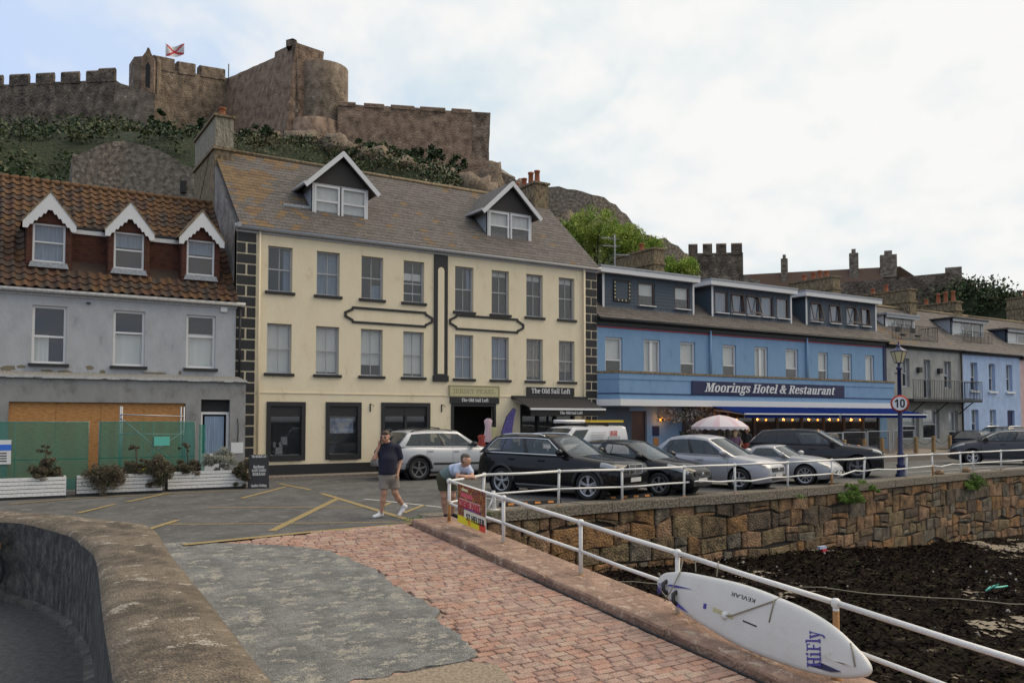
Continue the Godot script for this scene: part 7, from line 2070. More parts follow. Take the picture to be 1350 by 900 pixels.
# head primitives: centre c, basis b (z = face forward), scale s
func head_prims(c: Vector3, b: Basis, s := 1.0) -> Array:
	var q := func(x: float, y: float, z: float) -> Vector3: return c + b * (Vector3(x, y, z) * s)
	var P := [[q.call(0, 0.04, -0.015), q.call(0, 0.03, 0.01), 0.083 * s, 0.08 * s], [q.call(0, -0.03, 0.025), q.call(0, -0.085, 0.04), 0.062 * s, 0.04 * s], [q.call(0, 0.012, 0.09), q.call(0, -0.022, 0.108), 0.011 * s, 0.015 * s], [q.call(-0.02, -0.055, 0.082), q.call(0.02, -0.055, 0.082), 0.012 * s, 0.012 * s], [q.call(-0.03, 0.022, 0.075), q.call(0.03, 0.022, 0.075), 0.02 * s, 0.02 * s]]
	for e in [-1.0, 1.0]:
		P.append([q.call(e * 0.08, 0.02, -0.005), q.call(e * 0.083, -0.02, 0.0), 0.018 * s, 0.013 * s])
		P.append([q.call(e * 0.045, -0.02, 0.055), q.call(e * 0.03, -0.05, 0.06), 0.035 * s, 0.03 * s])
	return P

# hand: wrist w, direction to the fingers d, palm normal n, curl; returns prims
func hand_prims(w: Vector3, d: Vector3, n: Vector3, curl: float, thumb := 1.0) -> Array:
	d = d.normalized(); n = (n - d * n.dot(d)).normalized()
	var s := d.cross(n)
	var P := [[w, w + d * 0.08, 0.03, 0.033]]
	P.append([w + d * 0.05 + s * 0.028, w + d * 0.085 + s * 0.03, 0.017, 0.014]); P.append([w + d * 0.05 - s * 0.028, w + d * 0.085 - s * 0.03, 0.017, 0.014])
	for k in 4:
		var o := w + d * 0.09 + s * (0.03 - 0.02 * k)
		var l: float = [0.036, 0.042, 0.04, 0.03][k]
		var dd := d
		for j in 3:
			dd = (dd * cos(curl) + n * sin(curl)).normalized() if j > 0 else (d * cos(curl * 0.5) + n * sin(curl * 0.5)).normalized()
			var e: Vector3 = o + dd * l * [1.0, 0.7, 0.55][j]
			P.append([o, e, 0.0095 - 0.0008 * j, 0.009 - 0.0008 * j])
			o = e
			dd = dd
	var t0 := w + d * 0.03 + s * 0.03 * thumb
	var t1: Vector3 = t0 + (d * 0.6 + s * 0.6 * thumb + n * 0.45).normalized() * 0.04
	var t2: Vector3 = t1 + (d * 0.8 + n * 0.6).normalized() * 0.033
	P.append([t0, t1, 0.013, 0.0105]); P.append([t1, t2, 0.0105, 0.009])
	return P

func eyes(parent: Node, c: Vector3, b: Basis, s := 1.0) -> void:
	for e in [-1.0, 1.0]:
		var mb := MB.new(true)
		mb.lathe(c + b * (Vector3(e * 0.032, 0.015, 0.083) * s), b.z, [Vector2(0.007 * s, 0), Vector2(0.005 * s, 0.004 * s), Vector2(0, 0.005 * s)], 10)
		put(mb, "eye", M.black_hole, parent)

func person(label: String, at: Vector3, turn: float, skin: Array, cloth: Array, cell := 0.014) -> Node3D:
	var t := thing("person", label, "person", at, turn)
	inst(capsule_field(skin, cell, 0.03), "body", M.skin, t)
	for c in cloth:
		inst(capsule_field(c[1], cell, c[3] if c.size() > 3 else 0.05, c[4] if c.size() > 4 else []), c[0], c[2], t)
	return t

func people() -> void:
	M.skin = noisy(var3(C(0.42, 0.23, 0.155), 0.12), 0.05, 2.0, 0.6, 0.0, 91)
	M.skin.subsurf_scatter_enabled = true; M.skin.subsurf_scatter_strength = 0.1
	M.hair_brown = noisy(var3(C(0.06, 0.035, 0.02), 0.4), 0.05, Vector3(6, 1, 6), 0.7, 0.4, 92)
	M.hair_grey = noisy(var3(C(0.08, 0.07, 0.06), 0.4), 0.05, Vector3(6, 1, 6), 0.7, 0.4, 93)
	M.hair_blond = noisy(var3(C(0.45, 0.33, 0.18), 0.3), 0.05, Vector3(6, 1, 6), 0.7, 0.4, 94)
	M.navy_cloth = noisy(var3(C(0.008, 0.01, 0.025), 0.3), 0.05, 1.5, 0.9, 0.3, 95)
	M.beige_cloth = noisy(var3(C(0.22, 0.19, 0.165), 0.15), 0.05, 1.5, 0.9, 0.3, 96)
	M.pale_cloth = noisy(var3(C(0.4, 0.46, 0.6), 0.12), 0.05, 1.5, 0.9, 0.3, 97)
	M.olive_cloth = noisy(var3(C(0.055, 0.055, 0.03), 0.25), 0.05, 1.5, 0.9, 0.3, 98)
	M.jumper = noisy(var3(C(0.12, 0.17, 0.17), 0.2), 0.05, 1.5, 0.9, 0.3, 99)
	M.white_shoe = flat(0.6, 0.6, 0.62, 0.6)
	M.purple_cloth = flat(0.16, 0.09, 0.13, 0.9); M.black_cloth = flat(0.015, 0.015, 0.017, 0.9); M.red_cloth = flat(0.3, 0.05, 0.04, 0.9)
	var V := func(x: float, y: float, z: float) -> Vector3: return Vector3(x, y, z)
	# man walking with a phone
	var hc := Vector3(-0.075, 1.675, 0.03); var hb := Basis(Vector3.UP, -0.5) * Basis(Vector3.RIGHT, 0.1)
	var wrist := Vector3(-0.205, 1.5, 0.07)
	var skin := head_prims(hc, hb)
	skin += [[V.call(-0.03, 1.58, 0.0), V.call(0.0, 1.48, -0.02), 0.058, 0.065],
		[V.call(-0.19, 1.43, 0.0), V.call(-0.3, 1.24, 0.06), 0.05, 0.044], [V.call(-0.3, 1.24, 0.06), wrist, 0.043, 0.028],
		[V.call(0.2, 1.42, -0.03), V.call(0.235, 1.16, -0.06), 0.052, 0.045], [V.call(0.235, 1.16, -0.06), V.call(0.185, 0.93, 0.05), 0.044, 0.03],
		[V.call(-0.09, 0.85, 0.0), V.call(-0.1, 0.52, 0.05), 0.085, 0.062], [V.call(-0.1, 0.52, 0.05), V.call(-0.115, 0.36, 0.03), 0.06, 0.06], [V.call(-0.115, 0.36, 0.03), V.call(-0.155, 0.1, 0.02), 0.06, 0.036],
		[V.call(0.09, 0.85, -0.05), V.call(0.13, 0.52, -0.02), 0.085, 0.062], [V.call(0.13, 0.52, -0.02), V.call(0.2, 0.38, -0.07), 0.06, 0.06], [V.call(0.2, 0.38, -0.07), V.call(0.32, 0.21, -0.14), 0.058, 0.036]]
	var cloth := [["shirt", [[V.call(0.0, 1.46, -0.02), V.call(-0.02, 1.2, 0.0), 0.13, 0.165, Vector3(1.15, 1, 0.85)], [V.call(-0.02, 1.2, 0.02), V.call(-0.03, 0.96, 0.03), 0.165, 0.165, Vector3(1.15, 1, 0.95)], [V.call(-0.16, 1.455, -0.01), V.call(-0.235, 1.35, 0.02), 0.085, 0.078], [V.call(0.17, 1.45, -0.03), V.call(0.225, 1.26, -0.05), 0.088, 0.08], [V.call(0, 1.5, -0.02), V.call(0, 1.52, -0.02), 0.08, 0.075]], M.navy_cloth, 0.05, [[Vector3(0, -1, 0), -0.9]]],
		["shorts", [[V.call(-0.02, 0.93, 0.0), V.call(0.0, 0.84, 0.0), 0.155, 0.16, Vector3(1.15, 1, 0.95)], [V.call(-0.09, 0.84, 0.0), V.call(-0.105, 0.56, 0.05), 0.12, 0.105], [V.call(0.095, 0.84, -0.04), V.call(0.13, 0.56, -0.03), 0.12, 0.105]], M.beige_cloth, 0.05, [[Vector3(0, -1, 0), -0.6], [Vector3(0, 1, 0), 0.96]]]]
	var p := person("man in navy shirt and beige shorts walking while holding a phone to his ear", Vector3(7.22, 0, -16.45), deg_to_rad(-23.6), skin, cloth)
	inst(capsule_field(hand_prims(wrist, Vector3(0.15, 1, 0.02), Vector3(1, 0, 0.15), 0.45, 1.0), 0.006, 0.012), "hand", M.skin, p)
	inst(capsule_field(hand_prims(Vector3(0.185, 0.93, 0.05), Vector3(-0.15, -1, 0.1), Vector3(-1, 0, 0.2), 0.3, -1.0), 0.006, 0.012), "hand", M.skin, p)
	inst(capsule_field([[hc + hb * V.call(0, 0.065, -0.03), hc + hb * V.call(0, 0.08, 0.015), 0.082, 0.07], [hc + hb * V.call(0, 0.0, -0.05), hc + hb * V.call(0, 0.05, -0.045), 0.07, 0.08], [hc + hb * V.call(-0.05, 0.09, 0.05), hc + hb * V.call(0.05, 0.095, 0.05), 0.03, 0.03]], 0.008, 0.03), "hair", M.hair_brown, p)
	var mb := MB.new(true)
	for e in [-1.0, 1.0]: mb.lathe(hc + hb * Vector3(e * 0.034, 0.014, 0.092), hb.z, [Vector2(0.027, -0.004), Vector2(0.027, 0.004), Vector2(0, 0.008)], 12)
	mb.tube([hc + hb * Vector3(-0.085, 0.02, 0.0), hc + hb * Vector3(-0.06, 0.02, 0.085), hc + hb * Vector3(0.06, 0.02, 0.085), hc + hb * Vector3(0.085, 0.02, 0.0)], 0.005, 5)
	put(mb, "sunglasses", M.black_hole, p)
	for q in [[V.call(-0.15, 0.055, -0.03), V.call(-0.3, 0.035, 0.12), V.call(-0.155, 0.12, 0.0)], [V.call(0.35, 0.2, -0.17), V.call(0.22, 0.04, -0.06), V.call(0.31, 0.23, -0.12)]]:
		inst(capsule_field([[q[0], q[1], 0.045, 0.038], [q[0], q[2], 0.045, 0.046], [q[0].lerp(q[1], 0.5), q[2], 0.04, 0.03]], 0.01, 0.03), "shoe", M.white_shoe, p)
	var ph := thing("mobile_phone", "black mobile phone held to the walking man's ear", "phone", Vector3(7.22, 0, -16.45), deg_to_rad(-23.6))
	mb = MB.new()
	mb.box(Vector3(-0.172, 1.63, 0.1), Vector3(0.012, 0.15, 0.072), Basis(Vector3(1, 0, 0), -0.3))
	put(mb, "phone_body", M.black_hole, ph)
	# man leaning on the railing
	hc = Vector3(0.36, 1.21, 0.42); hb = Basis(Vector3.UP, 0.95) * Basis(Vector3.RIGHT, 0.15)
	skin = head_prims(hc, hb)
	skin += [[V.call(0.34, 1.14, 0.36), V.call(0.28, 1.07, 0.25), 0.058, 0.065],
		[V.call(0.16, 1.05, 0.33), V.call(0.2, 0.86, 0.52), 0.05, 0.044], [V.call(0.2, 0.86, 0.52), V.call(0.42, 0.865, 0.6), 0.043, 0.03],
		[V.call(0.42, 1.05, 0.22), V.call(0.5, 0.87, 0.42), 0.05, 0.044], [V.call(0.5, 0.87, 0.42), V.call(0.3, 0.9, 0.58), 0.043, 0.03],
		[V.call(-0.13, 0.82, 0.0), V.call(-0.09, 0.44, 0.03), 0.09, 0.06], [V.call(-0.09, 0.44, 0.03), V.call(-0.085, 0.3, 0.0), 0.058, 0.06], [V.call(-0.085, 0.3, 0.0), V.call(-0.06, 0.07, -0.02), 0.06, 0.036],
		[V.call(0.04, 0.82, -0.05), V.call(0.1, 0.44, 0.0), 0.09, 0.06], [V.call(0.1, 0.44, 0.0), V.call(0.1, 0.3, -0.03), 0.058, 0.06], [V.call(0.1, 0.3, -0.03), V.call(0.1, 0.07, -0.06), 0.06, 0.036]]
	cloth = [["shirt", [[V.call(0.29, 1.04, 0.22), V.call(0.12, 0.98, 0.1), 0.13, 0.15, Vector3(1.1, 0.95, 1.1)], [V.call(0.17, 1.06, 0.3), V.call(0.17, 0.97, 0.42), 0.08, 0.072], [V.call(0.4, 1.05, 0.2), V.call(0.46, 0.96, 0.32), 0.08, 0.072]], M.pale_cloth, 0.05, [[Vector3(-0.85, -0.4, -0.3), -0.48]]],
		["waist_jumper", [[V.call(0.12, 0.97, 0.08), V.call(-0.04, 0.87, 0.0), 0.155, 0.16, Vector3(1.1, 0.95, 1.05)]], M.jumper],
		["shorts", [[V.call(-0.05, 0.85, 0.0), V.call(-0.06, 0.8, -0.01), 0.165, 0.165, Vector3(1.05, 1, 0.95)], [V.call(-0.12, 0.82, 0.0), V.call(-0.1, 0.55, 0.02), 0.125, 0.105], [V.call(0.04, 0.82, -0.05), V.call(0.09, 0.55, -0.01), 0.125, 0.105]], M.olive_cloth, 0.05, [[Vector3(0, -1, 0), -0.56]]]]
	var lt := deg_to_rad(-27.5)
	p = person("man in pale blue top and olive shorts leaning his forearms on the railing", Vector3(8.3, 0, -15.82), lt, skin, cloth)
	inst(capsule_field(hand_prims(V.call(0.42, 0.865, 0.6), Vector3(1, 0.0, 0.1), Vector3(0, -1, 0.2), 0.45, 1.0), 0.006, 0.012), "hand", M.skin, p)
	inst(capsule_field(hand_prims(V.call(0.3, 0.9, 0.58), Vector3(-1, 0.0, 0.35), Vector3(0, -1, 0.3), 0.45, -1.0), 0.006, 0.012), "hand", M.skin, p)
	inst(capsule_field([[hc + hb * V.call(0, 0.06, -0.03), hc + hb * V.call(0, 0.075, 0.01), 0.082, 0.068], [hc + hb * V.call(0, -0.01, -0.05), hc + hb * V.call(0, 0.05, -0.045), 0.065, 0.078]], 0.008, 0.03), "hair", M.hair_grey, p)
	eyes(p, hc, hb)
	for q in [[V.call(-0.06, 0.04, -0.05), V.call(0.02, 0.03, 0.14)], [V.call(0.1, 0.04, -0.09), V.call(0.18, 0.03, 0.1)]]:
		inst(capsule_field([[q[0], q[1], 0.042, 0.034]], 0.01, 0.03), "sandal", M.black_cloth, p)
	# two women by the parasol
	for k in 2:
		var wh: float = [1.57, 1.72][k]
		var f := wh / 1.75
		hc = Vector3(0, 1.63 * f, 0.02); hb = Basis(Vector3.UP, [2.6, -1.0][k])
		skin = head_prims(hc, hb)
		skin += [[V.call(0, 1.54 * f, 0), V.call(0, 1.42 * f, -0.02), 0.045, 0.055]]
		for e in [-1.0, 1.0]:
			skin += [[V.call(e * 0.17, 1.36 * f, 0), V.call(e * 0.22, 1.1 * f, 0.02), 0.04, 0.035], [V.call(e * 0.22, 1.1 * f, 0.02), V.call(e * 0.16, 0.92 * f, 0.16), 0.034, 0.025], [V.call(e * 0.08, 0.85 * f, 0), V.call(e * 0.09, 0.48 * f, 0.02), 0.085, 0.055], [V.call(e * 0.09, 0.48 * f, 0.02), V.call(e * 0.09, 0.06, 0), 0.055, 0.035], [V.call(e * 0.09, 0.04, -0.02), V.call(e * 0.1, 0.03, 0.14), 0.035, 0.03]]
		cloth = [["top", [[V.call(0, 1.36 * f, -0.01), V.call(0, 0.98 * f, 0), 0.12, 0.13, Vector3(1.15, 1, 0.85)], [V.call(-0.15, 1.38 * f, 0), V.call(-0.2, 1.2 * f, 0.01), 0.065, 0.06], [V.call(0.15, 1.38 * f, 0), V.call(0.2, 1.2 * f, 0.01), 0.065, 0.06]], [M.purple_cloth, M.black_cloth][k]], ["trousers", [[V.call(0, 0.95 * f, 0), V.call(0, 0.86 * f, 0), 0.15, 0.155, Vector3(1.1, 1, 0.9)], [V.call(-0.085, 0.85 * f, 0), V.call(-0.09, 0.12, 0), 0.11, 0.07], [V.call(0.085, 0.85 * f, 0), V.call(0.09, 0.12, 0), 0.11, 0.07]], [M.black_cloth, M.red_cloth][k]]]
		p = person(["woman with pale blond hair and purple top beneath the pink parasol", "woman in sunglasses and black top standing right of the pink parasol"][k], [Vector3(27.75, 0.0, -26.0), Vector3(28.55, 0.0, -26.1)][k], deg_to_rad(-45), skin, cloth, 0.024)
		inst(capsule_field([[hc + hb * V.call(0, 0.05, -0.03), hc + hb * V.call(0, 0.07, 0.0), 0.088, 0.075], [hc + hb * V.call(0, -0.02, -0.06), hc + hb * V.call(0, -0.12 if k == 0 else -0.02, -0.06), 0.085, 0.07]], 0.014, 0.03), "hair", M.hair_blond, p)
		if k == 1:
			mb = MB.new()
			mb.box(hc + hb * Vector3(0, 0.016, 0.095), Vector3(0.13, 0.035, 0.012), hb)
			put(mb, "sunglasses", M.black_hole, p)
		else: eyes(p, hc, hb)

# ---------------------------------------------------------------- railings, board and street things
func rail_post(parent: Node, base: Vector3, top: Vector3, rusty := false, upto := 0.5) -> void:
	var mb := MB.new(true)
	mb.tube([base, top], 0.032, 10)
	mb.lathe(top, Vector3.UP, [Vector2(0.034, -0.05), Vector2(0.05, -0.03), Vector2(0.052, 0.02), Vector2(0.03, 0.045), Vector2(0, 0.05)], 12)
	var p := put(mb, "post", M.white_paint, parent)
	mb = MB.new(true)
	mb.lathe(base, Vector3.UP, [Vector2(0.06, -0.01), Vector2(0.06, 0.015), Vector2(0.036, 0.03)], 12)
	put(mb, "base_plate", M.rust, p)
	if rusty:
		mb = MB.new(true)
		mb.tube([base.lerp(top, 0.02), base.lerp(top, upto)], 0.0335, 10)
		put(mb, "rusty_length", M.rust, p)

func bar(parent: Node, pts: Array, r: float, called := "rail") -> void:
	var mb := MB.new(true)
	mb.tube(pts, r, 10)
	put(mb, called, M.white_paint, parent)

func railings() -> void:
	var r := thing("slipway_railing", "white tubular railing sloping down along the slipway kerb", "railing")
	var zs := [-14.5, -12.49, -10.26, -8.17, -5.78, -3.3, -0.9]
	var tops := []; var mids := []
	for i in zs.size():
		var b := Vector3(7.63, slip_y(zs[i]) + 0.11, zs[i]); var h := 0.8
		rail_post(r, b, b + Vector3(0, h, 0), i == 0 or i == 4, 0.9 if i == 4 else 0.5)
		tops.append(b + Vector3(0, h, 0)); mids.append(b + Vector3(0, h * 0.46, 0))
	for i in zs.size() - 1:
		bar(r, [tops[i], tops[i].lerp(tops[i + 1], 0.5) + Vector3(0, -0.006, 0), tops[i + 1]], 0.031)
		bar(r, [mids[i], mids[i].lerp(mids[i + 1], 0.5) + Vector3(0, rng.randf_range(-0.03, 0.0), 0), mids[i + 1]], 0.026)
	var q := thing("quay_railing", "white tubular railing with bent lower rail along the top of the quay wall", "railing")
	var xs := [9.35, 11.49, 13.52, 15.63, 17.54, 19.9, 22.2, 24.1, 27.0, 29.0, 31.2, 32.2, 34.5, 37.0]
	tops = [Vector3(7.63, slip_y(-14.5) + 0.9, -14.52)]; mids = [Vector3(7.63, 0.44, -14.52)]
	for i in xs.size():
		var z := quay_z(xs[i]) + 0.03
		var b := Vector3(xs[i], 0.02, z)
		var t := b + Vector3(rng.randf_range(-0.05, 0.05), 0.78 + 0.03 * (1 if i < 2 else 0), rng.randf_range(-0.02, 0.04))
		rail_post(q, b, t, i in [6, 9])
		tops.append(t); mids.append(b.lerp(t, 0.45 + rng.randf_range(-0.03, 0.04)))
	for i in tops.size() - 1:
		bar(q, [tops[i], tops[i].lerp(tops[i + 1], 0.5) + Vector3(0, rng.randf_range(-0.015, 0.01), 0), tops[i + 1]], 0.03)
		var sag: float = [0, 0, 0, -0.01, 0.03, -0.04, 0.01, -0.07, 0.03, 0.0, -0.05, 0, 0, 0][i % 14]
		bar(q, [mids[i], mids[i].lerp(mids[i + 1], 0.3) + Vector3(0, sag, 0), mids[i].lerp(mids[i + 1], 0.7) + Vector3(0, -sag * 0.5, 0), mids[i + 1]], 0.025)
	var mb := MB.new(true)
	mb.tube([Vector3(9.75, 0.03, -16.35), Vector3(9.72, 0.45, -16.35)], [0.05, 0.045], 10)
	mb.lathe(Vector3(9.75, 0.0, -16.35), Vector3.UP, [Vector2(0.16, 0.0), Vector2(0.16, 0.03), Vector2(0.05, 0.05)], 14)
	mb.tube([Vector3(9.55, 0.05, -16.3), Vector3(9.72, 0.3, -16.35)], 0.02, 6)
	var sp := thing("stub_post", "short white braced post standing beside the poster behind the railing", "post")
	put(mb, "post", M.white_paint, sp)

func board() -> void:
	M.board = noisy([0.02, C(0.48, 0.44, 0.36), 0.2, C(0.6, 0.585, 0.545), 0.9, C(0.65, 0.64, 0.61)], 0.008, 0.5, 0.45, 0.05, 101)
	M.purple = flat(0.06, 0.05, 0.27, 0.5); M.fade_navy = flat(0.02, 0.022, 0.07, 0.5)
	M.rope = noisy(var3(C(0.26, 0.23, 0.17), 0.3), 0.1, 4.0, 0.9, 0.5, 102)
	var t := thing("windsurf_board", "scuffed white windsurf board with purple lettering leaning on the slipway railing", "board")
	var out := [Vector2(-8.41, 0.62), Vector2(-8.36, 0.685), Vector2(-8.24, 0.74), Vector2(-7.92, 0.79), Vector2(-7.46, 0.80), Vector2(-7.04, 0.80), Vector2(-6.69, 0.775), Vector2(-6.36, 0.73), Vector2(-6.05, 0.68), Vector2(-5.79, 0.61), Vector2(-5.6, 0.53), Vector2(-5.43, 0.43), Vector2(-5.31, 0.35), Vector2(-5.24, 0.27), Vector2(-5.25, 0.2), Vector2(-5.33, 0.15), Vector2(-5.57, 0.08), Vector2(-5.93, 0.05), Vector2(-6.33, 0.06), Vector2(-6.77, 0.09), Vector2(-7.25, 0.17), Vector2(-7.79, 0.29), Vector2(-8.12, 0.4), Vector2(-8.32, 0.49), Vector2(-8.4, 0.55)]
	var sm_ := []
	for i in out.size():
		for k in 4:
			sm_.append(out[i].cubic_interpolate(out[(i + 1) % out.size()], out[(i - 1 + out.size()) % out.size()], out[(i + 2) % out.size()], k / 4.0))
	var ey := Vector3(0.25, 0.968, 0); var ez := Vector3(0, 0, 1); var n := Vector3(-0.968, 0.25, 0)
	var o := Vector3(7.28, -0.62, 0)
	var c := Vector2(-6.85, 0.43)
	# nose rocker: the ends curve away from the deck side
	var P := func(v: Vector2, d: float) -> Vector3:
		var rk := -0.05 * pow(absf(v.x - c.x) / 1.6, 3.0)
		return o + ez * v.x + ey * v.y + n * (d + rk)
	var axis := func(z: float) -> float: return lerpf(0.58, 0.24, (z + 8.41) / 3.17)
	var ins := func(v: Vector2, k: float) -> Vector2:
		return Vector2(lerpf(c.x, v.x, 1.0 - k * 0.22), lerpf(axis.call(v.x), v.y, 1.0 - k))
	var prof := [[1.0, -0.118], [0.5, -0.115], [0.12, -0.1], [0.02, -0.075], [0.0, -0.05], [0.02, -0.025], [0.08, -0.006], [0.2, 0.0], [0.5, 0.006], [1.0, 0.01]]
	var mb := MB.new(true)
	for j in prof.size() - 1:
		for i in sm_.size():
			var a: Vector2 = sm_[i]; var b: Vector2 = sm_[(i + 1) % sm_.size()]
			mb.quad(P.call(ins.call(a, prof[j][0]), prof[j][1]), P.call(ins.call(a, prof[j + 1][0]), prof[j + 1][1]), P.call(ins.call(b, prof[j + 1][0]), prof[j + 1][1]), P.call(ins.call(b, prof[j][0]), prof[j][1]))
	put(mb, "hull", M.board, t)
	# deck fittings
	for q in [[-8.18, 0.55, 0.0], [-7.96, 0.45, 0.5]]:
		mb = MB.new(true)
		var a: Vector3 = P.call(Vector2(q[0] - 0.015, q[1] + 0.075), 0.0); var b: Vector3 = P.call(Vector2(q[0] + 0.03, q[1] - 0.075), 0.0)
		mb.tube([a, a.lerp(b, 0.25) + n * 0.06, a.lerp(b, 0.75) + n * 0.06, b], 0.028, 8)
		put(mb, "foot_strap", M.plastic, t)
	var flat2 := func(pts: Array, d: float, m: Material, nm: String) -> void:
		var k := MB.new()
		var pl := PackedVector2Array(pts)
		k.prism(o + n * d, ez, ey, n * 0.004, pl)
		put(k, nm, m, t)
	flat2.call([Vector2(-8.14, 0.575), Vector2(-8.0, 0.575), Vector2(-7.7, 0.602), Vector2(-7.95, 0.605), Vector2(-8.1, 0.6)], 0.0, M.purple, "stripe")
	flat2.call([Vector2(-8.06, 0.42), Vector2(-7.95, 0.36), Vector2(-7.69, 0.315), Vector2(-7.9, 0.4)], 0.0, M.purple, "stripe")
	flat2.call([Vector2(-6.3, 0.16), Vector2(-6.07, 0.155), Vector2(-6.0, 0.205), Vector2(-5.85, 0.2), Vector2(-5.5, 0.155), Vector2(-5.62, 0.125), Vector2(-5.95, 0.12)], -0.013, M.fade_navy, "stripe")
	flat2.call([Vector2(-7.465, 0.415), Vector2(-7.415, 0.415), Vector2(-7.415, 0.475), Vector2(-7.465, 0.475)], 0.006, M.purple, "badge")
	flat2.call([Vector2(-7.3, 0.41), Vector2(-6.98, 0.375), Vector2(-6.98, 0.425), Vector2(-7.3, 0.46)], 0.007, M.sign_cream, "mast_track")
	flat2.call([Vector2(-6.83, 0.385), Vector2(-6.62, 0.362), Vector2(-6.62, 0.38), Vector2(-6.83, 0.403)], 0.007, M.iron, "dagger_slot")
	mb = MB.new(true)
	mb.lathe(P.call(Vector2(-7.1, 0.4), 0.0), n, [Vector2(0.045, 0.0), Vector2(0.045, 0.03), Vector2(0.02, 0.04), Vector2(0, 0.04)], 12)
	put(mb, "mast_foot", M.white, t)
	var tb := Basis(ez, ey, n)
	var txt := func(s: String, at: Vector2, size: float, ang: float, m: Material, wt: int, ital: bool, mw: float, d: float) -> void:
		var bb := tb * Basis(Vector3(0, 0, 1), ang)
		text(s, size, 0.004, m, t, Transform3D(bb, P.call(at, d)), "Droid Serif" if ital else "Droid Sans", wt, ital, "lettering", mw)
	txt.call("HiFly", Vector2(-5.85, 0.3), 0.17, 1.78, M.purple, 800, true, 0.36, 0.012)
	txt.call("HiFly", Vector2(-8.3, 0.52), 0.06, 1.8, M.purple, 800, true, 0.14, 0.014)
	txt.call("KEVLAR", Vector2(-6.88, 0.65), 0.045, PI - 0.06, M.iron, 400, false, 0.36, 0.006)
	# lashings
	var lash := thing("lashing_rope", "thin pale rope tying the windsurf board to the slipway railing", "rope")
	var rt := Vector3(7.63, slip_y(-7.9) + 0.91, -7.9)
	for q in [[rt + Vector3(0, 0.02, -0.15), P.call(Vector2(-7.97, 0.79), 0.0), P.call(Vector2(-8.01, 0.52), 0.07), P.call(Vector2(-8.15, 0.38), 0.02)], [rt + Vector3(0, 0.02, 0.05), P.call(Vector2(-7.75, 0.82), -0.05)], [rt + Vector3(0, 0.02, 0.45), P.call(Vector2(-7.4, 0.82), -0.06)], [P.call(Vector2(-6.4, 0.75), -0.05), P.call(Vector2(-6.44, 0.69), 0.01), P.call(Vector2(-6.98, 0.42), 0.03), P.call(Vector2(-7.08, 0.4), 0.03)], [P.call(Vector2(-6.44, 0.69), 0.012), P.call(Vector2(-6.46, 0.45), 0.012)], [P.call(Vector2(-5.47, 0.45), -0.02), P.call(Vector2(-5.42, 0.38), 0.012), P.call(Vector2(-5.37, 0.24), 0.012)]]:
		tubepart(lash, "rope_length", q, 0.008, M.rope, 6)
	# poster board on the railing
	var pb := thing("event_poster", "colourful fair poster reading ST HELIER tied to the slipway railing", "poster")
	var W := 256; var H := 176
	var im := Image.create(W, H, false, Image.FORMAT_RGB8)
	var pn := FastNoiseLite.new(); pn.frequency = 0.03; pn.seed = 3; pn.fractal_octaves = 3
	var pal := [Color(0.4, 0.12, 0.13), Color(0.6, 0.32, 0.16), Color(0.25, 0.12, 0.15), Color(0.65, 0.48, 0.2), Color(0.55, 0.15, 0.17), Color(0.22, 0.25, 0.33)]
	for y in H:
		for x in W:
			var v := pn.get_noise_2d(x, y) * 0.5 + 0.5
			im.set_pixel(x, y, pal[clampi(int(v * 1.4 * 6.0 - 0.8), 0, 5)])
	im.fill_rect(Rect2i(60, 108, 196, 36), Color(0.85, 0.82, 0.75))
	im.fill_rect(Rect2i(0, 142, 256, 34), Color(0.88, 0.82, 0.15))
	im.fill_rect(Rect2i(200, 142, 56, 34), Color(0.85, 0.3, 0.2))
	im.fill_rect(Rect2i(96, 146, 26, 26), Color(0.9, 0.6, 0.15))
	im.fill_rect(Rect2i(55, 96, 140, 9), Color(0.35, 0.35, 0.6))
	im.fill_rect(Rect2i(14, 62, 196, 32), Color(0.8, 0.62, 0.58))
	im.fill_rect(Rect2i(30, 34, 110, 20), Color(0.8, 0.35, 0.4))
	im.fill_rect(Rect2i(36, 14, 60, 12), Color(0.8, 0.78, 0.6))
	var pmat := StandardMaterial3D.new(); pmat.albedo_texture = ImageTexture.create_from_image(im); pmat.roughness = 0.6
	var z0 := -14.07; var z1 := -13.03
	var y0 := 0.13; var y1 := 0.85; var dy := -0.1; var px := 7.585
	var st := SurfaceTool.new(); st.begin(Mesh.PRIMITIVE_TRIANGLES)
	var cs := [[Vector3(px, y0, z0), Vector2(0, 1)], [Vector3(px, y0 + dy, z1), Vector2(1, 1)], [Vector3(px, y1 + dy, z1), Vector2(1, 0)], [Vector3(px, y1, z0), Vector2(0, 0)]]
	for k in [0, 2, 1, 0, 3, 2]:
		st.set_normal(Vector3(-1, 0, 0)); st.set_uv(cs[k][1]); st.add_vertex(cs[k][0])
	inst(st.commit(), "print", pmat, pb)
	mb = MB.new()
	mb.prism(Vector3(px + 0.004, 0, 0), Vector3(0, 0, 1), Vector3(0, 1, 0), Vector3(0.012, 0, 0), PackedVector2Array([Vector2(z0, y0), Vector2(z1, y0 + dy), Vector2(z1, y1 + dy), Vector2(z0, y1)]))
	put(mb, "backing", M.white, pb)
	var sh := Basis(Vector3(0, -0.096, 1), Vector3(0, 1, 0), Vector3(-1, 0, 0))
	M.post_red = flat(0.5, 0.03, 0.06, 0.6); M.post_pale = flat(0.55, 0.5, 0.4, 0.6)
	text("THEME PARK", 0.14, 0.004, M.post_red, pb, Transform3D(sh, Vector3(px - 0.006, 0.46, -13.62)), "Droid Sans", 900, false, "lettering", 0.78)
	text("ST HELIER", 0.12, 0.004, M.black_hole, pb, Transform3D(sh, Vector3(px - 0.006, 0.225, -13.4)), "Droid Sans", 900, false, "lettering", 0.66)

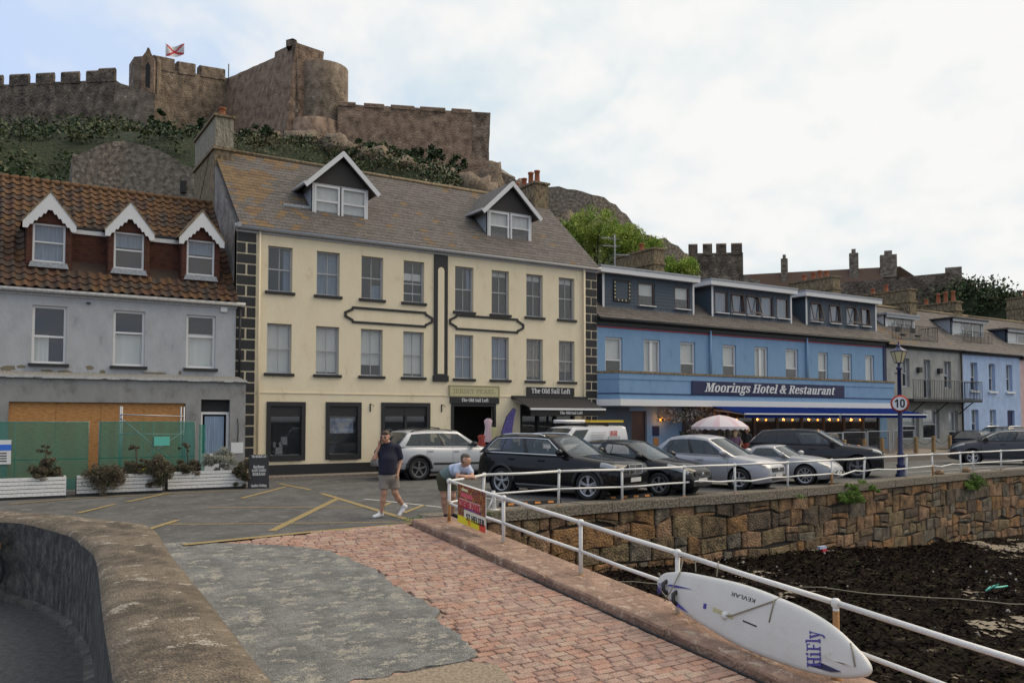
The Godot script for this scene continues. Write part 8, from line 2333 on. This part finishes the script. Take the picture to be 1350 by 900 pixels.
func street() -> void:
	# lamp post with speed sign
	M.lamp_blue = noisy(var3(C(0.008, 0.014, 0.07), 0.25), 0.05, 1.0, 0.5, 0.1, 111)
	M.lamp_pane = flat(0.6, 0.52, 0.3, 0.35)
	var t := thing("lamp_post", "dark blue cast iron lamp post with pale yellow lantern by the quay railing", "lamp post", Vector3(28.06, 0, -18.4))
	var mb := MB.new(true)
	mb.lathe(Vector3.ZERO, Vector3.UP, [Vector2(0.2, 0.0), Vector2(0.2, 0.08), Vector2(0.15, 0.12), Vector2(0.14, 0.35), Vector2(0.17, 0.4), Vector2(0.12, 0.46), Vector2(0.11, 0.75), Vector2(0.13, 0.8), Vector2(0.085, 0.86), Vector2(0.075, 2.4), Vector2(0.065, 3.85), Vector2(0.1, 3.88), Vector2(0.1, 3.93), Vector2(0.05, 3.97), Vector2(0.05, 4.1)], 16)
	mb.tube([Vector3(-0.25, 3.72, 0), Vector3(0.25, 3.72, 0)], 0.022, 6)
	put(mb, "column", M.lamp_blue, t)
	var lh := MB.new(); var fr := MB.new()
	for k in 6:
		var a0 := TAU * k / 6.0; var a1 := TAU * (k + 1) / 6.0
		var p0 := Vector3(cos(a0) * 0.13, 4.1, sin(a0) * 0.13); var p1 := Vector3(cos(a1) * 0.13, 4.1, sin(a1) * 0.13)
		var q0 := Vector3(cos(a0) * 0.27, 4.52, sin(a0) * 0.27); var q1 := Vector3(cos(a1) * 0.27, 4.52, sin(a1) * 0.27)
		lh.quad(p1, p0, q0, q1)
		fr.tube([p0, q0], 0.014, 5); fr.tube([q0, q1], 0.018, 5); fr.tube([p0, p1], 0.014, 5)
		var r0 := Vector3(cos(a0) * 0.3, 4.53, sin(a0) * 0.3); var r1 := Vector3(cos(a1) * 0.3, 4.53, sin(a1) * 0.3)
		fr.quad(r1, r0, Vector3(cos(a0) * 0.09, 4.66, sin(a0) * 0.09), Vector3(cos(a1) * 0.09, 4.66, sin(a1) * 0.09))
	fr.lathe(Vector3(0, 4.64, 0), Vector3.UP, [Vector2(0.1, 0), Vector2(0.06, 0.06), Vector2(0.07, 0.09), Vector2(0.03, 0.13), Vector2(0.02, 0.24), Vector2(0, 0.26)], 10)
	var fo := put(fr, "lantern_frame", M.lamp_blue, t)
	put(lh, "lantern_glass", M.lamp_pane, fo)
	var face := atan2(-28.06, 18.4)
	var sg := thing("speed_sign", "round white speed sign with red rim reading 10 on the lamp post", "sign", Vector3(28.06, 2.63, -18.4) + Vector3(-0.84, 0, 0.55) * 0.1, face)
	mb = MB.new(true); mb.lathe(Vector3.ZERO, Vector3(0, 0, 1), [Vector2(0.31, -0.01), Vector2(0.31, 0.006), Vector2(0, 0.006)], 32)
	put(mb, "rim_disc", flat(0.5, 0.06, 0.03, 0.5), sg)
	mb = MB.new(true); mb.lathe(Vector3(0, 0, 0.008), Vector3(0, 0, 1), [Vector2(0.245, 0), Vector2(0, 0.001)], 32)
	put(mb, "white_disc", M.white, sg)
	text("10", 0.3, 0.004, M.black_hole, sg, Transform3D(Basis.IDENTITY, Vector3(0, 0, 0.014)), "Droid Sans", 700, false, "lettering", 0.34)
	# parasol
	M.paras = flat(0.55, 0.5, 0.52, 0.85); M.paras_pink = flat(0.52, 0.39, 0.43, 0.85)
	M.wood = noisy(var3(C(0.25, 0.16, 0.07), 0.3), 0.05, Vector3(2, 0.6, 2), 0.85, 0.3, 112)
	t = thing("parasol", "pale pink striped parasol with scalloped fringe before the hotel", "parasol", Vector3(27.8, 0.12, -27.0))
	tubepart(t, "pole", [Vector3(0, 0, 0), Vector3(0, 2.15, 0)], 0.025, M.wood, 8)
	mb = MB.new(true); var mp := MB.new(true); var fg := MB.new()
	for k in 24:
		var tgt: MB = mp if k % 3 == 0 else mb
		var pr := [Vector2(0.0, 2.14), Vector2(0.35, 2.08), Vector2(0.7, 1.97), Vector2(1.0, 1.82), Vector2(1.25, 1.62)]
		for j in 4:
			var a0 := TAU * k / 24.0; var a1 := TAU * (k + 1) / 24.0
			tgt.quad(Vector3(cos(a1) * pr[j + 1].x, pr[j + 1].y, sin(a1) * pr[j + 1].x), Vector3(cos(a0) * pr[j + 1].x, pr[j + 1].y, sin(a0) * pr[j + 1].x), Vector3(cos(a0) * pr[j].x, pr[j].y, sin(a0) * pr[j].x), Vector3(cos(a1) * pr[j].x, pr[j].y, sin(a1) * pr[j].x))
		var m0 := TAU * k / 24.0; var m1 := TAU * (k + 0.5) / 24.0; var m2 := TAU * (k + 1) / 24.0
		var e := func(a: float, y: float) -> Vector3: return Vector3(cos(a) * 1.25, y, sin(a) * 1.25)
		fg.quad(e.call(m1, 1.47), e.call(m0, 1.53), e.call(m0, 1.62), e.call(m1, 1.62)); fg.quad(e.call(m2, 1.53), e.call(m1, 1.47), e.call(m1, 1.62), e.call(m2, 1.62))
	var cn := put(mb, "canopy", M.paras, t); cn.set_meta("kind", "stuff")
	var st := put(mp, "pink_stripes", M.paras_pink, cn); st.set_meta("kind", "stuff")
	put(fg, "fringe", M.paras, cn)
	# pavement before the terrace
	mb = MB.new()
	for q in [[7.3, 22.9, 0.1, 0.1, -28.6], [22.9, 29.0, 0.1, 0.16, -27.6], [29.0, 44.0, 0.16, 0.4, -25.2], [44.0, 45.0, 0.4, 0.4, -27.0], [45.0, 75.0, 0.4, 0.4, -28.3]]:
		mb.prism(Vector3(0, 0, q[4]), Vector3.RIGHT, Vector3.UP, Vector3(0, 0, -29.6 - q[4]), PackedVector2Array([Vector2(q[0], -0.05), Vector2(q[1], -0.05), Vector2(q[1], q[3]), Vector2(q[0], q[2])]))
	struct(mb, "pavement", M.pave)
	# wooden posts and chains
	var px := [30.6, 34.5, 36.0, 37.4, 38.8, 40.2, 41.7, 43.2]
	var names_ := ["leftmost wooden post, behind the charcoal four by four's bonnet", "wooden post just right of the charcoal four by four's bonnet", "third wooden post from the left before the hotel terrace", "wooden post directly left of the lamp post", "wooden post directly right of the lamp post", "third wooden post from the right by the balcony house", "second wooden post from the right, chain on both sides", "rightmost wooden post, beside the navy hatchback"]
	for i in px.size():
		var p := thing("wooden_post", names_[i], "post", Vector3(px[i], 0.16 + (px[i] - 29.0) * 0.015, -25.5), 0.0, "wooden posts along the terrace")
		mb = MB.new()
		mb.stone(Vector3.ZERO, Vector3(1, 0, 0), Vector3(0, 0, -1), Vector3.UP, PackedVector2Array([Vector2(-0.07, -0.07), Vector2(0.07, -0.07), Vector2(0.07, 0.07), Vector2(-0.07, 0.07)]), 0.85, 0.02)
		put(mb, "shaft", M.wood, p)
		p.rotation.z = rng.randf_range(-0.04, 0.04)
	for i in [4, 5, 6]:
		var c := thing("chain", ["black chain hanging right of the lamp post between wooden posts", "black chain hanging in the middle span of wooden posts", "black chain hanging at the right end of the wooden posts"][i - 4], "chain", Vector3.ZERO, 0.0, "chains between the wooden posts")
		var pts := []
		for k in 11: pts.append(Vector3(lerpf(px[i], px[i + 1], k / 10.0), 0.16 + (px[i] - 29.0) * 0.015 + 0.75 - 0.3 * sin(PI * k / 10.0), -25.5))
		tubepart(c, "links", pts, 0.02, M.iron, 5)
	# glass wind screens on the terrace
	for i in 5:
		var x0: float = [31.5, 33.4, 35.2, 37.1, 39.2][i]
		var s := thing("glass_screen", ["glass terrace screen behind the charcoal four by four's roof", "glass terrace screen behind the charcoal four by four's bonnet", "glass terrace screen left of the lamp post", "glass terrace screen right behind the lamp post", "glass terrace screen nearest the balcony house"][i], "screen", Vector3(x0, 0.18 + (x0 - 29.0) * 0.015, -26.1), 0.0, "glass screens on the hotel terrace")
		boxpart(s, "pane", Vector3(0, 0.1, -0.008), Vector3(1.75, 1.15, 0.008), M.glass)
		mb = MB.new()
		for xx in [0.0, 1.75]: mb.box2(Vector3(xx - 0.025, 0, -0.025), Vector3(xx + 0.025, 1.18, 0.025))
		mb.box2(Vector3(0, 1.15, -0.02), Vector3(1.75, 1.19, 0.02))
		put(mb, "frame", M.lead, s)
	for i in 4:
		var x0: float = [32.6, 35.4, 37.8, 39.9][i]
		var s := thing("terrace_table", ["round dark table behind the first glass screen", "round dark table on the terrace left of the lamp post", "round dark table on the terrace right of the lamp post", "round dark table on the terrace nearest the balcony house"][i], "table", Vector3(x0, 0.2 + (x0 - 29.0) * 0.015, -27.4), 0.0, "tables on the hotel terrace")
		mb = MB.new(true); mb.lathe(Vector3.ZERO, Vector3.UP, [Vector2(0.25, 0), Vector2(0.04, 0.04), Vector2(0.03, 0.7)], 12); put(mb, "pedestal", M.iron, s)
		mb = MB.new(true); mb.lathe(Vector3(0, 0.7, 0), Vector3.UP, [Vector2(0, 0), Vector2(0.38, 0), Vector2(0.38, 0.03), Vector2(0, 0.03)], 18); put(mb, "table_top", M.black_paint, s)
	# creeper on the hotel
	t = thing("flowering_creeper", "pale flowering creeper hanging over the hotel entrance behind the parasol", "climber")
	mb = MB.new()
	var gc := [C(0.05, 0.06, 0.03), C(0.3, 0.27, 0.24), C(0.26, 0.22, 0.19), C(0.4, 0.36, 0.32)]
	for q in [[26.6, 2.3, 0.5], [27.2, 2.2, 0.55], [27.9, 2.3, 0.5], [28.5, 2.35, 0.45], [29.2, 2.4, 0.4], [29.7, 2.5, 0.3], [28.2, 1.6, 0.3], [28.6, 1.2, 0.35], [29.0, 0.9, 0.3]]:
		leaves(mb, Vector3(q[0], q[1], -29.1), Vector3(q[2], q[2] * 0.7, 0.35), 260, 0.11, gc, 0.3, 0.6)
	put(mb, "foliage", M.leaf, t)
	tubepart(t, "stem", [Vector3(28.3, 0.1, -29.4), Vector3(28.2, 1.3, -29.3), Vector3(27.6, 2.2, -29.2)], 0.04, M.bark, 6)
	t = thing("clipped_bush", "round dark clipped bush by the hotel's orange notice", "bush", Vector3(27.0, 0.12, -28.6))
	mb = MB.new(); clump_leaves(mb, Vector3(0, 0.95, 0), Vector3(0.45, 0.5, 0.45), 14, 70, 0.09, [C(0.015, 0.025, 0.012), C(0.02, 0.03, 0.015)]); put(mb, "foliage", M.leaf, t)
	mb = MB.new(true); mb.lathe(Vector3.ZERO, Vector3.UP, [Vector2(0.2, 0), Vector2(0.28, 0.45), Vector2(0.24, 0.45)], 14); put(mb, "pot", M.black_paint, t)
	# feather banner and clothes at the shop door
	M.banner = noisy([0.2, C(0.03, 0.025, 0.12), 0.6, C(0.06, 0.05, 0.2), 0.9, C(0.16, 0.14, 0.3)], 0.02, 0.8, 0.8, 0.0, 113)
	t = thing("feather_banner", "tall dark purple feather banner standing outside the shop doorway", "banner", Vector3(16.5, 0, -27.3))
	var pts := [Vector3(0, 0, 0), Vector3(0.02, 0.9, 0), Vector3(0.1, 1.6, 0), Vector3(0.3, 2.15, 0), Vector3(0.62, 2.5, 0), Vector3(0.74, 2.42, 0)]
	tubepart(t, "pole", pts, 0.015, M.iron, 6)
	var pl := PackedVector2Array()
	for p in [Vector2(0.02, 0.5), Vector2(0.03, 0.95), Vector2(0.11, 1.6), Vector2(0.31, 2.15), Vector2(0.62, 2.48), Vector2(0.74, 2.4), Vector2(0.66, 2.15), Vector2(0.58, 1.7), Vector2(0.55, 1.2), Vector2(0.54, 0.5)]: pl.append(p)
	mb = MB.new(); mb.prism(Vector3(0, 0, -0.004), Vector3.RIGHT, Vector3.UP, Vector3(0, 0, 0.008), pl); put(mb, "cloth", M.banner, t)
	for q in [[17.15, 1.15, 2.1, M.paras_pink, "red and pink dress on a hanger at the shop doorway"], [17.4, 0.9, 1.75, M.sign_cream, "long cream dress on display at the shop doorway"], [16.85, 0.85, 1.45, M.red_cloth, "red garment hanging low inside the shop doorway"], [18.1, 1.0, 1.9, M.black_cloth, "dark jacket on display between the two shopfronts"]]:
		t = thing("hanging_garment", q[4], "garment", Vector3(q[0], 0, -29.25), 0.0, "clothes outside the shop")
		mb = MB.new(true)
		var h: float = q[2] - q[1]
		var wv := func(u: float, v: float, sd: float) -> Vector3:
			var w := lerpf(0.26, 0.15, sm(0.0, 0.6, v)) if v < 0.7 else lerpf(0.15, 0.2, sm(0.7, 0.88, v)) * (1.0 if v < 0.9 else 1.0 - (v - 0.9) * 6.0)
			return Vector3((u - 0.5) * 2.0 * w, q[1] + h * v, sd * (0.05 + 0.02 * sin(u * 19.0 + q[0] * 3.0) * (1.0 - v)) * sin(PI * u))
		for sd in [-1.0, 1.0]:
			for i in 12:
				for j in 10: mb.quad(wv.call(i / 12.0, j / 10.0, sd), wv.call((i + 1) / 12.0, j / 10.0, sd), wv.call((i + 1) / 12.0, (j + 1) / 10.0, sd), wv.call(i / 12.0, (j + 1) / 10.0, sd))
		put(mb, "cloth", q[3], t)
		tubepart(t, "hanger", [Vector3(0, q[2], 0), Vector3(0, q[2] + 0.12, 0)], 0.01, M.iron, 4)
	# display pieces in the shop windows
	t = thing("display_boxes", "stack of small pale boxes in the left shop window", "display")
	for q in [[8.85, 1.0, 0.25, 0.45], [8.78, 1.25, 0.2, 0.2], [9.05, 1.35, 0.22, 0.28], [9.4, 0.8, 0.3, 0.2], [8.6, 0.8, 0.15, 0.2]]: boxpart(t, "box", Vector3(q[0], q[1] - 0.2, -30.4), Vector3(q[0] + q[2], q[1] - 0.2 + q[3], -30.2), M.sash)
	M.skyprint = noisy([0.2, C(0.2, 0.25, 0.35), 0.5, C(0.35, 0.4, 0.5), 0.8, C(0.5, 0.48, 0.45)], 0.006, 0.6, 0.7, 0.0, 114, 3)
	t = thing("window_poster", "pale blue picture poster hung in the second shop window", "poster")
	boxpart(t, "print", Vector3(10.66, 1.55, -29.78), Vector3(11.62, 2.1, -29.76), M.skyprint)
	# A board
	t = thing("chalk_board", "black folding pavement board with white lettering beside the planter", "sign", Vector3(7.0, 0.0, -25.6), deg_to_rad(-12))
	mb = MB.new()
	var fb := Basis(Vector3.RIGHT, -0.16)
	mb.box(Vector3(0, 0.5, 0.15), Vector3(0.58, 1.0, 0.025), fb)
	var ab := put(mb, "front_board", M.black_paint, t)
	mb = MB.new(); mb.box(Vector3(0, 0.5, -0.15), Vector3(0.58, 1.0, 0.025), Basis(Vector3.RIGHT, 0.16)); put(mb, "rear_board", M.black_paint, t)
	var ln := [["The Old Sail Loft", 0.075, 0.45, 0.42], ["Barbour", 0.085, 0.14, 0.32], ["SAINT JAMES", 0.075, 0.03, 0.4], ["SEBAGO", 0.08, -0.08, 0.36], ["Quality Clothing", 0.07, -0.42, 0.44]]
	for l in ln: text(l[0], l[1], 0.004, M.white, ab, Transform3D(fb, Vector3(0, 0.5, 0.15) + fb * Vector3(0, l[2], 0.018)), "Droid Serif", 700, false, "lettering", l[3])
	# planters
	var pn := ["left white slatted planter cut off by the frame edge", "middle white slatted planter with trailing bushes at both ends", "right white slatted planter next to the black pavement board"]
	var pp := [[-0.9, 1.83], [2.1, 4.25], [4.45, 6.65]]
	for i in 3:
		var x0: float = pp[i][0]; var x1: float = pp[i][1]; var z := -25.05 - 0.3 * i
		t = thing("planter", pn[i], "planter", Vector3(x0, 0, z), 0.0, "white planters before the boarded shop")
		var w := x1 - x0
		mb = MB.new(); mb.box2(Vector3(0.03, 0.02, -0.68), Vector3(w - 0.03, 0.5, -0.03)); put(mb, "trough", M.black_hole, t)
		for k in 5:
			boxpart(t, "slat", Vector3(0, 0.07 + k * 0.1, -0.028), Vector3(w, 0.155 + k * 0.1, 0.0 + 0.004 * (k % 2)), M.planter)
			boxpart(t, "end_slat", Vector3(w - 0.028, 0.07 + k * 0.1, -0.7), Vector3(w, 0.155 + k * 0.1, -0.03), M.planter)
		boxpart(t, "base_board", Vector3(0.01, 0.0, -0.02), Vector3(w - 0.01, 0.065, -0.01), M.black_paint)
	var dry := [C(0.07, 0.055, 0.03), C(0.095, 0.075, 0.042), C(0.055, 0.062, 0.028), C(0.13, 0.1, 0.06)]
	var silver := [C(0.24, 0.25, 0.2), C(0.18, 0.19, 0.15), C(0.3, 0.3, 0.25)]
	for q in [[-0.1, 0.6, -25.3, 0.6, 0.25, "low dry shrub in the left planter by the frame edge", 0], [1.35, 0.7, -25.25, 0.38, 0.38, "brown shrub with standing stem at the left planter's right end", 1], [2.75, 0.5, -25.1, 0.55, 0.55, "bushy dry shrub spilling over the middle planter's left end", 0], [4.15, 0.55, -25.25, 0.42, 0.55, "dry shrub trailing over the middle planter's right end", 0], [5.0, 0.65, -25.8, 0.4, 0.3, "brown shrub with stem at the right planter's left end", 1], [5.9, 0.85, -25.75, 0.52, 0.36, "silvery grey leaved shrub in the right planter", 2], [6.5, 0.45, -25.6, 0.25, 0.5, "thin trailing shrub at the right planter's right corner", 0], [3.6, 0.7, -25.6, 0.4, 0.3, "low dry shrub behind the turquoise sack", 1]]:
		t = thing("planter_shrub", q[5], "shrub", Vector3(q[0], 0, q[2]), 0.0, "shrubs in the white planters")
		mb = MB.new()
		clump_leaves(mb, Vector3(0, q[1], 0), Vector3(q[3], q[4], 0.32), 44, 170, 0.075, silver if q[6] == 2 else dry, 0.4, 0.2)
		if q[6] == 1: clump_leaves(mb, Vector3(0.0, 1.25, -0.1), Vector3(0.25, 0.16, 0.2), 8, 40, 0.07, dry, 0, 0.35)
		put(mb, "foliage", M.leaf, t)
		tubepart(t, "stem", [Vector3(0, 0.3, -0.1), Vector3(0.03, 0.8, -0.1), Vector3(0.0, 1.25 if q[6] == 1 else q[1], -0.1)], 0.02, M.bark, 5)
	M.sack = flat(0.1, 0.45, 0.36, 0.5); M.sack_y = flat(0.5, 0.42, 0.04, 0.5)
	t = thing("plastic_sack", "crumpled turquoise and yellow plastic sack lying on the middle planter", "sack", Vector3(3.9, 0.6, -25.45))
	inst(capsule_field([[Vector3(-0.2, 0.02, 0), Vector3(0.22, 0.08, 0), 0.08, 0.11], [Vector3(0.1, 0.1, 0), Vector3(-0.05, 0.12, 0.03), 0.07, 0.05]], 0.02, 0.05), "sack", M.sack, t)
	inst(capsule_field([[Vector3(-0.2, 0.03, 0.05), Vector3(-0.05, 0.1, 0.08), 0.05, 0.05]], 0.02, 0.05), "yellow_panel", M.sack_y, t)
	# netted site fence
	M.net = flat(0.006, 0.17, 0.125, 0.9); M.net.transparency = BaseMaterial3D.TRANSPARENCY_ALPHA; M.net.albedo_color.a = 0.7
	M.galv = flat(0.35, 0.36, 0.37, 0.45, 0.5)
	for q in [[-1.5, 2.48, "left green netted site fence panel before the plywood boards"], [2.75, 5.35, "right green netted site fence panel with turquoise notice"]]:
		t = thing("site_fence", q[2], "fence", Vector3(0, 0, -26.6), 0.0, "netted fence panels")
		var x0: float = q[0]; var x1: float = q[1]
		tubepart(t, "frame", [Vector3(x0, 0.05, -0.02), Vector3(x0, 1.98, -0.02), Vector3(x1, 1.98, -0.02), Vector3(x1, 0.05, -0.02), Vector3(x0, 0.05, -0.02)], 0.02, M.galv, 6)
		tubepart(t, "upright", [Vector3(lerpf(x0, x1, 0.55), 0.05, -0.02), Vector3(lerpf(x0, x1, 0.55), 1.98, -0.02)], 0.012, M.galv, 5)
		tubepart(t, "mid_bar", [Vector3(x0, 0.95, -0.02), Vector3(x1, 0.95, -0.02)], 0.014, M.iron, 5)
		mb = MB.new(true)
		var n := 36
		var g := func(i: int, j: int) -> Vector3:
			var u := float(i) / n; var v := j / 8.0
			return Vector3(lerpf(x0, x1, u), lerpf(0.1, 2.0 - 0.02 * absf(nz(u * 400, 5.0, x0)), v), 0.025 + 0.02 * nz(u * 300, v * 60, x0) + 0.012 * sin(u * 50.0))
		for i in n:
			for j in 8: mb.quad(g.call(i, j), g.call(i + 1, j), g.call(i + 1, j + 1), g.call(i, j + 1))
		put(mb, "netting", M.net, t)
	mb = MB.new(true)
	for i in 8: mb.quad(Vector3(5.44 + 0.02 * (i % 2), 0.3 + i * 0.2, -26.5), Vector3(5.62 + 0.03 * ((i + 1) % 2), 0.28 + i * 0.2, -26.52), Vector3(5.62 + 0.03 * (i % 2), 0.5 + i * 0.2, -26.52), Vector3(5.44 + 0.02 * ((i + 1) % 2), 0.5 + i * 0.2, -26.5))
	t = thing("loose_netting", "loose strip of green netting hanging by the grey house door", "netting")
	put(mb, "netting", M.net, t)
	t = thing("turquoise_notice", "turquoise notice board fixed to the green netting", "sign")
	boxpart(t, "notice", Vector3(4.2, 1.28, -26.56), Vector3(4.63, 1.55, -26.54), M.sack)
	t = thing("site_notice", "white printed site notice with blue band at the left frame edge", "sign")
	boxpart(t, "notice", Vector3(-0.1, 0.85, -26.56), Vector3(0.6, 1.5, -26.54), M.white)
	boxpart(t, "blue_band", Vector3(-0.1, 1.22, -26.54), Vector3(0.6, 1.38, -26.535), flat(0.03, 0.15, 0.6, 0.6))
	for k in 4: boxpart(t, "print_line", Vector3(-0.05, 0.92 + k * 0.07, -26.54), Vector3(0.5, 0.95 + k * 0.07, -26.536), M.iron)
	# scaffold tower behind the netting
	t = thing("scaffold_tower", "small aluminium scaffold tower behind the green netting", "scaffold", Vector3(0, 0, -27.5))
	for q in [[3.4, 0.0], [3.52, -0.6], [5.2, 0.0], [5.22, -0.6]]: tubepart(t, "upright", [Vector3(q[0], 0.0, q[1]), Vector3(q[0], 2.45, q[1])], 0.025, M.galv, 8)
	for q in [[2.2, 3.4, 5.2, 2.15], [1.62, 3.4, 5.2, 1.6], [2.1, 3.4, 5.2, 0.5], [0.4, 3.4, 5.2, 1.7]]: tubepart(t, "brace", [Vector3(q[1], q[0], 0.03), Vector3(q[2], q[3], 0.03)], 0.02, M.galv, 6)
	# wheel stops
	M.orange = flat(0.55, 0.2, 0.03, 0.6)
	for q in [[10.3, 12.0, -16.95, "long black rubber wheel stop with orange reflectors before the black four by four"], [13.4, 15.0, -16.98, "short black wheel stop under the black hatchback's nose"]]:
		t = thing("wheel_stop", q[3], "wheel stop", Vector3(q[0], 0.004, q[2] - 0.05))
		mb = MB.new(); mb.prism(Vector3.ZERO, Vector3(0, 0, 1), Vector3.UP, Vector3(q[1] - q[0], 0, 0), PackedVector2Array([Vector2(-0.08, 0), Vector2(0.08, 0), Vector2(0.05, 0.1), Vector2(-0.05, 0.1)]))
		put(mb, "rubber_bar", M.tyre, t)
		for k in 4:
			mb = MB.new(); mb.box(Vector3(0.25 + k * 0.38, 0.055, 0.069), Vector3(0.16, 0.05, 0.008), Basis(Vector3.RIGHT, -0.29)); put(mb, "reflector", M.orange, t)
	# plants growing from the quay wall
	var gr := [C(0.12, 0.2, 0.03), C(0.16, 0.26, 0.04), C(0.2, 0.3, 0.06), C(0.08, 0.14, 0.025)]
	for q in [[23.3, -0.3, 1.05, 0.36, 2200, "large bright green plant growing over the quay coping below the roadster"], [31.8, -0.45, 0.65, 0.4, 1400, "bright green plant growing from the quay wall near its right end"], [20.2, -0.25, 0.2, 0.12, 80, "tiny green tuft below the silver hatchback on the quay wall"], [9.0, 0.02, 0.3, 0.06, 60, "low weeds at the railing corner behind the poster"], [7.2, 0.05, 0.35, 0.05, 80, "green weeds at the top end of the slipway kerb"]]:
		var z := quay_z(q[0]) + 0.25 if q[0] > 9.5 else (-15.3 if q[0] > 8 else -15.15)
		t = thing("wall_plant", q[5], "plant", Vector3(q[0], q[1], z))
		mb = MB.new(); clump_leaves(mb, Vector3(0, 0.05, 0), Vector3(q[2], q[3], 0.22), 26, int(q[4] / 18.0), 0.075 if q[2] > 0.4 else 0.05, gr, -0.3, 0.5)
		put(mb, "foliage", M.leaf, t)
	# ropes and litter on the harbour bed
	var rp := thing("mooring_rope", "pale mooring rope lying across the seaweed at right", "rope")
	pts = []
	for k in 16:
		var p := Vector3(15.6, 0, -12.9).lerp(Vector3(22.0, 0, -8.6), k / 15.0)
		pts.append(Vector3(p.x, beach_y(p.x, p.z) + 0.14, p.z + 0.15 * sin(k * 0.9)))
	tubepart(rp, "rope_length", pts, 0.011, M.rope, 6)
	rp = thing("slack_rope", "pale slack rope running from the slipway wall to the quay foot", "rope")
	pts = []
	for k in 12:
		var p := Vector3(11.0, 0, -15.6).lerp(Vector3(14.4, 0, -14.0), k / 11.0)
		pts.append(Vector3(p.x, beach_y(p.x, p.z) + 0.13, p.z))
	tubepart(rp, "rope_length", pts, 0.01, M.rope, 6)
	t = thing("net_scrap", "tangled scrap of green netting on the seaweed at far right", "litter", Vector3(21.1, beach_y(21.1, -11.46), -11.46))
	for k in 3: tubepart(t, "strand", [Vector3(-0.3 + 0.1 * k, 0.12, 0), Vector3(-0.1, 0.2 + 0.05 * k, 0.1 * k), Vector3(0.15, 0.13, -0.1), Vector3(0.4 + 0.1 * k, 0.16, 0.05)], 0.02, M.sack, 5)
	t = thing("plastic_litter", "small blue and red plastic litter at the foot of the quay wall", "litter", Vector3(20.75, beach_y(20.75, -16.2) + 0.12, -16.15))
	boxpart(t, "blue_scrap", Vector3(-0.16, 0, -0.05), Vector3(0.14, 0.08, 0.05), M.pale_cloth); boxpart(t, "red_scrap", Vector3(-0.05, -0.08, -0.04), Vector3(0.12, 0.0, 0.06), M.flag_red)
	# loose stones on the coping
	for q in [[29.95, "loose brown stone lying on the quay coping right of the lamp post"], [32.1, "loose dark stone lying on the coping above the right wall plant"]]:
		t = thing("loose_stone", q[1], "stone", Vector3(q[0], 0.02, quay_z(q[0]) - 0.2))
		mb = MB.new(); mb.stone(Vector3.ZERO, Vector3(1, 0, 0), Vector3(0, 0, -1), Vector3.UP, PackedVector2Array([Vector2(-0.2, -0.1), Vector2(0.1, -0.14), Vector2(0.22, 0.02), Vector2(0.05, 0.14), Vector2(-0.18, 0.08)]), 0.16, 0.07, 0.03)
		put(mb, "stone", M.stone2, t)
	# bicycle against the pier wall, mostly out of the frame
	t = thing("bicycle", "parked bicycle with purple pannier cut off by the left frame edge", "bicycle", Vector3(-0.13, 0.012, -11.2), 0.0)
	for q in [0.0, -1.05]:
		mb = MB.new(true)
		var ring := []
		for k in 33: ring.append(Vector3(q + 0.33 * cos(TAU * k / 32.0), 0.34 + 0.33 * sin(TAU * k / 32.0), 0))
		mb.tube(ring, 0.02, 8, false)
		var w := put(mb, "wheel", M.tyre, t)
		mb = MB.new()
		var r2 := []
		for k in 33: r2.append(Vector3(q + 0.3 * cos(TAU * k / 32.0), 0.34 + 0.3 * sin(TAU * k / 32.0), 0))
		mb.tube(r2, 0.012, 6, false)
		for k in 14: mb.tube([Vector3(q, 0.34, 0), Vector3(q + 0.3 * cos(TAU * k / 14.0), 0.34 + 0.3 * sin(TAU * k / 14.0), 0)], 0.0025, 4)
		put(mb, "rim", M.galv, w)
	for q in [[Vector3(0, 0.34, 0), Vector3(-0.42, 0.3, 0)], [Vector3(0, 0.34, 0), Vector3(-0.25, 0.85, 0)], [Vector3(-0.42, 0.3, 0), Vector3(-0.25, 0.85, 0)], [Vector3(-0.42, 0.3, 0), Vector3(-0.9, 0.8, 0)], [Vector3(-0.25, 0.8, 0), Vector3(-0.9, 0.85, 0)], [Vector3(-1.05, 0.34, 0), Vector3(-0.88, 0.98, 0)]]: tubepart(t, "frame_tube", q, 0.018, M.iron, 6)
	boxpart(t, "saddle", Vector3(-0.38, 0.88, -0.07), Vector3(-0.12, 0.95, 0.07), M.black_cloth)
	boxpart(t, "pannier", Vector3(-0.2, 0.66, -0.1), Vector3(0.24, 0.84, 0.14), M.banner)
	boxpart(t, "rear_reflector", Vector3(0.1, 0.58, -0.06), Vector3(0.3, 0.64, 0.06), M.orange)
	# holes in the wall top

func _ready() -> void:
	rng.seed = 4321
	noise_a.noise_type = FastNoiseLite.TYPE_SIMPLEX; noise_a.frequency = 0.02; noise_a.fractal_octaves = 3; noise_a.seed = 5
	look()
	materials()
	mats_b()
	ground()
	sea_wall()
	harbour()
	grey_house()
	cream_building()
	hotel()
	far_houses()
	castle()
	cars()
	people()
	railings()
	board()
	street()
